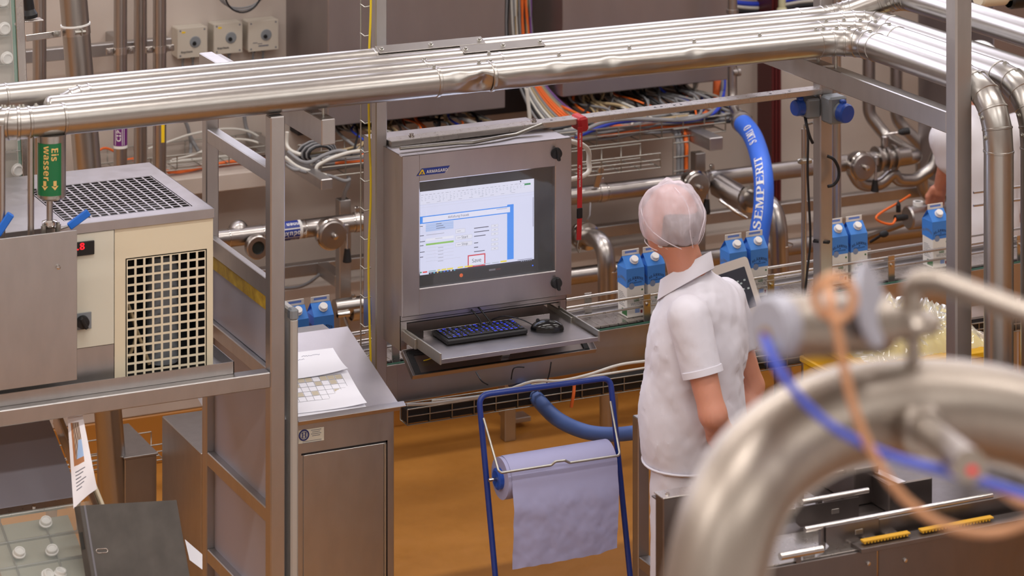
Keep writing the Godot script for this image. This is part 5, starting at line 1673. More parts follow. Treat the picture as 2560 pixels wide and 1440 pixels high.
	for i in 7:
		part("cable", Shape.new().tube(curve([Vector3(6.3275 + i * 0.006, 1.3524, -11.4), Vector3(6.28 + i * 0.006, 1.2724, -11.32), Vector3(6.2304 + i * 0.003, 1.2827, -11.2), Vector3(6.159 - i * 0.02, 1.2327, -11.08)], 5), 0.0045, 6), M.cable_orange, ob)
	# riser between the cabinets
	var rb := thing("cable_bundle", "upright bundle of grey, orange and violet cables between the switch cabinets", "cables", Vector3(5.3512, 1.2414, -11.4), "cable bundles at the switch cabinets")
	var rc: Array = [M.cable_grey, M.cable_black, M.cable_white, M.cable_grey, M.cable_white, M.cable_tan, M.cable_grey, M.cable_orange, M.cable_orange, M.cable_orange, M.cable_tan, M.cable_grey, M.cable_violet]
	for i in rc.size():
		var px: float = lerpf(5.325, 5.4399, i / 12.0)
		var sway := (g.randf() - 0.5) * 0.03
		part("cable", Shape.new().tube(curve([Vector3(px, 2.5, -11.45), Vector3(px + sway, 2.0, -11.44), Vector3(px - sway, 1.6, -11.42), Vector3(px + 0.03, 1.4, -11.38), Vector3(px + 0.05 + i * 0.008, 1.2627, -11.2), Vector3(px + 0.16 + i * 0.014, 1.2327, -11.12)], 5), 0.0055 if i != 9 else 0.007, 7), rc[i], rb)
	cable_run("cable", "single cream cable hanging above the computer cabinet", "cable", [Vector3(5.2605, 1.4443, -11.1), Vector3(5.2661, 1.3967, -11.1), Vector3(5.2736, 1.3286, -11.1), Vector3(5.2773, 1.2609, -11.1), Vector3(5.281, 1.2033, -11.1)], 0.0085, M.cable_white)
	# orange and white cables on the left wall tray
	for q in [[0, "pale cable lying at the back of the left wall tray", 0.0085], [1, "pale cable lying in the middle of the left wall tray", 0.009], [2, "orange cable lying at the front of the left wall tray", 0.007], [3, "second orange cable in the left wall tray", 0.006], [4, "thin pale cable rising in an arc out of the left wall tray", 0.005], [5, "pale cable arching behind the two frame posts", 0.005], [6, "orange cable looping beside the leaning jacketed pipe", 0.005]]:
		var pts: Array = [[Vector3(3.8558, 1.1713, -11.6), Vector3(4.0221, 1.1674, -11.6), Vector3(4.1637, 1.1679, -11.6), Vector3(4.3247, 1.1783, -11.6)], [Vector3(3.8392, 1.1626, -11.55), Vector3(4.0048, 1.1619, -11.55), Vector3(4.1458, 1.164, -11.55), Vector3(4.306, 1.1608, -11.55)], [Vector3(3.6596, 1.2254, -11.5), Vector3(3.8179, 1.1653, -11.46), Vector3(3.9875, 1.1632, -11.5), Vector3(4.075, 1.1707, -11.5), Vector3(4.1985, 1.1696, -11.5), Vector3(4.2874, 1.157, -11.5)], [Vector3(3.8073, 1.1586, -11.48), Vector3(4.0645, 1.1557, -11.52), Vector3(4.2948, 1.1552, -11.52)], [Vector3(3.7604, 1.2359, -11.6), Vector3(3.8471, 1.2553, -11.6), Vector3(3.9519, 1.2781, -11.6), Vector3(4.0928, 1.2858, -11.6), Vector3(4.1993, 1.2652, -11.6), Vector3(4.2744, 1.2172, -11.6), Vector3(4.3247, 1.1817, -11.6)], [Vector3(3.8312, 1.2043, -11.5), Vector3(3.9352, 1.2184, -11.5), Vector3(4.0751, 1.2481, -11.55), Vector3(4.1812, 1.2407, -11.55), Vector3(4.2482, 1.218, -11.5)], [Vector3(3.5153, 1.2729, -11.5), Vector3(3.544, 1.2831, -11.5), Vector3(3.583, 1.266, -11.5), Vector3(3.6255, 1.2289, -11.5), Vector3(3.6681, 1.2278, -11.5)]][q[0]]
		cable_run("cable", q[1], "cable", pts, q[2], M.cable_orange if q[0] in [2, 3, 6] else M.cable_white)
	for q in [[[Vector3(3.9373, 1.3275, -11.65), Vector3(3.9513, 1.2926, -11.65), Vector3(3.9619, 1.2547, -11.65), Vector3(3.9868, 1.1984, -11.62)], "grey cable hanging down the wall left of the back frame post"], [[Vector3(3.9601, 1.2666, -11.65), Vector3(3.9636, 1.2244, -11.65), Vector3(3.9449, 1.1871, -11.6)], "thin grey cable hanging beside the one left of the back frame post"], [[Vector3(4.1995, 1.3272, -11.65), Vector3(4.2103, 1.267, -11.65), Vector3(4.2244, 1.2297, -11.62), Vector3(4.2545, 1.2067, -11.58)], "grey cable hanging down the wall between the two frame posts"]]:
		cable_run("cable", q[1], "cable", q[0], 0.008, M.cable_grey)
	for q in [[[Vector3(4.1711, 1.3027, -11.05), Vector3(4.2037, 1.2733, -11), Vector3(4.2467, 1.264, -11), Vector3(4.3071, 1.2852, -11), Vector3(4.3591, 1.296, -11), Vector3(4.4044, 1.2914, -11)], M.cable_grey, "grey cable curving over the left end of the cable tray"], [[Vector3(4.2648, 1.2344, -10.98), Vector3(4.2751, 1.2542, -10.98), Vector3(4.3339, 1.2755, -10.98), Vector3(4.4033, 1.2894, -10.98), Vector3(4.4556, 1.2921, -10.98)], M.cable_white, "white cable curving over the left end of the cable tray"], [[Vector3(4.1385, 1.2961, -11), Vector3(4.1789, 1.2594, -10.98), Vector3(4.2351, 1.2349, -10.97), Vector3(4.304, 1.2115, -10.97)], M.cable_white, "white cable drooping left of the cable tray"], [[Vector3(4.1419, 1.2829, -11), Vector3(4.1836, 1.2467, -10.97), Vector3(4.2609, 1.2193, -10.97), Vector3(4.3213, 1.2065, -10.97), Vector3(4.3819, 1.1807, -10.97), Vector3(4.4097, 1.1842, -10.97)], M.cable_grey, "pale grey cable drooping below the left end of the cable tray"], [[Vector3(4.1865, 1.3696, -11.1), Vector3(4.1848, 1.3179, -11.1), Vector3(4.1883, 1.3025, -11.05), Vector3(4.2147, 1.2935, -11.02)], M.cable_white, "cream cable coming down left of the cantilever"], [[Vector3(4.1454, 1.2665, -11), Vector3(4.1665, 1.2485, -10.97), Vector3(4.1922, 1.2458, -10.97)], M.cable_grey, "short grey cable loop beside the front frame post"]]:
		cable_run("cable", q[2], "cable", q[0], 0.0075, q[1])
	var lp := thing("cable_bundle", "dark coil of cables behind the cantilever", "cables", Vector3(4.3114, 1.2513, -11.1), "cable bundles at the switch cabinets")
	for i in 6:
		var pts := []
		for j in 14:
			var an := TAU * j / 13.0
			pts.append(Vector3(4.3366, 1.2606, -11.12) + Vector3(cos(an) * (0.05 + i * 0.007), sin(an) * (0.032 + i * 0.003), -i * 0.008))
		part("cable", Shape.new().tube(pts, 0.005, 6, false), [M.cable_black, M.cable_grey][i % 2], lp)
	# small upright tray right of the basket
	var vt := thing("cable_ladder", "short upright wire ladder with grey and orange cables below the tray", "cable ladder", Vector3(5.8721, 1.0467, -10.95))
	var vs := Shape.new()
	for px in [5.8833, 5.9587]:
		vs.tube([Vector3(px, my_low(), -10.96), Vector3(px, 1.2027, -10.96)], 0.003, 6)
	part("upright_wires", vs, M.galv, vt)
	for i in 5:
		part("rung", Shape.new().tube([Vector3(5.8833, my_low() + 0.02 + i * 0.06, -10.96), Vector3(5.9587, my_low() + 0.02 + i * 0.06, -10.96)], 0.003, 6), M.galv, vt)
	for q in [[5.9157, M.cable_grey, 0.01], [5.9331, M.cable_grey, 0.009], [5.9564, M.cable_orange, 0.012]]:
		part("cable", Shape.new().tube(curve([Vector3(q[0] + 0.02, 1.2227, -11.05), Vector3(q[0], 1.1727, -10.975), Vector3(q[0], 1.1027, -10.975), Vector3(q[0], my_low() - 0.04, -10.975)], 5), q[2], 8), q[1], vt)
	# thermostats
	for q in [[[Vector3(3.8956, 1.593, -11.62), Vector3(4.0255, 1.7172, -11.62)], "grey wall thermostat box at the left of the row of three", true], [[Vector3(4.0556, 1.5956, -11.62), Vector3(4.1816, 1.7226, -11.62)], "grey wall thermostat box in the middle of the row of three", true], [[Vector3(4.2083, 1.5939, -11.62), Vector3(4.3429, 1.7209, -11.62)], "plainer grey wall thermostat box at the right of the row of three", false]]:
		var a: Vector3 = q[0][0]
		var b: Vector3 = q[0][1]
		var t := thing("thermostat", q[1], "thermostat", Vector3((a.x + b.x) * 0.5, a.y, -11.7), "wall thermostats")
		part("box", Shape.new().span(Vector3(a.x, a.y, -11.7), Vector3(b.x, b.y, -11.624), 0.004), M.grey_box, t)
		part("cover", Shape.new().span(Vector3(a.x, a.y, -11.623), b, 0.004), M.grey_box, t)
		var c := Vector3((a.x + b.x) * 0.5 + 0.012, (a.y + b.y) * 0.5 + 0.002, -11.62)
		var w := part("dial", Shape.new().lathe(c, Vector3.BACK, [Vector2(0.024, 0), Vector2(0.024, 0.002), Vector2(0.021, 0.003), Vector2(0, 0.003)], 28), M.grey_plastic, t)
		part("dial_knob", Shape.new().lathe(c + Vector3(-0.004, -0.006, 0.003), Vector3.BACK, [Vector2(0.009, 0), Vector2(0.007, 0.006), Vector2(0, 0.006)], 16), M.black, w)
		for sx in [0.012, b.x - a.x - 0.012]:
			for sy in [0.01, b.y - a.y - 0.01]:
				part("screw", Shape.new().lathe(Vector3(a.x + sx, a.y + sy, -11.62), Vector3.BACK, [Vector2(0.004, 0), Vector2(0.004, 0.001), Vector2(0, 0.001)], 10), M.ink_grey, t)
		if q[2]:
			part("yellow_mark", Shape.new().span(Vector3(a.x + 0.018, b.y - 0.02, -11.62), Vector3(a.x + 0.034, b.y - 0.013, -11.619), 0.0), M.yellow, t)
			part("maker_name", Shape.new().letters("Raychem", font_bold, 0.0085, func(x, y, dep): return Vector3(a.x + 0.04 + x, a.y + 0.025 + y, -11.6195 + dep)), M.ink, t)
		else:
			for k in 3:
				part("print_line", Shape.new().span(Vector3(a.x + [0.02, 0.042, 0.045][k], a.y + [0.034, 0.029, 0.018][k], -11.62), Vector3(a.x + [0.04, 0.062, 0.09][k], a.y + [0.037, 0.032, 0.024][k], -11.6192), 0.0), M.ink_grey, t)
		for sx in [0.035, 0.08]:
			part("cable_gland", Shape.new().lathe(Vector3(a.x + sx, a.y + 0.002, -11.66), Vector3.DOWN, [Vector2(0.009, 0), Vector2(0.009, 0.014), Vector2(0.005, 0.02), Vector2(0.005, 0.05)], 10), M.grey_plastic, t)
	for i in 3:
		var pts := []
		for j in 17:
			var an := PI * (0.0 + j / 16.0)
			pts.append(Vector3(4.1726, 1.8362, -11.6) + Vector3(cos(an) * (0.105 - i * 0.012), -sin(an) * (0.07 + i * 0.008) + 0.02, i * 0.008))
		pts.push_front(pts[0] + Vector3(-0.02, 0.5, 0))
		pts.push_back(pts[-1] + Vector3(0.02, 0.5, 0))
		solo("cable", Shape.new().tube(pts, 0.004, 6), [M.cable_grey, M.cable_grey, M.cable_black][i], ["outermost grey cable loop hanging above the thermostats", "inner grey cable loop hanging above the thermostats", "black cable loop hanging above the thermostats"][i], "cable", "cable loops above the thermostats")
	# upright pipes on the left wall
	var ups := [[99, 0.0245, "steel pipe up the wall left of the leaning jacketed pipe"], [301, 0.0245, "steel pipe up the wall with a purple label"], [351, 0.0245, "steel pipe up the wall between the labelled ones"], [399, 0.0255, "steel pipe up the wall with a narrow yellow label"]]
	var uz := -11.25
	var xs := [3.1998, 3.5317, 3.6633, 3.6956]
	for i in 4:
		var zz: float = -11.4 if i == 2 else uz
		var t := thing("wall_pipe", ups[i][2], "pipe", Vector3(xs[i], 0.8, zz), "upright pipes on the left wall")
		part("pipe", Shape.new().tube([Vector3(xs[i], 0.7, zz), Vector3(xs[i], 2.9, zz)], 0.027, 20), M.pipe_steel, t)
		if i == 1:
			var c := Vector3(xs[i], 0, zz)
			part("label_band", Shape.new().lathe(Vector3(c.x, 1.3516, c.z), Vector3.UP, [Vector2(0.0276, 0), Vector2(0.0276, 0.1)], 24), M.purple_label, t)
			part("label_edge", Shape.new().lathe(Vector3(c.x, 1.3404, c.z), Vector3.UP, [Vector2(0.0277, 0), Vector2(0.0277, 0.011)], 24), M.white, t)
			part("label_word", Shape.new().letters("CIP", font_bold, 0.019, func(x, y, dep): return c + Vector3(sin(deg_to_rad(-32.0) - y / 0.028) * 0.0281, 1.3932 + x, cos(deg_to_rad(-32.0) - y / 0.028) * 0.0281), 0.0004, 0.1), M.white, t)
			for an in [-62.0, -2.0, 14.0]:
				part("label_line", Shape.new().bar(c + Vector3(sin(deg_to_rad(an)) * 0.028, 1.3548, cos(deg_to_rad(an)) * 0.028), c + Vector3(sin(deg_to_rad(an)) * 0.028, 1.422, cos(deg_to_rad(an)) * 0.028), 0.002, 0.0006, Vector3(sin(deg_to_rad(an)), 0, cos(deg_to_rad(an))), 0.0), M.white, t)
		if i == 3:
			part("yellow_label", Shape.new().span(Vector3(xs[i] - 0.002, 1.3488, zz + 0.024), Vector3(xs[i] + 0.012, 1.4468, zz + 0.0275), 0.0005), M.yellow, t)
		if i in [1, 3]:
			var k := Shape.new()
			var kc := Vector3(xs[i], 1.7294 if i == 1 else 1.7215, zz)
			k.lathe(kc, Vector3.UP, [Vector2(0.027, -0.014), Vector2(0.03, -0.014), Vector2(0.03, 0.014), Vector2(0.027, 0.014)], 20)
			for s in [-1.0, 1.0]:
				k.box(kc + Vector3(s * 0.045, 0, 0), Vector3(0.03, 0.026, 0.012), Basis.IDENTITY, 0.002)
				k.lathe(kc + Vector3(s * 0.045, 0, 0.006), Vector3.BACK, [Vector2(0.009, 0), Vector2(0.009, 0.008), Vector2(0, 0.009)], 6)
			part("pipe_clamp", k, M.steel_bright, t)
	solo("clamp_rail", Shape.new().span(Vector3(3.1924, 1.6671, -11.45), Vector3(3.8145, 1.6671 + 0.05, -11.5), 0.003).span(Vector3(3.6085, 1.6671, -11.7), Vector3(3.6425, 1.6671 + 0.05, -11.49), 0.003), M.steel_tube, "flat clamp rail behind the upright wall pipes", "rail")
	# jacketed pipe standing at a lean
	var la := Vector3(3.0741, 2.2463, -10.4)
	var lb := Vector3(3.251, 0.1918, -10.4)
	var lt := thing("leaning_pipe", "wide bright jacketed pipe leaning behind the cooling unit", "pipe", lb)
	part("jacket", Shape.new().tube([la, lb], 0.051, 32), M.jacket, lt)
	var lc := la.lerp(lb, 0.118)
	part("clamp", Shape.new().lathe(lc, la - lb, [Vector2(0.05, -0.016), Vector2(0.0535, -0.016), Vector2(0.0535, 0.016), Vector2(0.05, 0.016)], 32), M.steel_bright, lt)
	part("gasket", Shape.new().lathe(lc, la - lb, [Vector2(0.05, 0.016), Vector2(0.055, 0.016), Vector2(0.055, 0.022), Vector2(0.05, 0.022)], 32), M.white, lt)
	part("clamp_bolt", Shape.new().lathe(lc + Vector3(0.0, 0, 0.055), Vector3.RIGHT, [Vector2(0.007, -0.02), Vector2(0.007, 0.02), Vector2(0, 0.02)], 8).box(lc + Vector3(0.004, 0, 0.056), Vector3(0.004, 0.026, 0.02)), M.galv, lt)
	part("clamp_arm", Shape.new().bar(Vector3(2.9056, 1.9876, -10.4), Vector3(3.0378, 1.9938, -10.4), 0.006, 0.024), M.steel_bright, lt)
	part("arm_bolt", Shape.new().lathe(Vector3(3.0168, 1.9974, -10.39), Vector3.BACK, [Vector2(0.012, 0), Vector2(0.012, 0.01), Vector2(0, 0.012)], 6), M.galv, lt)


func my_low() -> float:
	return 1.0418


func roll_stand() -> void:
	var lf := Vector3(3.9125, 0, -8.3677)
	var rf := Vector3(4.3888, 0, -8.3852)
	lf.y = 0.012
	rf.y = 0.012
	rf.z = lf.z
	var t := thing("paper_roll_stand", "blue tube floor stand for a paper roll, in front of the cabinet", "stand", (lf + rf) * 0.5)
	part("frame", Shape.new().tube(fillet([lf, Vector3(3.9039, 1.0788, -8.6), Vector3(4.3813, 1.0711, -8.6), rf], 0.035, 6), 0.0095, 14), M.blue_paint, t)
	part("foot_bar", Shape.new().tube(fillet([lf + Vector3(0, 0, -0.32), lf + Vector3(0, 0, 0.12), rf + Vector3(0, 0, 0.12), rf + Vector3(0, 0, -0.32)], 0.03, 4), 0.0105, 12), M.blue_paint, t)
	var zr := -8.5
	var a := Vector3(3.9332, 0.8373, -8.5)
	var b := Vector3(4.3231, 0.8363, -8.5)
	b.y = a.y
	part("spindle", Shape.new().tube([Vector3(3.8937, 0.8343, -8.5) * Vector3(1, 0, 1) + Vector3(0, a.y, 0), b + Vector3(0.03, 0, 0)], 0.006, 10), M.chrome, t)
	var wz := -8.42
	part("tear_bail", Shape.new().tube(fillet([Vector3(3.9028, 1.016, -8.56), Vector3(3.8952, 0.8909, -8.43), Vector3(3.9041, 0.8835, -8.425), Vector3(4.0793, 0.8818, -8.425), Vector3(4.0912, 0.8931, -8.42), Vector3(4.1254, 0.8919, -8.42), Vector3(4.1451, 0.8798, -8.425), Vector3(4.3213, 0.8771, -8.425), Vector3(4.3282, 0.8836, -8.43), Vector3(4.361, 1.0065, -8.56)], 0.008, 3), 0.0042, 8), M.galv, t)
	var r := 0.066
	var ro := thing("paper_roll", "pale lavender blue paper roll with a torn-off sheet hanging down", "paper roll", a - Vector3(0, r, 0))
	M.roll_paper = std(Color(0.63, 0.63, 0.77), 0.9)
	M.roll_paper.backlight_enabled = true
	M.roll_paper.backlight = Color(0.2, 0.2, 0.26)
	part("roll", Shape.new().lathe(a, Vector3.RIGHT, [Vector2(0.03, 0), Vector2(r, 0), Vector2(r, b.x - a.x), Vector2(0.03, b.x - a.x)], 40), M.roll_paper, ro)
	for q in [[a, -1.0], [b, 1.0]]:
		part("core_plug", Shape.new().lathe(q[0], Vector3(q[1], 0, 0), [Vector2(0.034, -0.01), Vector2(0.034, 0.012), Vector2(0.026, 0.016), Vector2(0.012, 0.012), Vector2(0, 0.012)], 24), M.blue, ro)
	var n := FastNoiseLite.new()
	n.seed = 4
	n.frequency = 9.0
	n.fractal_octaves = 4
	var rows := []
	var len_ := 0.2637
	for i in 42:
		var row := []
		for j in 44:
			var u := j / 43.0
			var x := lerpf(a.x + 0.012, b.x - 0.001, u)
			var f := i / 41.0
			var p: Vector3
			if f < 0.2:
				var an := lerpf(1.9, 0.0, f / 0.2)
				p = Vector3(x, a.y + sin(an) * (r + 0.0015), a.z + cos(an) * (r + 0.0015))
			else:
				var g := (f - 0.2) / 0.8
				var torn: float = 1.0 + 0.004 * sin(u * 40.0) * float(i == 41) - 0.04 * smoothstep(0.8, 1.0, u)
				var w := smoothstep(0.0, 0.35, g)
				var k := n.get_noise_2d(x * 1.0, g * 0.22) * 0.006 * w + n.get_noise_2d(x * 3.0 + 40.0, g * 0.8) * 0.0014 * w
				p = Vector3(lerpf(x, lerpf(a.x + 0.004, b.x - 0.012, u), g), a.y - g * len_ * torn, a.z + r + 0.002 + k + 0.018 * w)
			row.append(p)
		rows.append(row)
	part("hanging_sheet", Shape.new().sheet(rows, 0.0005), M.roll_paper, ro)


func socket(label: String, c: Vector3, face: Vector3, size: Vector3, r: float) -> void:
	var t := thing("power_socket", label, "socket", c - Vector3(0, size.y * 0.5, 0), "power sockets on the post")
	part("box", Shape.new().box(c, size, Basis.IDENTITY, 0.008), M.grey_plastic, t)
	var o := c + face * (size.z * 0.5 if absf(face.z) > 0.5 else size.x * 0.5)
	part("collar", Shape.new().lathe(o, face, [Vector2(r * 0.95, -0.01), Vector2(r * 0.95, 0.012), Vector2(0, 0.012)], 28), M.grey_plastic, t)
	part("lid", Shape.new().lathe(o + face * 0.012, face, [Vector2(r, -0.006), Vector2(r, 0.018), Vector2(r * 0.9, 0.026), Vector2(0, 0.028)], 28), M.blue, t)
	part("hinge", Shape.new().box(o + face * 0.012 + Vector3(0, r * 1.02, 0), Vector3(0.022, 0.018, 0.022), Basis.IDENTITY, 0.004), M.blue, t)


func right_gear() -> void:
	socket("grey power socket with a big blue round lid on the front of the post", Vector3(5.6195, 0, -9.3) + Vector3(0.01, 1.7078, 0.062), (Vector3(0.25, -0.1, 1)).normalized(), Vector3(0.075, 0.1, 0.07), 0.036)
	socket("grey power socket on the left side of the post, its blue lid turned left", Vector3(5.6195, 0, -9.3) + Vector3(-0.058, 1.7088, 0.0), Vector3(-1, 0.05, 0.1).normalized(), Vector3(0.06, 0.075, 0.075), 0.03)
	cable_run("cable", "black cable hanging below the left blue socket", "cable", [Vector3(5.5424, 1.6798, -9.3), Vector3(5.5254, 1.6574, -9.26), Vector3(5.533, 1.6147, -9.25), Vector3(5.5466, 1.5869, -9.25)], 0.0055, M.cable_black)
	cable_run("cable", "black cable looping round the right side of the socket post", "cable", [Vector3(5.6021, 1.5363, -9.24), Vector3(5.6234, 1.5245, -9.23), Vector3(5.644, 1.49, -9.23), Vector3(5.644, 1.4532, -9.23), Vector3(5.6234, 1.4304, -9.23), Vector3(5.5994, 1.4271, -9.23)], 0.006, M.cable_black)
	cable_run("cable", "black cable running down in front of the socket post", "cable", [Vector3(5.5398, 1.6791, -9.29), Vector3(5.5262, 1.608, -9.25), Vector3(5.5185, 1.4936, -9.24), Vector3(5.5236, 1.383, -9.24), Vector3(5.5304, 1.2355, -9.24), Vector3(5.5168, 1.1198, -9.24), Vector3(5.5066, 1.033, -9.24)], 0.0045, M.cable_black)
	solo("cable_tie", Shape.new().lathe(Vector3(5.6195, 0, -9.3) + Vector3(0, 1.21, 0), Vector3.UP, [Vector2(0.04, -0.004), Vector2(0.0425, -0.004), Vector2(0.0425, 0.004), Vector2(0.04, 0.004)], 4), M.cable_black, "black cable tie around the socket post", "cable tie")
	var t := thing("stanchion", "thin steel stanchion tube standing left of the socket post", "stanchion", Vector3(5.6367, 0.9413, -9.47))
	part("tube", Shape.new().tube([Vector3(5.6402, 0.0, -9.47), Vector3(5.6402, 1.5839, -9.47)], 0.0105, 14), M.pipe_steel, t)
	part("hook", Shape.new().tube(fillet([Vector3(5.6402, 1.5748, -9.47), Vector3(5.6377, 1.6012, -9.46), Vector3(5.604, 1.6387, -9.34)], 0.015, 3), 0.005, 8), M.galv, t)
	part("clamp", Shape.new().box(Vector3(5.6318, 1.4675, -9.45), Vector3(0.05, 0.016, 0.03), Basis.IDENTITY, 0.003).lathe(Vector3(5.5973, 1.4755, -9.43), Vector3.BACK, [Vector2(0.01, 0), Vector2(0.01, 0.008), Vector2(0, 0.01)], 8), M.galv, t)
	# steel pipe with the blue lettered hose
	t = thing("hose_pipe", "steel pipe beside the switch cabinet that feeds the blue hose", "pipe", Vector3(6.194, 1.3289, -11))
	part("pipe", Shape.new().tube(fillet([Vector3(6.2503, 1.8426, -11.1), Vector3(6.2503, 1.2719, -11.1), Vector3(6.1583, 1.2571, -10.85)], 0.1, 8), 0.021, 20), M.pipe_steel, t)
	part("cap_fitting", Shape.new().lathe(Vector3(6.241, 1.4263, -11.08), Vector3.RIGHT, [Vector2(0.013, 0), Vector2(0.013, 0.02), Vector2(0.017, 0.022), Vector2(0.017, 0.034), Vector2(0, 0.036)], 14).lathe(Vector3(6.2503, 1.6895, -11.1), Vector3.UP, [Vector2(0.021, -0.01), Vector2(0.027, -0.008), Vector2(0.027, 0.008), Vector2(0.021, 0.01)], 18), M.pipe_steel, t)
	var dirn := Vector3(-0.0255, -0.0139, 0.1)
	part("coupling", Shape.new().lathe(Vector3(6.1675, 1.2669, -10.88), dirn, [Vector2(0.022, -0.01), Vector2(0.044, -0.006), Vector2(0.046, 0.02), Vector2(0.044, 0.03), Vector2(0.034, 0.034), Vector2(0.034, 0.06)], 26), M.pipe_steel, t)
	var line := curve([Vector3(6.1639, 1.2612, -10.86), Vector3(6.1309, 1.2433, -10.72), Vector3(6.0411, 1.2134, -10.5), Vector3(5.9793, 1.1527, -10.36), Vector3(5.9428, 1.0566, -10.3), Vector3(5.9145, 0.9673, -10.28), Vector3(5.8921, 0.843, -10.27), Vector3(5.8752, 0.6862, -10.26)], 8)
	var h := thing("lettered_hose", "thick bright blue hose with white lettering, hanging behind the cartons", "hose", line[-1])
	part("hose", Shape.new().tube(line, 0.041, 26), M.blue_hose, h)
	var cum := [0.0]
	for i in range(1, line.size()):
		cum.append(cum[-1] + line[i].distance_to(line[i - 1]))
	var fwd := Vector3(-0.4237, 0, 0.9058)
	var lft := Vector3(-0.9058, 0, -0.4237)
	var lay := func(x: float, y: float, dep: float, s0: float, side: float) -> Vector3:
		var s := s0 - x
		var i := 0
		while i < cum.size() - 2 and cum[i + 1] < s:
			i += 1
		var f: float = (s - cum[i]) / (cum[i + 1] - cum[i])
		var p: Vector3 = line[i].lerp(line[i + 1], f)
		var d: Vector3 = (line[i + 1] - line[i]).normalized()
		var lo := (lft - d * lft.dot(d)).normalized()
		var fo := lo.cross(d).normalized()
		if fo.dot(fwd) < 0.0:
			fo = -fo
		var an := side + y / 0.0425
		return p + (fo * cos(an) + lo * sin(an)) * (0.0428 + dep)
	part("lettering", Shape.new().letters("SEMPERIT", font_serif, 0.034, lay.bind(0.607, 0.45), 0.0006, 0.22), M.white, h)
	part("lettering", Shape.new().letters("S LM1 O", font_serif, 0.034, lay.bind(0.237, 0.55), 0.0006, 0.1), M.white, h)
	# dark red column
	t = thing("red_column", "dark red painted steel column at the wall behind the blue hose", "column", Vector3(6.7018, 0, -11.55))
	for q in [[-0.018, 0.006], [0.0, 0.006], [0.018, 0.006]]:
		part("flange", Shape.new().span(Vector3(6.7018 + q[0] - 0.007, 0.0, -11.62), Vector3(6.7018 + q[0] + 0.007, 3.4, -11.5 + q[1]), 0.002), M.red_paint, t)
	part("web", Shape.new().span(Vector3(6.7018 - 0.024, 0.0, -11.63), Vector3(6.7018 + 0.024, 3.4, -11.515), 0.002), M.red_paint, t)
	# cables at the top, right of the second cabinet
	for q in [[-2, M.cable_blue, 0.012, "blue cable crossing the wall at the top, behind the red column"], [8, M.cable_white, 0.01, "white cable crossing the wall at the top, under the blue one"], [20, M.cable_black, 0.014, "black cable crossing the wall at the top behind the red column"], [30, M.cable_grey, 0.009, "lowest grey cable crossing the wall at the top"]]:
		var pts := []
		for j in 7:
			pts.append(Vector3(6.5535, 1.6098, -11.62).lerp(Vector3(7.0925, 1.5848, -11.62), j / 6.0) + Vector3(0, -q[0] * 0.0017 - 0.012 * sin(PI * j / 3.0), 0))
		cable_run("cable", q[3], "cable", pts, q[2], q[1], "cables at the top of the wall")
	solo("conduit_fitting", Shape.new().lathe(Vector3(6.7042, 1.58, -11.45), Vector3.UP, [Vector2(0.03, 0), Vector2(0.024, 0.02), Vector2(0.017, 0.028), Vector2(0.017, 0.1), Vector2(0, 0.1)], 16), std(Color(0.78, 0.76, 0.62), 0.5), "pale yellowish cable fitting at the top beside the red column", "fitting")
	# top right corner
	t = thing("wall_motor", "cream coloured motor end at the upper right corner", "motor", Vector3(6.6114, 1.9514, -9.6))
	part("barrel", Shape.new().lathe(Vector3(6.5062, 1.9913, -9.6), Vector3.RIGHT, [Vector2(0, 0), Vector2(0.04, 0), Vector2(0.045, 0.01), Vector2(0.045, 0.12), Vector2(0.03, 0.14), Vector2(0.03, 0.3)], 24), M.cream, t)
	part("dark_hub", Shape.new().lathe(Vector3(6.6492, 1.9673, -9.6), Vector3.RIGHT, [Vector2(0.034, 0), Vector2(0.04, 0.01), Vector2(0.04, 0.07), Vector2(0, 0.08)], 18), M.black, t)
	solo("grey_cabinet", Shape.new().span(Vector3(7.2668, 1.4472, -10.6) + Vector3(0, -0.6, -0.6), Vector3(7.7225, 1.9703, -10.6), 0.004), M.cabinet, "dark grey cabinet at the upper right corner behind the jacketed pipes", "cabinet")
	for i in 4:
		cable_run("cable", ["orange cable hanging left of the upper right cabinet", "second orange cable left of the upper right cabinet", "thin orange cable left of the upper right cabinet", "blue cable left of the upper right cabinet"][i], "cable", [Vector3(7.112, 1.8064, -10.5) + Vector3(i * 0.012, 0, 0), Vector3(7.1202, 1.7371, -10.5) + Vector3(i * 0.01, 0, 0), Vector3(7.1667, 1.661, -10.52) + Vector3(i * 0.014, 0, 0), Vector3(7.2903, 1.591, -10.61) + Vector3(i * 0.014, 0, 0)], 0.007 - i * 0.001, M.cable_blue if i == 3 else M.cable_orange)
	cable_run("cable", "white cable curving behind the red lanyard at the cabinet's right side", "cable", [Vector3(4.48, 1.6885, -9.4), Vector3(4.7158, 1.6154, -9.48), Vector3(4.7518, 1.5448, -9.5), Vector3(4.7191, 1.5019, -9.48), Vector3(4.48, 1.5092, -9.4)], 0.009, M.cable_white)
	solo("pipe_hanger", Shape.new().bar(Vector3(5.4847, 1.147, -10.85), Vector3(5.4705, 1.0607, -10.87), 0.026, 0.01, Vector3.BACK, 0.002), M.steel_bright, "short strap hanger on the product pipe right of the cabinet", "hanger")
	solo("wall_conduit", Shape.new().tube([Vector3(6.1074, 2.0027, -10), Vector3(6.1074, 0, -10.0)], 0.018, 16), M.pipe_steel, "upright steel conduit just behind the socket post", "conduit")
	cable_run("cable", "dark cable dropping from the tray to the rack post left of the wire ladder", "cable", [Vector3(4.4148, 1.1898, -11), Vector3(4.4113, 1.1545, -11), Vector3(4.4054, 1.1181, -11.02), Vector3(4.4064, 1.0841, -11.04)], 0.009, M.cable_grey)
	# yellow crate with film
	t = thing("yellow_crate", "yellow plastic crate wrapped in crumpled clear film, behind the near pipe", "crate", Vector3(5.8169, 0.8395, -8.95) * Vector3(1, 0, 1) + Vector3(0, 0.3, 0))
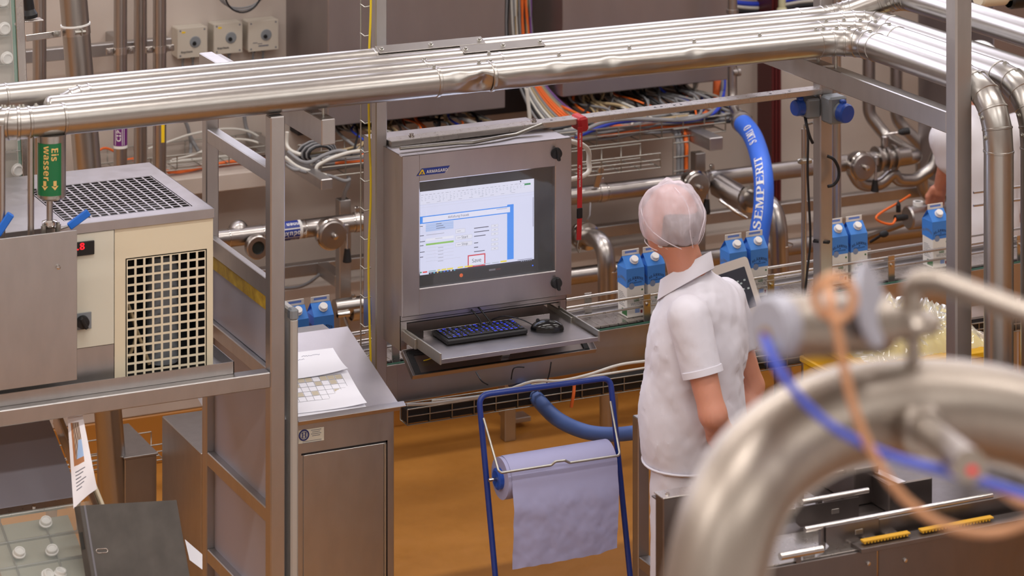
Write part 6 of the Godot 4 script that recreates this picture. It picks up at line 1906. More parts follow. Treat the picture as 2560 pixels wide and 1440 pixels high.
	var ya := Vector3(5.4714, 0.9351, -8.75)
	var yb := Vector3(6.026, 1.1125, -8.75)
	var cr := std(Color(0.88, 0.68, 0.1), 0.45)
	part("box", Shape.new().span(Vector3(ya.x, 0.3, -9.2), Vector3(yb.x, 0.92, -8.75), 0.01), cr, t)
	for q in [0.9, 0.82]:
		part("rib", Shape.new().span(Vector3(ya.x - 0.008, q - 0.012, -9.208), Vector3(yb.x + 0.008, q + 0.012, -8.742), 0.004), cr, t)
	var bag := std(Color(0.95, 0.86, 0.42), 0.35)
	var n := FastNoiseLite.new()
	n.seed = 9
	n.frequency = 6.0
	var lump := Shape.new()
	var rows := []
	for i in 24:
		var row := []
		for j in 40:
			var u := j / 39.0
			var w := i / 23.0
			var dome := sqrt(maxf(0.0, sin(PI * u))) * sqrt(maxf(0.0, sin(PI * w)))
			var nn := n.get_noise_2d(u * 2.2, w) * 0.07 + absf(n.get_noise_2d(u * 6.0, w * 3.0 + 9.0)) * 0.06
			row.append(Vector3(lerpf(ya.x + 0.01, yb.x - 0.01, u), 0.905 + dome * (0.09 + nn), lerpf(-9.19, -8.76, w)))
		rows.append(row)
	lump.sheet(rows, 0.001)
	part("bags", lump, bag, t)
	var film := std(Color(0.95, 0.95, 0.95, 0.16), 0.12)
	film.transparency = BaseMaterial3D.TRANSPARENCY_ALPHA
	for r in rows.size():
		for j in rows[r].size():
			rows[r][j] += Vector3(0, 0.012 + 0.03 * absf(n.get_noise_2d(j * 0.16, r * 0.21)), 0)
	part("film", Shape.new().sheet(rows, 0.0006), film, t)
	for q in [[505, "upper thin rod end in front of the helper's coat"], [538, "lower thin rod end in front of the helper's coat"]]:
		solo("rod_end", Shape.new().tube([Vector3(6.2847, 4.15 - (q[0] + 1386.0) * 0.0015, -9.3), Vector3(6.5149, 4.15 - (q[0] + 1386.0) * 0.0015, -9.3)], 0.005, 8), M.steel_bright, q[1], "rod", "rod ends at the right")
	# red lanyard on the flat bar
	var lt := thing("lanyard", "red lanyard with white lettering hanging from the flat bar", "lanyard", Vector3(4.5969, 1.3948, -9.26))
	var zt := -9.255
	part("knot", Shape.new().box(Vector3(4.6102, 1.7468, -9.29), Vector3(0.036, 0.052, 0.078), Basis(Vector3.BACK, 0.1), 0.008), M.red, lt)
	part("strap", Shape.new().bar(Vector3(4.5894, 1.7414, -9.245), Vector3(4.5879, 1.456, -9.245), 0.019, 0.002, Vector3.BACK, 0.0005), M.red, lt)
	part("strap", Shape.new().bar(Vector3(4.5879, 1.4207, -9.245), Vector3(4.5847, 1.3433, -9.245), 0.019, 0.002, Vector3.BACK, 0.0005), M.red, lt)
	part("buckle", Shape.new().box(Vector3(4.5879, 1.4376, -9.245), Vector3(0.021, 0.036, 0.008), Basis.IDENTITY, 0.002), M.black, lt)
	part("clip", Shape.new().tube(curve([Vector3(4.5847, 1.3433, -9.245), Vector3(4.5784, 1.3158, -9.245), Vector3(4.5863, 1.2979, -9.245), Vector3(4.5926, 1.3141, -9.245)], 4), 0.002, 6), M.galv, lt)
	for q in [[Vector3(4.5885, 1.6967, -9.243), "www.laro"], [Vector3(4.5869, 1.5696, -9.243), "www.larose.de"]]:
		var o: Vector3 = q[0]
		part("lettering", Shape.new().letters(q[1], font_sans, 0.0085, func(x, y, dep): return o + Vector3(-y, x, 0.0005 + dep), 0.0003), M.white, lt)


# ---------- bodies: rounded bones joined smoothly and meshed as one surface ----------
# a bone is [a, b, ra, rb] or an egg [centre, radii, basis]
func bone_distance(q: Array, p: Vector3) -> float:
	if q.size() == 4:
		var a: Vector3 = q[0]
		var ab: Vector3 = q[1] - a
		var t := clampf((p - a).dot(ab) / ab.length_squared(), 0.0, 1.0)
		return (p - a - ab * t).length() - lerpf(q[2], q[3], t)
	var l: Vector3 = (p - q[0]) * q[2]
	var r: Vector3 = q[1]
	var k0 := (l / r).length()
	return k0 * (k0 - 1.0) / maxf((l / (r * r)).length(), 1e-5)


func flesh(s: Shape, bones: Array, blend: float, cell: float, cuts := [], rough: FastNoiseLite = null, amp := 0.0) -> void:
	var lo := Vector3(1e9, 1e9, 1e9)
	var hi := -lo
	for q in bones:
		for e in ([[q[0], q[2]], [q[1], q[3]]] if q.size() == 4 else [[q[0], maxf(q[1].x, maxf(q[1].y, q[1].z))]]):
			lo = lo.min(e[0] - Vector3.ONE * (e[1] + 3.0 * cell))
			hi = hi.max(e[0] + Vector3.ONE * (e[1] + 3.0 * cell))
	var B := 6
	var nb := Vector3i(((hi - lo) / (cell * B)).ceil())
	var n := nb * B + Vector3i.ONE
	var val := PackedFloat32Array()
	val.resize(n.x * n.y * n.z)
	val.fill(1.0)
	var live := []
	var reach := cell * B * 0.87
	for bx in nb.x:
		for by in nb.y:
			for bz in nb.z:
				var c := lo + Vector3(bx + 0.5, by + 0.5, bz + 0.5) * (cell * B)
				var near := []
				var m := 1e9
				for q in bones:
					var d := bone_distance(q, c)
					m = minf(m, d)
					if d < reach + blend + 0.02:
						near.append(q)
				if near.is_empty():
					continue
				if m < -reach * 1.6 - 0.01:
					for i in B + 1:
						for j in B + 1:
							for k in B + 1:
								val[((bx * B + i) * n.y + by * B + j) * n.z + bz * B + k] = -1.0
					if cuts.is_empty():
						continue
				live.append(Vector3i(bx, by, bz))
				for i in B + 1:
					for j in B + 1:
						for k in B + 1:
							var p := lo + Vector3(bx * B + i, by * B + j, bz * B + k) * cell
							var d := 1e9
							for q in near:
								var e := bone_distance(q, p)
								var hh := maxf(blend - absf(d - e), 0.0)
								d = minf(d, e) - hh * hh / (4.0 * blend)
							if rough:
								d += amp * rough.get_noise_3d(p.x, p.y * 0.7 + p.x * 0.3, p.z)
							for w in cuts:
								d = maxf(d, (p - w[0]).dot(w[1]))
							val[((bx * B + i) * n.y + by * B + j) * n.z + bz * B + k] = d
	var at := {}
	var first := s.v.size()
	var off := [Vector3i(0, 0, 0), Vector3i(1, 0, 0), Vector3i(0, 1, 0), Vector3i(1, 1, 0), Vector3i(0, 0, 1), Vector3i(1, 0, 1), Vector3i(0, 1, 1), Vector3i(1, 1, 1)]
	var edges := [[0, 1], [2, 3], [4, 5], [6, 7], [0, 2], [1, 3], [4, 6], [5, 7], [0, 4], [1, 5], [2, 6], [3, 7]]
	for b in live:
		for i in B:
			for j in B:
				for k in B:
					var g := Vector3i(b.x * B + i, b.y * B + j, b.z * B + k)
					var base := (g.x * n.y + g.y) * n.z + g.z
					var v8 := [val[base], val[base + n.y * n.z], val[base + n.z], val[base + n.y * n.z + n.z], val[base + 1], val[base + n.y * n.z + 1], val[base + n.z + 1], val[base + n.y * n.z + n.z + 1]]
					var neg := 0
					for x in v8:
						if x < 0.0:
							neg += 1
					if neg == 0 or neg == 8:
						continue
					var sum := Vector3.ZERO
					var cnt := 0
					for e in edges:
						var a: float = v8[e[0]]
						var c: float = v8[e[1]]
						if (a < 0.0) != (c < 0.0):
							sum += Vector3(off[e[0]]).lerp(Vector3(off[e[1]]), a / (a - c))
							cnt += 1
					at[base] = s.vert(lo + (Vector3(g) + sum / cnt) * cell, Vector3.UP)
	for base in at:
		for ax in 3:
			var st: int = [n.y * n.z, n.z, 1][ax]
			var s1: int = [n.z, 1, n.y * n.z][ax]
			var s2: int = [1, n.y * n.z, n.z][ax]
			var inside := val[base] < 0.0
			if inside == (val[base + st] < 0.0):
				continue
			if not (at.has(base - s1) and at.has(base - s2) and at.has(base - s1 - s2)):
				continue
			var q := [at[base], at[base - s1], at[base - s1 - s2], at[base - s2]]
			if not inside:
				q.reverse()
			s.k.append_array([q[0], q[2], q[1], q[0], q[3], q[2]])
	smooth_from(s, first)


func smooth_from(s: Shape, first: int) -> void:
	var acc := {}
	for i in range(0, s.k.size(), 3):
		if s.k[i] < first:
			continue
		var g := (s.v[s.k[i + 2]] - s.v[s.k[i]]).cross(s.v[s.k[i + 1]] - s.v[s.k[i]])
		for j in 3:
			acc[s.k[i + j]] = acc.get(s.k[i + j], Vector3.ZERO) + g
	for i in acc:
		if acc[i].length_squared() > 1e-20:
			s.n[i] = acc[i].normalized()


func frame_of(f: Vector3) -> Basis:  # x to the left of the person, y up, z forward
	var sd := Vector3(f.z, 0, -f.x).normalized()
	return Basis(sd, Vector3.UP, f.normalized())


# a relaxed, slightly curled hand: palm plus five finger chains
func hand_bones(w: Vector3, dir: Vector3, palm: Vector3, left: bool) -> Array:
	dir = dir.normalized()
	palm = (palm - dir * palm.dot(dir)).normalized()
	var across := dir.cross(palm) * (1.0 if left else -1.0)
	var out := [[w, w + dir * 0.03, 0.025, 0.03], [w + dir * 0.035 + across * 0.018, w + dir * 0.08 + across * 0.02, 0.016, 0.014], [w + dir * 0.035 - across * 0.018, w + dir * 0.078 - across * 0.022, 0.016, 0.014], [w + dir * 0.03, w + dir * 0.085, 0.018, 0.015]]
	for q in [[0.028, 0.07], [0.01, 0.08], [-0.01, 0.075], [-0.028, 0.058]]:
		var a: Vector3 = w + dir * 0.083 + across * q[0]
		var b: Vector3 = a + dir * q[1] * 0.42 + palm * q[1] * 0.15
		var c: Vector3 = b + dir * q[1] * 0.22 + palm * q[1] * 0.22
		var d: Vector3 = c + dir * q[1] * 0.06 + palm * q[1] * 0.22
		out.append([a, b, 0.0095, 0.0088])
		out.append([b, c, 0.0088, 0.008])
		out.append([c, d, 0.008, 0.007])
	var ta := w + dir * 0.022 + across * 0.03
	var tb := ta + dir * 0.032 + across * 0.018 + palm * 0.012
	out.append([ta, tb, 0.013, 0.0105])
	out.append([tb, tb + dir * 0.03 + palm * 0.012, 0.0105, 0.0085])
	return out


func head_bones(hc: Vector3, hf: Vector3) -> Array:
	var b := frame_of(hf)
	var out := [[hc, Vector3(0.076, 0.112, 0.095), b], [hc + b * Vector3(0, -0.062, 0.032), Vector3(0.055, 0.055, 0.056), b], [hc + b * Vector3(0, -0.09, 0.06), Vector3(0.024, 0.02, 0.022), b]]
	out.append([hc + b * Vector3(0, 0.008, 0.092), hc + b * Vector3(0, -0.03, 0.112), 0.008, 0.013])
	out.append([hc + b * Vector3(-0.03, 0.022, 0.084), hc + b * Vector3(0.03, 0.022, 0.084), 0.01, 0.01])
	out.append([hc + b * Vector3(-0.018, -0.06, 0.088), hc + b * Vector3(0.018, -0.06, 0.088), 0.007, 0.007])
	for s in [-1.0, 1.0]:
		out.append([hc + b * Vector3(s * 0.079, -0.012, -0.004), Vector3(0.009, 0.033, 0.02), b * Basis(Vector3.UP, s * 0.35)])
		out.append([hc + b * Vector3(s * 0.03, 0.002, 0.082), Vector3(0.012, 0.009, 0.009), b])
	return out


func operator() -> void:
	var skin := std(Color(0.8, 0.56, 0.47), 0.5)
	skin.subsurf_scatter_enabled = true
	skin.subsurf_scatter_strength = 0.15
	var cloth := std(Color(0.83, 0.82, 0.86), 0.85)
	cloth.rim_enabled = true
	cloth.rim = 0.3
	var f := Vector3(-0.5445, 0, -0.8388)
	var b := frame_of(f)
	var hf := Vector3(-0.3608, 0, -0.9326)
	var hc := Vector3(4.4491, 1.6596, -8.2964)
	var ls := Vector3(4.4359, 1.3842, -8.1591)
	var le := Vector3(4.4709, 1.0989, -8.0654)
	var lw := Vector3(4.6433, 0.8324, -8.2277)
	var rs := Vector3(4.7206, 1.332, -8.4344)
	var re := Vector3(4.8294, 1.0261, -8.4497)
	var rw := Vector3(4.7487, 0.8413, -8.3771)
	var chest := Vector3(4.5526, 1.2498, -8.3142)
	var belly := Vector3(4.5339, 1.0476, -8.323)
	var hips := Vector3(4.5421, 0.8766, -8.3192)
	var neck := Vector3(4.5244, 1.4496, -8.3164)
	var t := thing("person", "person in white polo shirt and hairnet, turned away towards the screen", "person", Vector3(hips.x, 0, hips.z))
	# body
	var legs := []
	var shoes := []
	for s in [1.0, -1.0]:
		var hip: Vector3 = hips + b * Vector3(s * 0.092, -0.03, 0)
		var knee: Vector3 = hip + b * Vector3(s * 0.012, -0.42, 0.02 * s)
		var ank: Vector3 = Vector3(knee.x, 0.1, knee.z) + b * Vector3(s * 0.01, 0, -0.03)
		legs.append([hip, knee, ank])
	var bones := head_bones(hc, hf)
	var bh := frame_of(hf)
	bones.append([hc + bh * Vector3(0, -0.06, -0.025), neck, 0.056, 0.064])
	bones.append([neck, chest, 0.06, 0.1])
	bones.append([chest, Vector3(0.165, 0.19, 0.105), b])
	bones.append([belly, Vector3(0.155, 0.19, 0.13), b])
	bones.append([hips, Vector3(0.155, 0.13, 0.115), b])
	bones.append([ls, rs, 0.05, 0.05])
	for q in [[ls, le, lw, true], [rs, re, rw, false]]:
		bones.append([q[0], q[1], 0.052, 0.042])
		bones.append([q[1], q[1].lerp(q[2], 0.35), 0.042, 0.043])
		bones.append([q[1].lerp(q[2], 0.35), q[2], 0.043, 0.028])
	for l in legs:
		bones.append([l[0], l[1], 0.075, 0.05])
		bones.append([l[1], l[1].lerp(l[2], 0.3), 0.05, 0.052])
		bones.append([l[1].lerp(l[2], 0.3), l[2], 0.052, 0.036])
	var body := Shape.new()
	flesh(body, bones, 0.02, 0.0095)
	flesh(body, hand_bones(lw, lw - le, -b.z, true), 0.008, 0.0042)
	flesh(body, hand_bones(rw, rw - re, -b.z, false), 0.008, 0.0042)
	part("body", body, skin, t)
	# short grey hair around the back of the head
	var hair := Shape.new()
	flesh(hair, [[hc + bh * Vector3(0, -0.012, -0.012), Vector3(0.0795, 0.095, 0.0895), bh]], 0.01, 0.006, [[hc + bh * Vector3(0, 0.055, 0), Vector3(0, 1, 0)], [hc + bh * Vector3(0, 0, 0.01), bh.z]])
	part("hair", hair, std(Color(0.42, 0.36, 0.33), 0.9), t)
	# hairnet: thin gathered cap
	var net := Shape.new()
	var n := FastNoiseLite.new()
	n.seed = 15
	n.frequency = 1.1
	n.fractal_octaves = 2
	var rows := []
	for i in 44:
		var th := lerpf(0.04, 2.42, i / 43.0)
		var row := []
		for j in 73:
			var ph := TAU * j / 72.0
			var dirn := Vector3(sin(th) * sin(ph), cos(th), sin(th) * cos(ph))
			var fold := n.get_noise_3d(dirn.x * 1.4, dirn.y * 0.8, dirn.z * 1.4)
			var low := smoothstep(1.5, 2.42, th)
			var rr := 1.0 + 0.13 * fold + 0.018 * low * sin(ph * 11.0 + 3.0 * sin(ph * 3.0)) - 0.1 * smoothstep(2.1, 2.42, th)
			row.append(hc + bh * (dirn * Vector3(0.098, 0.12, 0.113) * rr) + Vector3(0, 0.004, 0))
		rows.append(row)
	net.sheet(rows, 0.0)
	var veil := std(Color(0.96, 0.93, 0.97, 0.42), 0.8)
	veil.transparency = BaseMaterial3D.TRANSPARENCY_ALPHA
	var np := part("hairnet", net, veil, t, "white gauze hairnet")
	var band := []
	for q in rows[-1]:
		band.append(q)
	part("elastic_band", Shape.new().tube(band, 0.0035, 6, false), M.white, np)
	for st in [[0.5, 2.2, 1.6, 2.35], [-0.4, 0.6, 2.6, 2.2], [2.4, 0.4, 3.1, 2.2], [3.6, 0.9, 3.3, 2.0], [4.4, 0.7, 3.9, 2.3], [5.2, 1.5, 4.2, 2.1]]:
		var pts := []
		for i in 12:
			var fr := i / 11.0
			var th := lerpf(st[1], st[3], fr)
			var ph := lerpf(st[0], st[2], fr) + 0.15 * sin(fr * 6.0)
			var dirn := Vector3(sin(th) * sin(ph), cos(th), sin(th) * cos(ph))
			pts.append(hc + bh * (dirn * Vector3(0.099, 0.122, 0.115) * 1.01))
		part("crease", Shape.new().tube(pts, 0.0016, 5, false), veil, np)
	# polo shirt
	var wr := FastNoiseLite.new()
	wr.seed = 8
	wr.frequency = 3.2
	wr.fractal_octaves = 4
	wr.fractal_type = FastNoiseLite.FRACTAL_RIDGED
	wr.domain_warp_enabled = true
	wr.domain_warp_amplitude = 0.12
	wr.domain_warp_frequency = 3.0
	var shirt := Shape.new()
	var hem := Vector3(4.3813, 0.8653, -8.2509)
	var lend := ls.lerp(le, 0.6)
	var rend := rs.lerp(re, 0.55)
	flesh(shirt, [[chest, Vector3(0.205, 0.2, 0.148), b], [belly, Vector3(0.198, 0.24, 0.168), b], [hips + Vector3(0, 0.03, 0), Vector3(0.196, 0.26, 0.158), b], [ls + Vector3(0, 0.0, 0), rs, 0.07, 0.07], [neck + Vector3(0, -0.03, 0), chest, 0.078, 0.13]], 0.07, 0.011, [[hem, Vector3(0, -1, 0)]], wr, 0.014)
	flesh(shirt, [[ls, lend + (le - ls) * 0.15, 0.074, 0.064]], 0.02, 0.009, [[lend, (le - ls).normalized()]], wr, 0.008)
	flesh(shirt, [[rs, rend + (re - rs) * 0.15, 0.074, 0.064]], 0.02, 0.009, [[rend, (re - rs).normalized()]], wr, 0.008)
	var sp := part("polo_shirt", shirt, cloth, t, "white short sleeved polo shirt")
	var crow := [[], [], []]
	var cc := Vector3(4.5079, 1.468, -8.3131)
	for j in 41:
		var an := lerpf(0.4, TAU - 0.4, j / 40.0)
		var dip := cos(an)
		var ua := b * Vector3(sin(an) * 0.067, 0, cos(an) * 0.074)
		crow[0].append(cc + ua * 1.03 + Vector3(0, 0.012 - 0.05 * dip, 0))
		crow[1].append(cc + ua * 1.1 + Vector3(0, 0.03 - 0.055 * dip, 0))
		crow[2].append(cc + ua * 1.24 + Vector3(0, -0.03 - 0.062 * dip, 0))
	part("collar", Shape.new().sheet(crow, 0.003), cloth, sp)
	part("sleeve_band", Shape.new().lathe(lend, le - ls, [Vector2(0.062, -0.022), Vector2(0.0665, -0.02), Vector2(0.0665, 0.0), Vector2(0.058, 0.001)], 28), cloth, sp)
	var seam := []
	for j in 41:
		var an := TAU * j / 40.0
		seam.append(Vector3(hips.x, hem.y + 0.012, hips.z) + b * Vector3(sin(an) * 0.195, 0, cos(an) * 0.158))
	part("hem_seam", Shape.new().tube(seam, 0.004, 6, false), cloth, sp)
	var lg := chest + b * Vector3(0.075, 0.05, 0.122)
	var emb := Shape.new()
	emb.letters("ne", font_serif, 0.014, func(x, y, dep): return lg + b * Vector3(-x, y, 0.004 - x * x * 2.0 - x * 0.5), 0.001)
	part("chest_print", emb, M.ink_blue, sp)
	# trousers and shoes
	var tr := Shape.new()
	for l in legs:
		flesh(tr, [[l[0] + Vector3(0, 0.04, 0), l[1], 0.1, 0.08], [l[1], l[2], 0.08, 0.075]], 0.03, 0.012, [[Vector3(0, 0.09, 0), Vector3(0, -1, 0)]], wr, 0.008)
	part("trousers", tr, cloth, t, "white work trousers")
	for l in legs:
		var sh := Shape.new()
		var o := Vector3(l[2].x, 0.035, l[2].z)
		flesh(sh, [[o - f * 0.05, o + f * 0.12, 0.042, 0.04], [o + Vector3(0, 0.03, 0), o + f * 0.05, 0.045, 0.04]], 0.03, 0.01, [[Vector3(0, 0.002, 0), Vector3(0, -1, 0)]])
		part("shoe", sh, M.white, t)


func helper_person() -> void:
	var skin := std(Color(0.78, 0.52, 0.42), 0.5)
	var cloth := std(Color(0.88, 0.87, 0.89), 0.85)
	var f := Vector3(0.081, 0, -0.9967)
	var b := frame_of(f)
	var o := Vector3(6.9521, 0.3296, -10.2168) * Vector3(1, 0, 1)
	var t := thing("person", "helper in a white coat, mostly hidden behind the thick post", "person", o)
	var hips := o + Vector3(0, 0.86, 0)
	var chest := o + Vector3(0, 1.14, 0)
	var neck := o + Vector3(0, 1.35, 0)
	var hc := o + Vector3(0, 1.53, 0) + f * 0.02
	var ls := o + Vector3(0, 1.27, 0) + b.x * 0.17
	var rs := o + Vector3(0, 1.27, 0) - b.x * 0.17
	var le := Vector3(6.794, 1.1774, -10.2356)
	var lw := Vector3(6.8129, 1.0482, -10.282) + f * 0.05
	var re := rs + Vector3(0, -0.3, 0) - b.x * 0.04
	var rw := re + Vector3(0, -0.2, 0) + f * 0.1
	var bones := head_bones(hc, f)
	bones.append_array([[hc + Vector3(0, -0.06, 0) - f * 0.02, neck, 0.055, 0.06], [neck, chest, 0.06, 0.09], [chest, Vector3(0.16, 0.2, 0.1), b], [hips, Vector3(0.15, 0.16, 0.11), b], [ls, rs, 0.05, 0.05]])
	for q in [[ls, le, lw], [rs, re, rw]]:
		bones.append([q[0], q[1], 0.05, 0.042])
		bones.append([q[1], q[2], 0.042, 0.028])
	var legs := []
	for s in [1.0, -1.0]:
		var hip: Vector3 = hips + b.x * s * 0.09
		legs.append([hip, Vector3(hip.x, 0.5, hip.z), Vector3(hip.x, 0.09, hip.z)])
		bones.append([hip, legs[-1][1], 0.075, 0.05])
		bones.append([legs[-1][1], legs[-1][2], 0.05, 0.036])
	var body := Shape.new()
	flesh(body, bones, 0.02, 0.013)
	flesh(body, hand_bones(lw, lw - le, Vector3.DOWN, true), 0.008, 0.0055)
	flesh(body, hand_bones(rw, rw - re, Vector3.DOWN, false), 0.008, 0.0055)
	part("body", body, skin, t)
	var wr := FastNoiseLite.new()
	wr.seed = 18
	wr.frequency = 4.0
	var coat := Shape.new()
	flesh(coat, [[chest, Vector3(0.16, 0.22, 0.12), b], [hips, Vector3(0.16, 0.3, 0.13), b], [hips + Vector3(0, -0.3, 0), Vector3(0.16, 0.25, 0.13), b], [neck + Vector3(0, 0.0, 0), chest, 0.075, 0.1], [ls, rs, 0.066, 0.066], [ls, ls.lerp(le, 0.97), 0.068, 0.056], [rs, rs.lerp(re, 0.97), 0.068, 0.056]], 0.04, 0.014, [[o + Vector3(0, 0.45, 0), Vector3(0, -1, 0)]], wr, 0.01)
	part("coat", coat, cloth, t, "white work coat")
	var cap := Shape.new()
	flesh(cap, [[hc + Vector3(0, 0.015, 0), Vector3(0.088, 0.115, 0.105), b]], 0.01, 0.01, [[hc + Vector3(0, -0.01, 0), Vector3(0, -1, 0)]])
	part("cap", cap, M.white, t)
	for l in legs:
		var tr := Shape.new()
		flesh(tr, [[l[0], l[1], 0.085, 0.07], [l[1], l[2], 0.07, 0.065]], 0.03, 0.014, [[Vector3(0, 0.08, 0), Vector3(0, -1, 0)]])
		part("trouser_leg", tr, cloth, t)
		var sh := Shape.new()
		var so := Vector3(l[2].x, 0.035, l[2].z)
		flesh(sh, [[so - f * 0.05, so + f * 0.12, 0.042, 0.04]], 0.03, 0.012, [[Vector3(0, 0.002, 0), Vector3(0, -1, 0)]])
		part("shoe", sh, M.white, t)


func bottle_cap(at: Vector3, out: Vector3, r: float, label: String) -> void:
	var t := thing("bottle_cap", label, "bottle cap", at, "loose white bottle caps")
	part("skirt", Shape.new().lathe(at, out, [Vector2(r, 0), Vector2(r, 0.004), Vector2(r * 0.84, 0.005), Vector2(r * 0.84, 0.014), Vector2(r * 0.78, 0.016), Vector2(r * 0.62, 0.016), Vector2(r * 0.58, 0.012), Vector2(0, 0.012)], 28), M.cap_white, t)


func cap_feeder() -> void:
	var pane := std(Color(0.85, 0.9, 0.88, 0.2), 0.2)
	pane.transparency = BaseMaterial3D.TRANSPARENCY_ALPHA
	# upright chute at the left edge
	var t := thing("cap_chute", "upright clear chute with a steel side bar for bottle caps, at the left edge", "chute", Vector3(2.6765, 1.6572, -9.75))
	part("side_bar", Shape.new().bar(Vector3(2.6932, 2.4205, -9.75), Vector3(2.7352, 1.4868, -9.75), 0.03, 0.012, Vector3.BACK, 0.002), M.steel_bright, t)
	part("green_edge", Shape.new().bar(Vector3(2.6736, 2.4203, -9.76), Vector3(2.7184, 1.4863, -9.76), 0.012, 0.006, Vector3.BACK, 0.001), std(Color(0.4, 0.58, 0.5), 0.2), t)
	part("back_plate", Shape.new().quad(Vector3(2.5594, 2.4256, -9.78), Vector3(2.6707, 2.4174, -9.78), Vector3(2.7156, 1.4817, -9.78), Vector3(2.5594, 1.4994, -9.78), Vector3.BACK), M.wall, t)
	for q in [[Vector3(2.5819, 2.2338, -9.76), Vector3(2.6653, 2.2325, -9.76)], [Vector3(2.5819, 2.1386, -9.76), Vector3(2.6736, 2.1362, -9.76)], [Vector3(2.5819, 2.0406, -9.76), Vector3(2.6792, 2.0373, -9.76)], [Vector3(2.5957, 1.7425, -9.76), Vector3(2.7072, 1.7406, -9.76)]]:
		part("ledge", Shape.new().bar(q[0], q[1], 0.02, 0.002), M.steel_bright, t)
	part("clear_pane", Shape.new().quad(Vector3(2.545, 2.4353, -9.725), Vector3(2.6696, 2.4261, -9.725), Vector3(2.7115, 1.4955, -9.725), Vector3(2.545, 1.5143, -9.725), Vector3.BACK), pane, t)
	var lb := ["white bottle cap uppermost in the clear chute, cut by the top edge", "white bottle cap second from the top in the clear chute", "white bottle cap third from the top in the clear chute", "white bottle cap lowest in the clear chute, above the cooling unit"]
	var ps := [Vector3(2.6458, 2.2576, -9.75), Vector3(2.6514, 2.1617, -9.75), Vector3(2.6598, 2.0601, -9.75), Vector3(2.6974, 1.6741, -9.75)]
	for i in 4:
		bottle_cap(ps[i] + Vector3(0, 0, -0.01), Vector3(0.1, 0, 1), 0.0225, lb[i])
	# black rubber nozzle on a small plate
	var nz := thing("rubber_nozzle", "black rubber nozzle on a small steel plate at the upper left", "nozzle", Vector3(2.814, 2.1392, -10))
	part("nozzle", Shape.new().lathe(Vector3(2.8111, 2.1423, -10), Vector3(-0.0144, 0.105, 0), [Vector2(0, 0), Vector2(0.026, 0), Vector2(0.027, 0.012), Vector2(0.019, 0.03), Vector2(0.017, 0.12)], 20), M.black, nz)
	part("plate", Shape.new().box(Vector3(2.8169, 2.1334, -10), Vector3(0.07, 0.005, 0.05)), M.steel_bright, nz)
	part("strut", Shape.new().tube([Vector3(2.7966, 2.1287, -10.02), Vector3(2.6904, 2.1748, -9.75)], 0.006, 8), M.steel_bright, nz)
	# sloped cap hopper below the frame
	var pa := Vector3(2.4338, 0.9844, -9.3)
	var pb := Vector3(2.7003, 0.9702, -9.3)
	var pc := Vector3(2.5724, 0.683, -8.58)
	var pd := Vector3(2.2454, 0.7013, -8.58)
	pa.y = pb.y
	pd.y = pc.y
	pc.x = pb.x
	var up := (pb - pa).cross(pc - pb).normalized()
	if up.y < 0.0:
		up = -up
	var at := func(u: float, w: float, h: float) -> Vector3:
		return pa.lerp(pb, u).lerp(pd.lerp(pc, u), w) + up * h
	var hp := thing("cap_hopper", "sloped steel and clear plastic cap hopper at the lower left", "hopper", at.call(0.5, 0.5, -0.1))
	var bs := frame_along(pb - pa, up)
	part("upper_sheet", Shape.new().box(at.call(0.5, 0.26, -0.004), Vector3((pb - pa).length(), 0.004, (pc - pb).length() * 0.52), bs, 0.001), M.frosted, hp)
	var fl := part("flange", Shape.new().box(at.call(0.5, 0.53, 0.004), Vector3((pb - pa).length(), 0.012, 0.035), bs, 0.002), M.steel_bright, hp)
	part("flange_bolt", Shape.new().lathe(at.call(0.5, 0.53, 0.01), up, [Vector2(0.006, 0), Vector2(0.006, 0.005), Vector2(0, 0.006)], 6), M.chrome, fl)
	part("lower_sheet", Shape.new().box(at.call(0.5, 0.78, -0.03), Vector3((pb - pa).length(), 0.004, (pc - pb).length() * 0.46), bs, 0.001), std(Color(0.62, 0.6, 0.54), 0.5), hp)
	for q in [0.3, 0.62, 0.94]:
		part("divider", Shape.new().box(at.call(q, 0.78, -0.024), Vector3(0.004, 0.012, (pc - pb).length() * 0.46), bs, 0.001), M.steel, hp)
	for q in [0.66, 0.8, 0.93]:
		part("divider", Shape.new().box(at.call(0.5, q, -0.024), Vector3((pb - pa).length(), 0.012, 0.004), bs, 0.001), M.steel, hp)
	part("side_bar", Shape.new().box(at.call(1.0, 0.5, 0.0), Vector3(0.018, 0.06, (pc - pb).length()), bs, 0.003), M.steel_bright, hp)
	part("clear_edge", Shape.new().box(at.call(1.05, 0.72, 0.012), Vector3(0.01, 0.05, (pc - pb).length() * 0.55), bs, 0.002), M.cream, hp)
	part("clear_cover", Shape.new().quad(at.call(0.0, 0.55, 0.014), at.call(1.0, 0.55, 0.014), at.call(1.0, 1.0, 0.014), at.call(0.0, 1.0, 0.014), up), pane, hp)
	for z in [-9.25, -8.65]:
		for x in [pa.x + 0.05, pb.x - 0.03]:
			part("leg", Shape.new().span(Vector3(x - 0.015, 0, z - 0.015), Vector3(x + 0.015, at.call(0.5, (z + 9.3) / 0.72, -0.03).y, z + 0.015), 0.002), M.steel_tube, hp)
	var cl := ["bottle cap leftmost under the hopper cover", "bottle cap right of centre under the hopper cover", "bottle cap high under the hopper cover, near the flange", "bottle cap lowest under the hopper cover, at the picture's bottom", "bottle cap lying against the lowest one under the hopper cover"]
	var cp := [Vector3(2.4282, 0.7561, -8.7634), Vector3(2.5296, 0.7514, -8.7514), Vector3(2.5428, 0.7979, -8.8681), Vector3(2.487, 0.715, -8.6603), Vector3(2.5277, 0.7141, -8.6579)]
	for i in 5:
		bottle_cap(cp[i] - up * 0.012, (up + Vector3([0.1, -0.1, 0.0, 0.5, 0.2][i], 0, [0.1, 0.0, 0.1, 0.4, -0.2][i])).normalized(), 0.0205, "white " + cl[i])
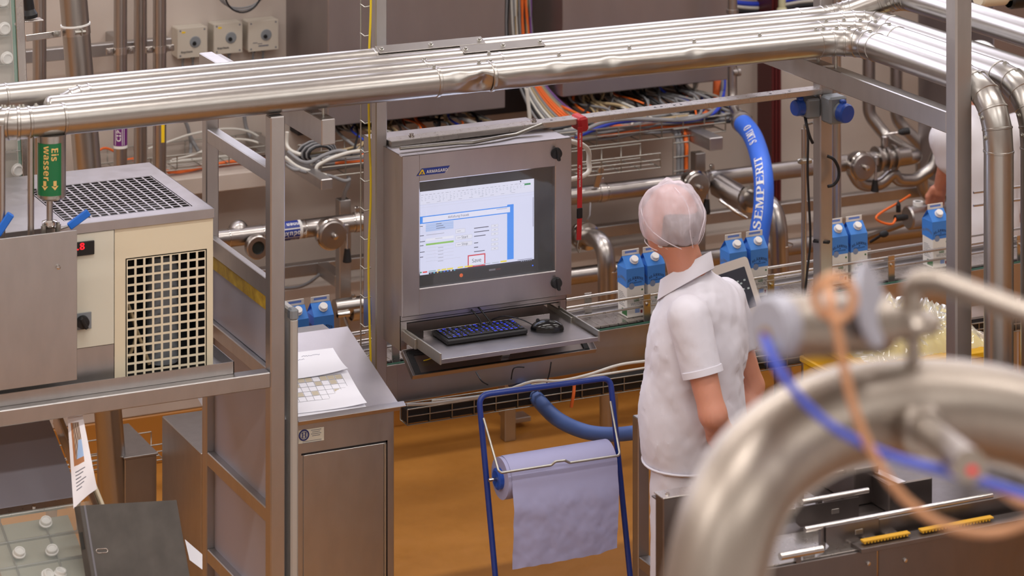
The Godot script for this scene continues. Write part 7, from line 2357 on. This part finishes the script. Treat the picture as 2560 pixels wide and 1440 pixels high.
	# printed sheet hanging beside the hopper
	var im := Image.create(128, 256, false, Image.FORMAT_RGB8)
	im.fill(Color(0.93, 0.92, 0.94))
	for y in range(30, 150):
		for x in range(20, 84):
			var c := Color(0.45, 0.36, 0.32).lerp(Color(0.75, 0.68, 0.6), 0.5 + 0.5 * sin(x * 0.35 + y * 0.12) * sin(y * 0.21))
			if x + y * 0.4 > 92 and y > 80:
				c = Color(0.62, 0.74, 0.9)
			if x < 34 or y > 132:
				c = Color(0.68, 0.46, 0.3)
			im.set_pixel(x, y, c)
	for i in 6:
		im.fill_rect(Rect2i(24, 166 + i * 10, 60 - (i % 3) * 14, 3), Color(0.4, 0.4, 0.45))
	var pm := std(Color.WHITE, 0.7)
	pm.albedo_texture = ImageTexture.create_from_image(im)
	var grid := []
	for i in 9:
		var w := i / 8.0
		var a := Vector3(2.6086, 1.1281, -8.86).lerp(Vector3(2.5818, 0.8823, -8.7), w)
		var c := Vector3(2.6504, 1.1282, -8.84).lerp(Vector3(2.6507, 0.9398, -8.68), w)
		grid.append([a, a.lerp(c, 0.33) + Vector3(0, 0, 0.008 * sin(w * 4.0)), a.lerp(c, 0.66) + Vector3(0, 0, 0.01 * sin(w * 4.0)), c])
	solo("printed_sheet", Shape.new().sheet(grid, 0.0008), pm, "printed sheet with a picture hanging at the hopper's right side", "paper")
	# ring binder
	var bd := thing("ring_binder", "dark ring binder leaning beside the hopper, metal slot rims in its cover", "binder", Vector3(2.7015, 0.551, -8.45))
	var a0 := Vector3(2.5781, 0.919, -8.62)
	var a1 := Vector3(2.886, 0.889, -8.62)
	var dn := Vector3(0.02, -0.31, 0.13)
	var bb := Basis((a1 - a0).normalized(), Vector3.ZERO, Vector3.ZERO)
	var nrm := (a1 - a0).cross(dn).normalized()
	if nrm.z < 0.0:
		nrm = -nrm
	var cover := std(Color(0.36, 0.345, 0.33), 0.7)
	cover.albedo_texture = noise_tex(0.03, Color(0.8, 0.8, 0.8), Color.WHITE, 128, 1.0, 4, 51)
	cover.uv1_triplanar = true
	cover.uv1_scale = Vector3(3, 3, 3)
	var cb := Basis((a1 - a0).normalized(), -dn.normalized(), nrm)
	var cw := a0.distance_to(a1)
	part("front_cover", Shape.new().box((a0 + a1 + dn) * 0.5 + dn * 0.0, Vector3(cw, dn.length(), 0.003), cb, 0.001), cover, bd)
	part("back_cover", Shape.new().box((a0 + a1 + dn) * 0.5 - nrm * 0.055, Vector3(cw, dn.length(), 0.003), cb, 0.001), cover, bd)
	part("spine", Shape.new().box(a0 + dn * 0.5 - nrm * 0.027, Vector3(0.003, dn.length(), 0.055), cb, 0.001), cover, bd)
	part("pages", Shape.new().box((a0 + a1 + dn) * 0.5 - nrm * 0.028, Vector3(cw * 0.9, dn.length() * 0.95, 0.03), cb, 0.001), M.paper, bd)
	part("spine_edge", Shape.new().box(a0 + dn * 0.5 + (a1 - a0) * 0.045 + nrm * 0.0018, Vector3(0.006, dn.length(), 0.0015), cb, 0.0), M.ink_grey, bd)
	for w in [0.4, 0.74]:
		var rim := Shape.new()
		var pts := []
		for j in 17:
			var an := TAU * j / 16.0
			pts.append(a0 + dn * w + (a1 - a0).normalized() * (0.045 + cos(an) * 0.007 + signf(cos(an)) * 0.011) + cb.y * sin(an) * 0.006 + nrm * 0.002)
		rim.tube(pts, 0.0014, 6, false)
		part("slot_rim", rim, M.chrome, bd)
	part("label_holder", Shape.new().box(a0 + dn * 0.3 - nrm * 0.028 + cb.x * -0.002, Vector3(0.001, 0.05, 0.03), cb, 0.0), M.black, bd)
	# loose papers and boxes in the shade below
	solo("loose_sheet", Shape.new().quad(Vector3(3.0079, 0.6534, -8.9), Vector3(3.0498, 0.6153, -8.85), Vector3(3.0326, 0.5871, -8.8), Vector3(2.9968, 0.6164, -8.82), Vector3(0, 1, 1)), M.paper, "white sheet of paper beside the binder, near the back frame post", "paper")
	solo("loose_sheet", Shape.new().quad(Vector3(3.1796, 0.9764, -9.3), Vector3(3.2049, 0.9729, -9.3), Vector3(3.198, 0.9396, -9.28), Vector3(3.1896, 0.9528, -9.28), Vector3(0, 1, 1)), M.paper, "tip of a white sheet below the frame beam, at the back post", "paper")
	var bc := thing("steel_cabinet", "low steel cabinet in the shade behind the frame posts", "cabinet", Vector3(3.5028, 0, -10.0))
	part("body", Shape.new().span(Vector3(3.3928, 0.02, -10.3), Vector3(3.6, 0.5717, -9.86), 0.003), M.steel, bc)
	part("base", Shape.new().span(Vector3(3.4128, 0.0, -10.28), Vector3(3.58, 0.02, -9.88), 0.0), M.black, bc)
	var sb := thing("steel_box", "small steel box on the floor behind the binder", "box", Vector3(3.3321, 0.0333, -10.35) * Vector3(1, 0, 1))
	part("body", Shape.new().span(Vector3(3.266, 0.0, -10.7), Vector3(3.3892, 0.4141, -10.35), 0.003), M.steel, sb)
	part("lid", Shape.new().span(Vector3(3.266 - 0.004, 0.4141, -10.705), Vector3(3.3892 + 0.004, 0.4141 + 0.008, -10.345), 0.001), M.steel, sb)
	var lowt := wire_tray("wire cable tray low behind the hopper and the leaning pipe", 3.1515, 3.5462, 0.2478, -10.9, -10.75, 0.06, 0.085)
	for x in [3.2302, 3.5172]:
		part("leg", Shape.new().tube([Vector3(x, 0, -10.82), Vector3(x, 0.2478, -10.82)], 0.008, 8), M.galv, lowt)


func frame_along(x: Vector3, up: Vector3) -> Basis:
	x = x.normalized()
	return Basis(x, up, x.cross(up).normalized())


func packing_machine() -> void:
	var mt := 0.9519
	var zf := -7.22
	var x0 := 4.1749
	var t := thing("packing_machine", "low stainless packing machine with guide rods and yellow toothed belts, lower right", "machine", Vector3(5, 0, -7.5))
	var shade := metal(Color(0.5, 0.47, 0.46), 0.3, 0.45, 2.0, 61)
	part("front_panel", Shape.new().span(Vector3(x0, 0.05, zf - 0.006), Vector3(4.5459, mt, zf), 0.002), shade, t)
	part("front_panel", Shape.new().span(Vector3(4.5514, 0.05, zf - 0.006), Vector3(6.2, mt, zf), 0.002), shade, t)
	for p in [Vector3(4.6402, 0.9038, -7.22), Vector3(4.5147, 0.9148, -7.22)]:
		part("panel_bolt", Shape.new().lathe(p, Vector3.BACK, [Vector2(0.007, 0), Vector2(0.006, 0.005), Vector2(0, 0.006)], 10), M.chrome, t)
	part("table_top", Shape.new().span(Vector3(x0 - 0.02, mt - 0.006, -7.88), Vector3(6.2, mt, zf - 0.002), 0.002), shade, t)
	part("bright_plate", Shape.new().span(Vector3(4.148, 0.9617, -7.23) * Vector3(1, 0, 1) + Vector3(0, mt, 0), Vector3(4.503, mt + 0.004, -7.42), 0.001), M.steel_bright, t)
	part("bright_plate", Shape.new().span(Vector3(4.3717, mt + 0.02, -7.68), Vector3(4.5664, mt + 0.024, -7.54), 0.001), M.steel_bright, t)
	part("end_panel", Shape.new().span(Vector3(x0, 0.05, -7.88), Vector3(x0 + 0.006, mt - 0.006, zf - 0.006), 0.002), shade, t)
	# rods
	for q in [[Vector3(4.3492, 1.0119, -7.2979), 4.9973, 0.0085], [Vector3(4.4411, 1.0219, -7.4682), 4.6699, 0.0085], [Vector3(4.2259, 0.9769, -7.2287), 4.3666, 0.011], [Vector3(4.449, 1.0419, -7.5865), 4.7439, 0.007]]:
		part("guide_rod", Shape.new().tube([q[0], Vector3(q[1], q[0].y, q[0].z)], q[2], 12), M.chrome, t)
		part("rod_stand", Shape.new().span(Vector3(q[0].x + 0.05, mt, q[0].z - 0.008), Vector3(q[0].x + 0.066, q[0].y, q[0].z + 0.008), 0.001), shade, t)
	# hanging guide plates with a slot
	for q in [[Vector3(4.4111, 0.9539, -7.2859), Vector3(4.5909, 1.002, -7.2979)], [Vector3(4.4124, 0.9539, -7.4562), Vector3(4.6279, 0.9849, -7.4682)]]:
		var a: Vector3 = q[0]
		var b: Vector3 = q[1]
		var w: float = b.x - a.x
		var h := 0.06
		var pl := part("guide_plate", Shape.new().slab(Vector3(a.x, a.y, a.z), Vector3.RIGHT, Vector3.UP, PackedVector2Array([Vector2(0.015, 0), Vector2(w, 0), Vector2(w, h), Vector2(0, h), Vector2(0, 0.015)]), 0.004), shade, t)
		part("slot", Shape.new().box(Vector3(a.x + w * 0.62, a.y + h * 0.5, a.z + 0.0045), Vector3(0.026, 0.014, 0.002), Basis.IDENTITY, 0.001), M.steel_bright, pl)
	# cover box
	part("cover_box", Shape.new().span(Vector3(4.7249, mt, -7.7395), Vector3(4.8808, 1.0393, -7.4395), 0.004), shade, t)
	part("cover_box", Shape.new().span(Vector3(4.6642, mt, -7.8041), Vector3(4.7502, 1.0661, -7.5341), 0.004), shade, t)
	part("cover_lip", Shape.new().bar(Vector3(4.7481, 1.0433, -7.5478), Vector3(4.7648, 1.0433, -7.427), 0.03, 0.003), M.steel_bright, t)
	part("rear_rail", Shape.new().span(Vector3(4.595, mt, -7.3179), Vector3(6.2, mt + 0.055, -7.2879), 0.002), shade, t)
	# toothed belts
	var tooth := mesh_of(Shape.new().box(Vector3.ZERO, Vector3(0.006, 0.006, 0.02), Basis.IDENTITY, 0.001), M.yellow_belt)
	for q in [[4.5031, 4.663], [4.7016, 4.9536]]:
		var bl := part("toothed_belt", Shape.new().span(Vector3(q[0], mt + 0.022, -7.244), Vector3(q[1], mt + 0.027, -7.224), 0.001), M.yellow_belt, t)
		for i in int((q[1] - q[0]) / 0.011):
			piece("tooth", tooth, Vector3(q[0] + 0.006 + i * 0.011, mt + 0.02, -7.234), Basis.IDENTITY, bl)
	part("belt_bed", Shape.new().span(Vector3(4.4828, mt, -7.264), Vector3(6.2, mt + 0.014, -7.204), 0.001), shade, t)
	for q in [4.3106, 4.4853, 4.5397, 4.615]:
		part("bright_block", Shape.new().span(Vector3(q, mt, -7.29), Vector3(q + 0.04, mt + 0.012, -7.24), 0.002), M.steel_bright, t)
	# small cover beside the operator's leg
	var c := thing("switch_cover", "small steel cover box with a bolt in front of the operator's leg", "cover", Vector3(4.1428, 0.89, -7.7) * Vector3(1, 0, 1))
	var cy := 1.0681
	part("box", Shape.new().span(Vector3(4.0197, cy - 0.25, -7.6), Vector3(x0 - 0.03, cy, -7.55), 0.003), shade, c)
	part("lid", Shape.new().span(Vector3(4.017, cy, -7.605), Vector3(x0 - 0.028, cy + 0.004, -7.545), 0.001), M.steel_bright, c)
	part("bolt", Shape.new().lathe(Vector3(4.0436, 1.0553, -7.57) * Vector3(1, 0, 1) + Vector3(0, cy + 0.004, 0), Vector3.UP, [Vector2(0.007, 0), Vector2(0.006, 0.005), Vector2(0, 0.006)], 10), M.chrome, c)
	part("stand", Shape.new().span(Vector3(4.0754, 0, -7.6), Vector3(4.1288, cy - 0.25, -7.55), 0.003), shade, c)
	var p := thing("machine_post", "short square steel post behind the operator's left side, right of the paper stand", "post", Vector3(4.5729, 0.3317, -8.75) * Vector3(1, 0, 1))
	var px := 4.5729
	part("shaft", Shape.new().span(Vector3(px - 0.0215, 0, -8.7715), Vector3(px + 0.0215, 0.8721, -8.7285), 0.003), M.steel_tube, p)
	part("foot_rail", Shape.new().span(Vector3(px - 0.02, 0.3683, -8.727), Vector3(px + 0.02, 0.4083, -8.55), 0.003), M.steel_tube, p)


func near_pipe() -> void:
	var line := curve([Vector3(1.8846, 2.5334, -3.424), Vector3(1.9074, 2.6217, -3.4354), Vector3(1.9431, 2.7009, -3.4519), Vector3(2.0049, 2.7516, -3.4782), Vector3(2.0928, 2.7852, -3.4923), Vector3(2.1899, 2.7925, -3.5021), Vector3(2.278, 2.7855, -3.505), Vector3(2.3674, 2.7677, -3.5073), Vector3(2.4582, 2.7372, -3.509), Vector3(2.5449, 2.6876, -3.5126), Vector3(2.5993, 2.6162, -3.5092), Vector3(2.6275, 2.5089, -3.5182)], 6)
	var a: Vector3 = line[0]
	var b: Vector3 = line[-1]
	line.push_front(Vector3(a.x, 0.0, a.z))
	line.push_back(Vector3(b.x, 0.0, b.z))
	var t := thing("near_pipe_bend", "big stainless pipe bend close to the viewer at the lower right", "pipe", Vector3(a.x, 0, a.z))
	part("pipe", Shape.new().tube(line, 0.0695, 40), M.near_steel, t)
	# sensor on the bend
	var s0 := Vector3(2.23, 2.7885, -3.4391)
	var s1 := Vector3(2.1607, 2.8151, -3.2066)
	var sn := thing("pipe_sensor", "short round sensor with a red light on the near pipe bend", "sensor", s0)
	part("hex_nut", Shape.new().lathe(s0, s1 - s0, [Vector2(0.034, 0.0), Vector2(0.036, 0.03), Vector2(0.03, 0.045), Vector2(0.018, 0.046)], 6), M.near_steel, sn)
	part("barrel", Shape.new().lathe(s0, s1 - s0, [Vector2(0.0225, 0.04), Vector2(0.0225, (s1 - s0).length()), Vector2(0, (s1 - s0).length())], 24), M.near_steel, sn)
	part("signal_light", Shape.new().ball(s1 + (s1 - s0).normalized() * 0.0 + Vector3(0.004, -0.006, 0), Vector3(0.008, 0.006, 0.006), 14), glow_of(Color(0.9, 0.1, 0.14), 0.9), sn)
	# valve with actuator
	var v := thing("near_valve", "blurred valve with a steel air actuator on top of the near pipe bend", "valve", Vector3(2.2583, 2.8655, -3.4921))
	part("stem", Shape.new().tube([Vector3(2.2583, 2.853, -3.4921), Vector3(2.2583, 2.9078, -3.4921)], 0.0105, 16), M.near_steel, v)
	part("flange", Shape.new().lathe(Vector3(2.2593, 2.9016, -3.4916), Vector3.UP, [Vector2(0, 0), Vector2(0.034, 0), Vector2(0.038, 0.006), Vector2(0.038, 0.018), Vector2(0.03, 0.024), Vector2(0, 0.026)], 28), M.near_steel, v)
	part("valve_body", Shape.new().tube([Vector3(2.2619, 2.9106, -3.4904), Vector3(2.1865, 2.9245, -3.4705)], 0.022, 20), M.near_steel, v)
	var ca := Vector3(1.9796, 2.9635, -3.4127)
	var cb := Vector3(2.1811, 2.9298, -3.462)
	part("actuator_barrel", Shape.new().lathe(ca, cb - ca, [Vector2(0, 0), Vector2(0.036, 0), Vector2(0.042, 0.008), Vector2(0.042, (cb - ca).length()), Vector2(0, (cb - ca).length())], 36), M.near_steel, v)
	part("air_port", Shape.new().lathe(ca + Vector3(0.002, -0.012, 0.0), ca - cb, [Vector2(0.012, -0.01), Vector2(0.012, 0.012), Vector2(0, 0.013)], 14), M.brass, v)
	part("end_disc", Shape.new().lathe(Vector3(2.1394, 2.973, -3.4152), Vector3(0.6627, 0.22, 0.7074), [Vector2(0, -0.004), Vector2(0.056, -0.004), Vector2(0.058, 0.0), Vector2(0.056, 0.004), Vector2(0, 0.004)], 32), M.frosted, v)  # disc and end cap: mirrored pale light is put into their colour
	part("end_cap", Shape.new().lathe(ca, ca - cb, [Vector2(0.0425, -0.02), Vector2(0.0425, 0.0), Vector2(0.037, 0.007), Vector2(0, 0.008)], 36), M.frosted, v)
	part("handle_tube", Shape.new().tube(fillet([Vector3(2.2568, 2.9163, -3.4928), Vector3(2.2568, 2.9716, -3.4928), Vector3(2.2789, 2.9784, -3.4604), Vector3(2.3989, 2.9358, -3.2387)], 0.03, 6), 0.0165, 20), M.near_steel, v)
	var stop: Vector3 = Vector3(2.3989, 2.9358, -3.2387)
	part("handle_support", Shape.new().tube([stop, Vector3(stop.x, 0, stop.z)], 0.0165, 14), M.near_steel, v)
	# hoses
	var ring_ := []
	for j in 20:
		var an := -PI * 0.5 + TAU * 0.98 * j / 19.0
		ring_.append(Vector3(2.0219, 3.0216, -3.3157) + Vector3(0.9058, 0, 0.4237) * (cos(an) * 0.0255) + Vector3(0, sin(an) * 0.0265, 0) + Vector3(0.4237, 0, -0.9058) * (0.012 * j / 19.0))
	var ol := curve([Vector3(2.0646, 3.0267, -3.395), Vector3(2.0356, 3.0249, -3.3534)] + ring_ + [Vector3(2.0243, 2.9835, -3.3145), Vector3(2.0329, 2.9333, -3.3105), Vector3(2.0449, 2.8778, -3.3049), Vector3(2.0689, 2.8143, -3.2937), Vector3(2.1048, 2.7588, -3.2769), Vector3(2.1527, 2.7234, -3.2545), Vector3(2.2054, 2.7128, -3.2298), Vector3(2.2601, 2.7171, -3.2263), Vector3(2.3032, 2.7337, -3.2282), Vector3(2.3067, 2.7136, -3.2928), Vector3(2.3002, 2.7193, -3.34), Vector3(2.2818, 2.7314, -3.3707)], 5)
	solo("orange_air_hose", Shape.new().tube(ol, 0.0064, 10), std(Color(0.82, 0.6, 0.44), 0.45), "orange air hose looped over the actuator and hanging in front of the near bend", "hose")
	solo("blue_air_hose", Shape.new().tube(curve([Vector3(1.9732, 2.9527, -3.4157), Vector3(1.9645, 2.9394, -3.3867), Vector3(1.9737, 2.9084, -3.3603), Vector3(2.0049, 2.8685, -3.3457), Vector3(2.0435, 2.8366, -3.3277), Vector3(2.0964, 2.8085, -3.3029), Vector3(2.1542, 2.7904, -3.2759), Vector3(2.212, 2.7729, -3.2488), Vector3(2.2794, 2.7489, -3.2173), Vector3(2.3989, 2.6912, -3.2387)], 6), 0.0062, 10), std(Color(0.3, 0.38, 0.82), 0.45), "blue air hose running from the actuator across the near bend", "hose")
	# green label on the upright jacketed pipe
	var o := Vector3(5.47, 0.7417, -7.95)
	var lb := thing("pipe_label", "green and white striped label around the upright jacketed pipes, lower right", "label", o)
	for k in [[5.47, -7.95], [5.6, -7.93]]:
		var c := Vector3(k[0], o.y, k[1])
		var bnd := part("label_band", Shape.new().lathe(c, Vector3.UP, [Vector2(0.0494, 0), Vector2(0.0494, 0.12)], 32), M.green_label, lb)
		for an in [-75.0, -60.0, -42.0, 8.0, 22.0, 40.0, 58.0]:
			part("label_line", Shape.new().bar(c + Vector3(sin(deg_to_rad(an)) * 0.0498, 0.002, cos(deg_to_rad(an)) * 0.0498), c + Vector3(sin(deg_to_rad(an)) * 0.0498, 0.118, cos(deg_to_rad(an)) * 0.0498), 0.004, 0.0006, Vector3(sin(deg_to_rad(an)), 0, cos(deg_to_rad(an))), 0.0), M.white, bnd)
		part("label_edge", Shape.new().lathe(c, Vector3.UP, [Vector2(0.0496, -0.004), Vector2(0.0496, 0.003)], 32), M.white, bnd)
		part("label_word", Shape.new().letters("Eiswasser", font_bold, 0.017, func(x, y, dep): return c + Vector3(sin(deg_to_rad(-17.0) + y / 0.05) * 0.0499, 0.055 - x, cos(deg_to_rad(-17.0) + y / 0.05) * 0.0499), 0.0004, 0.1), M.white, bnd)
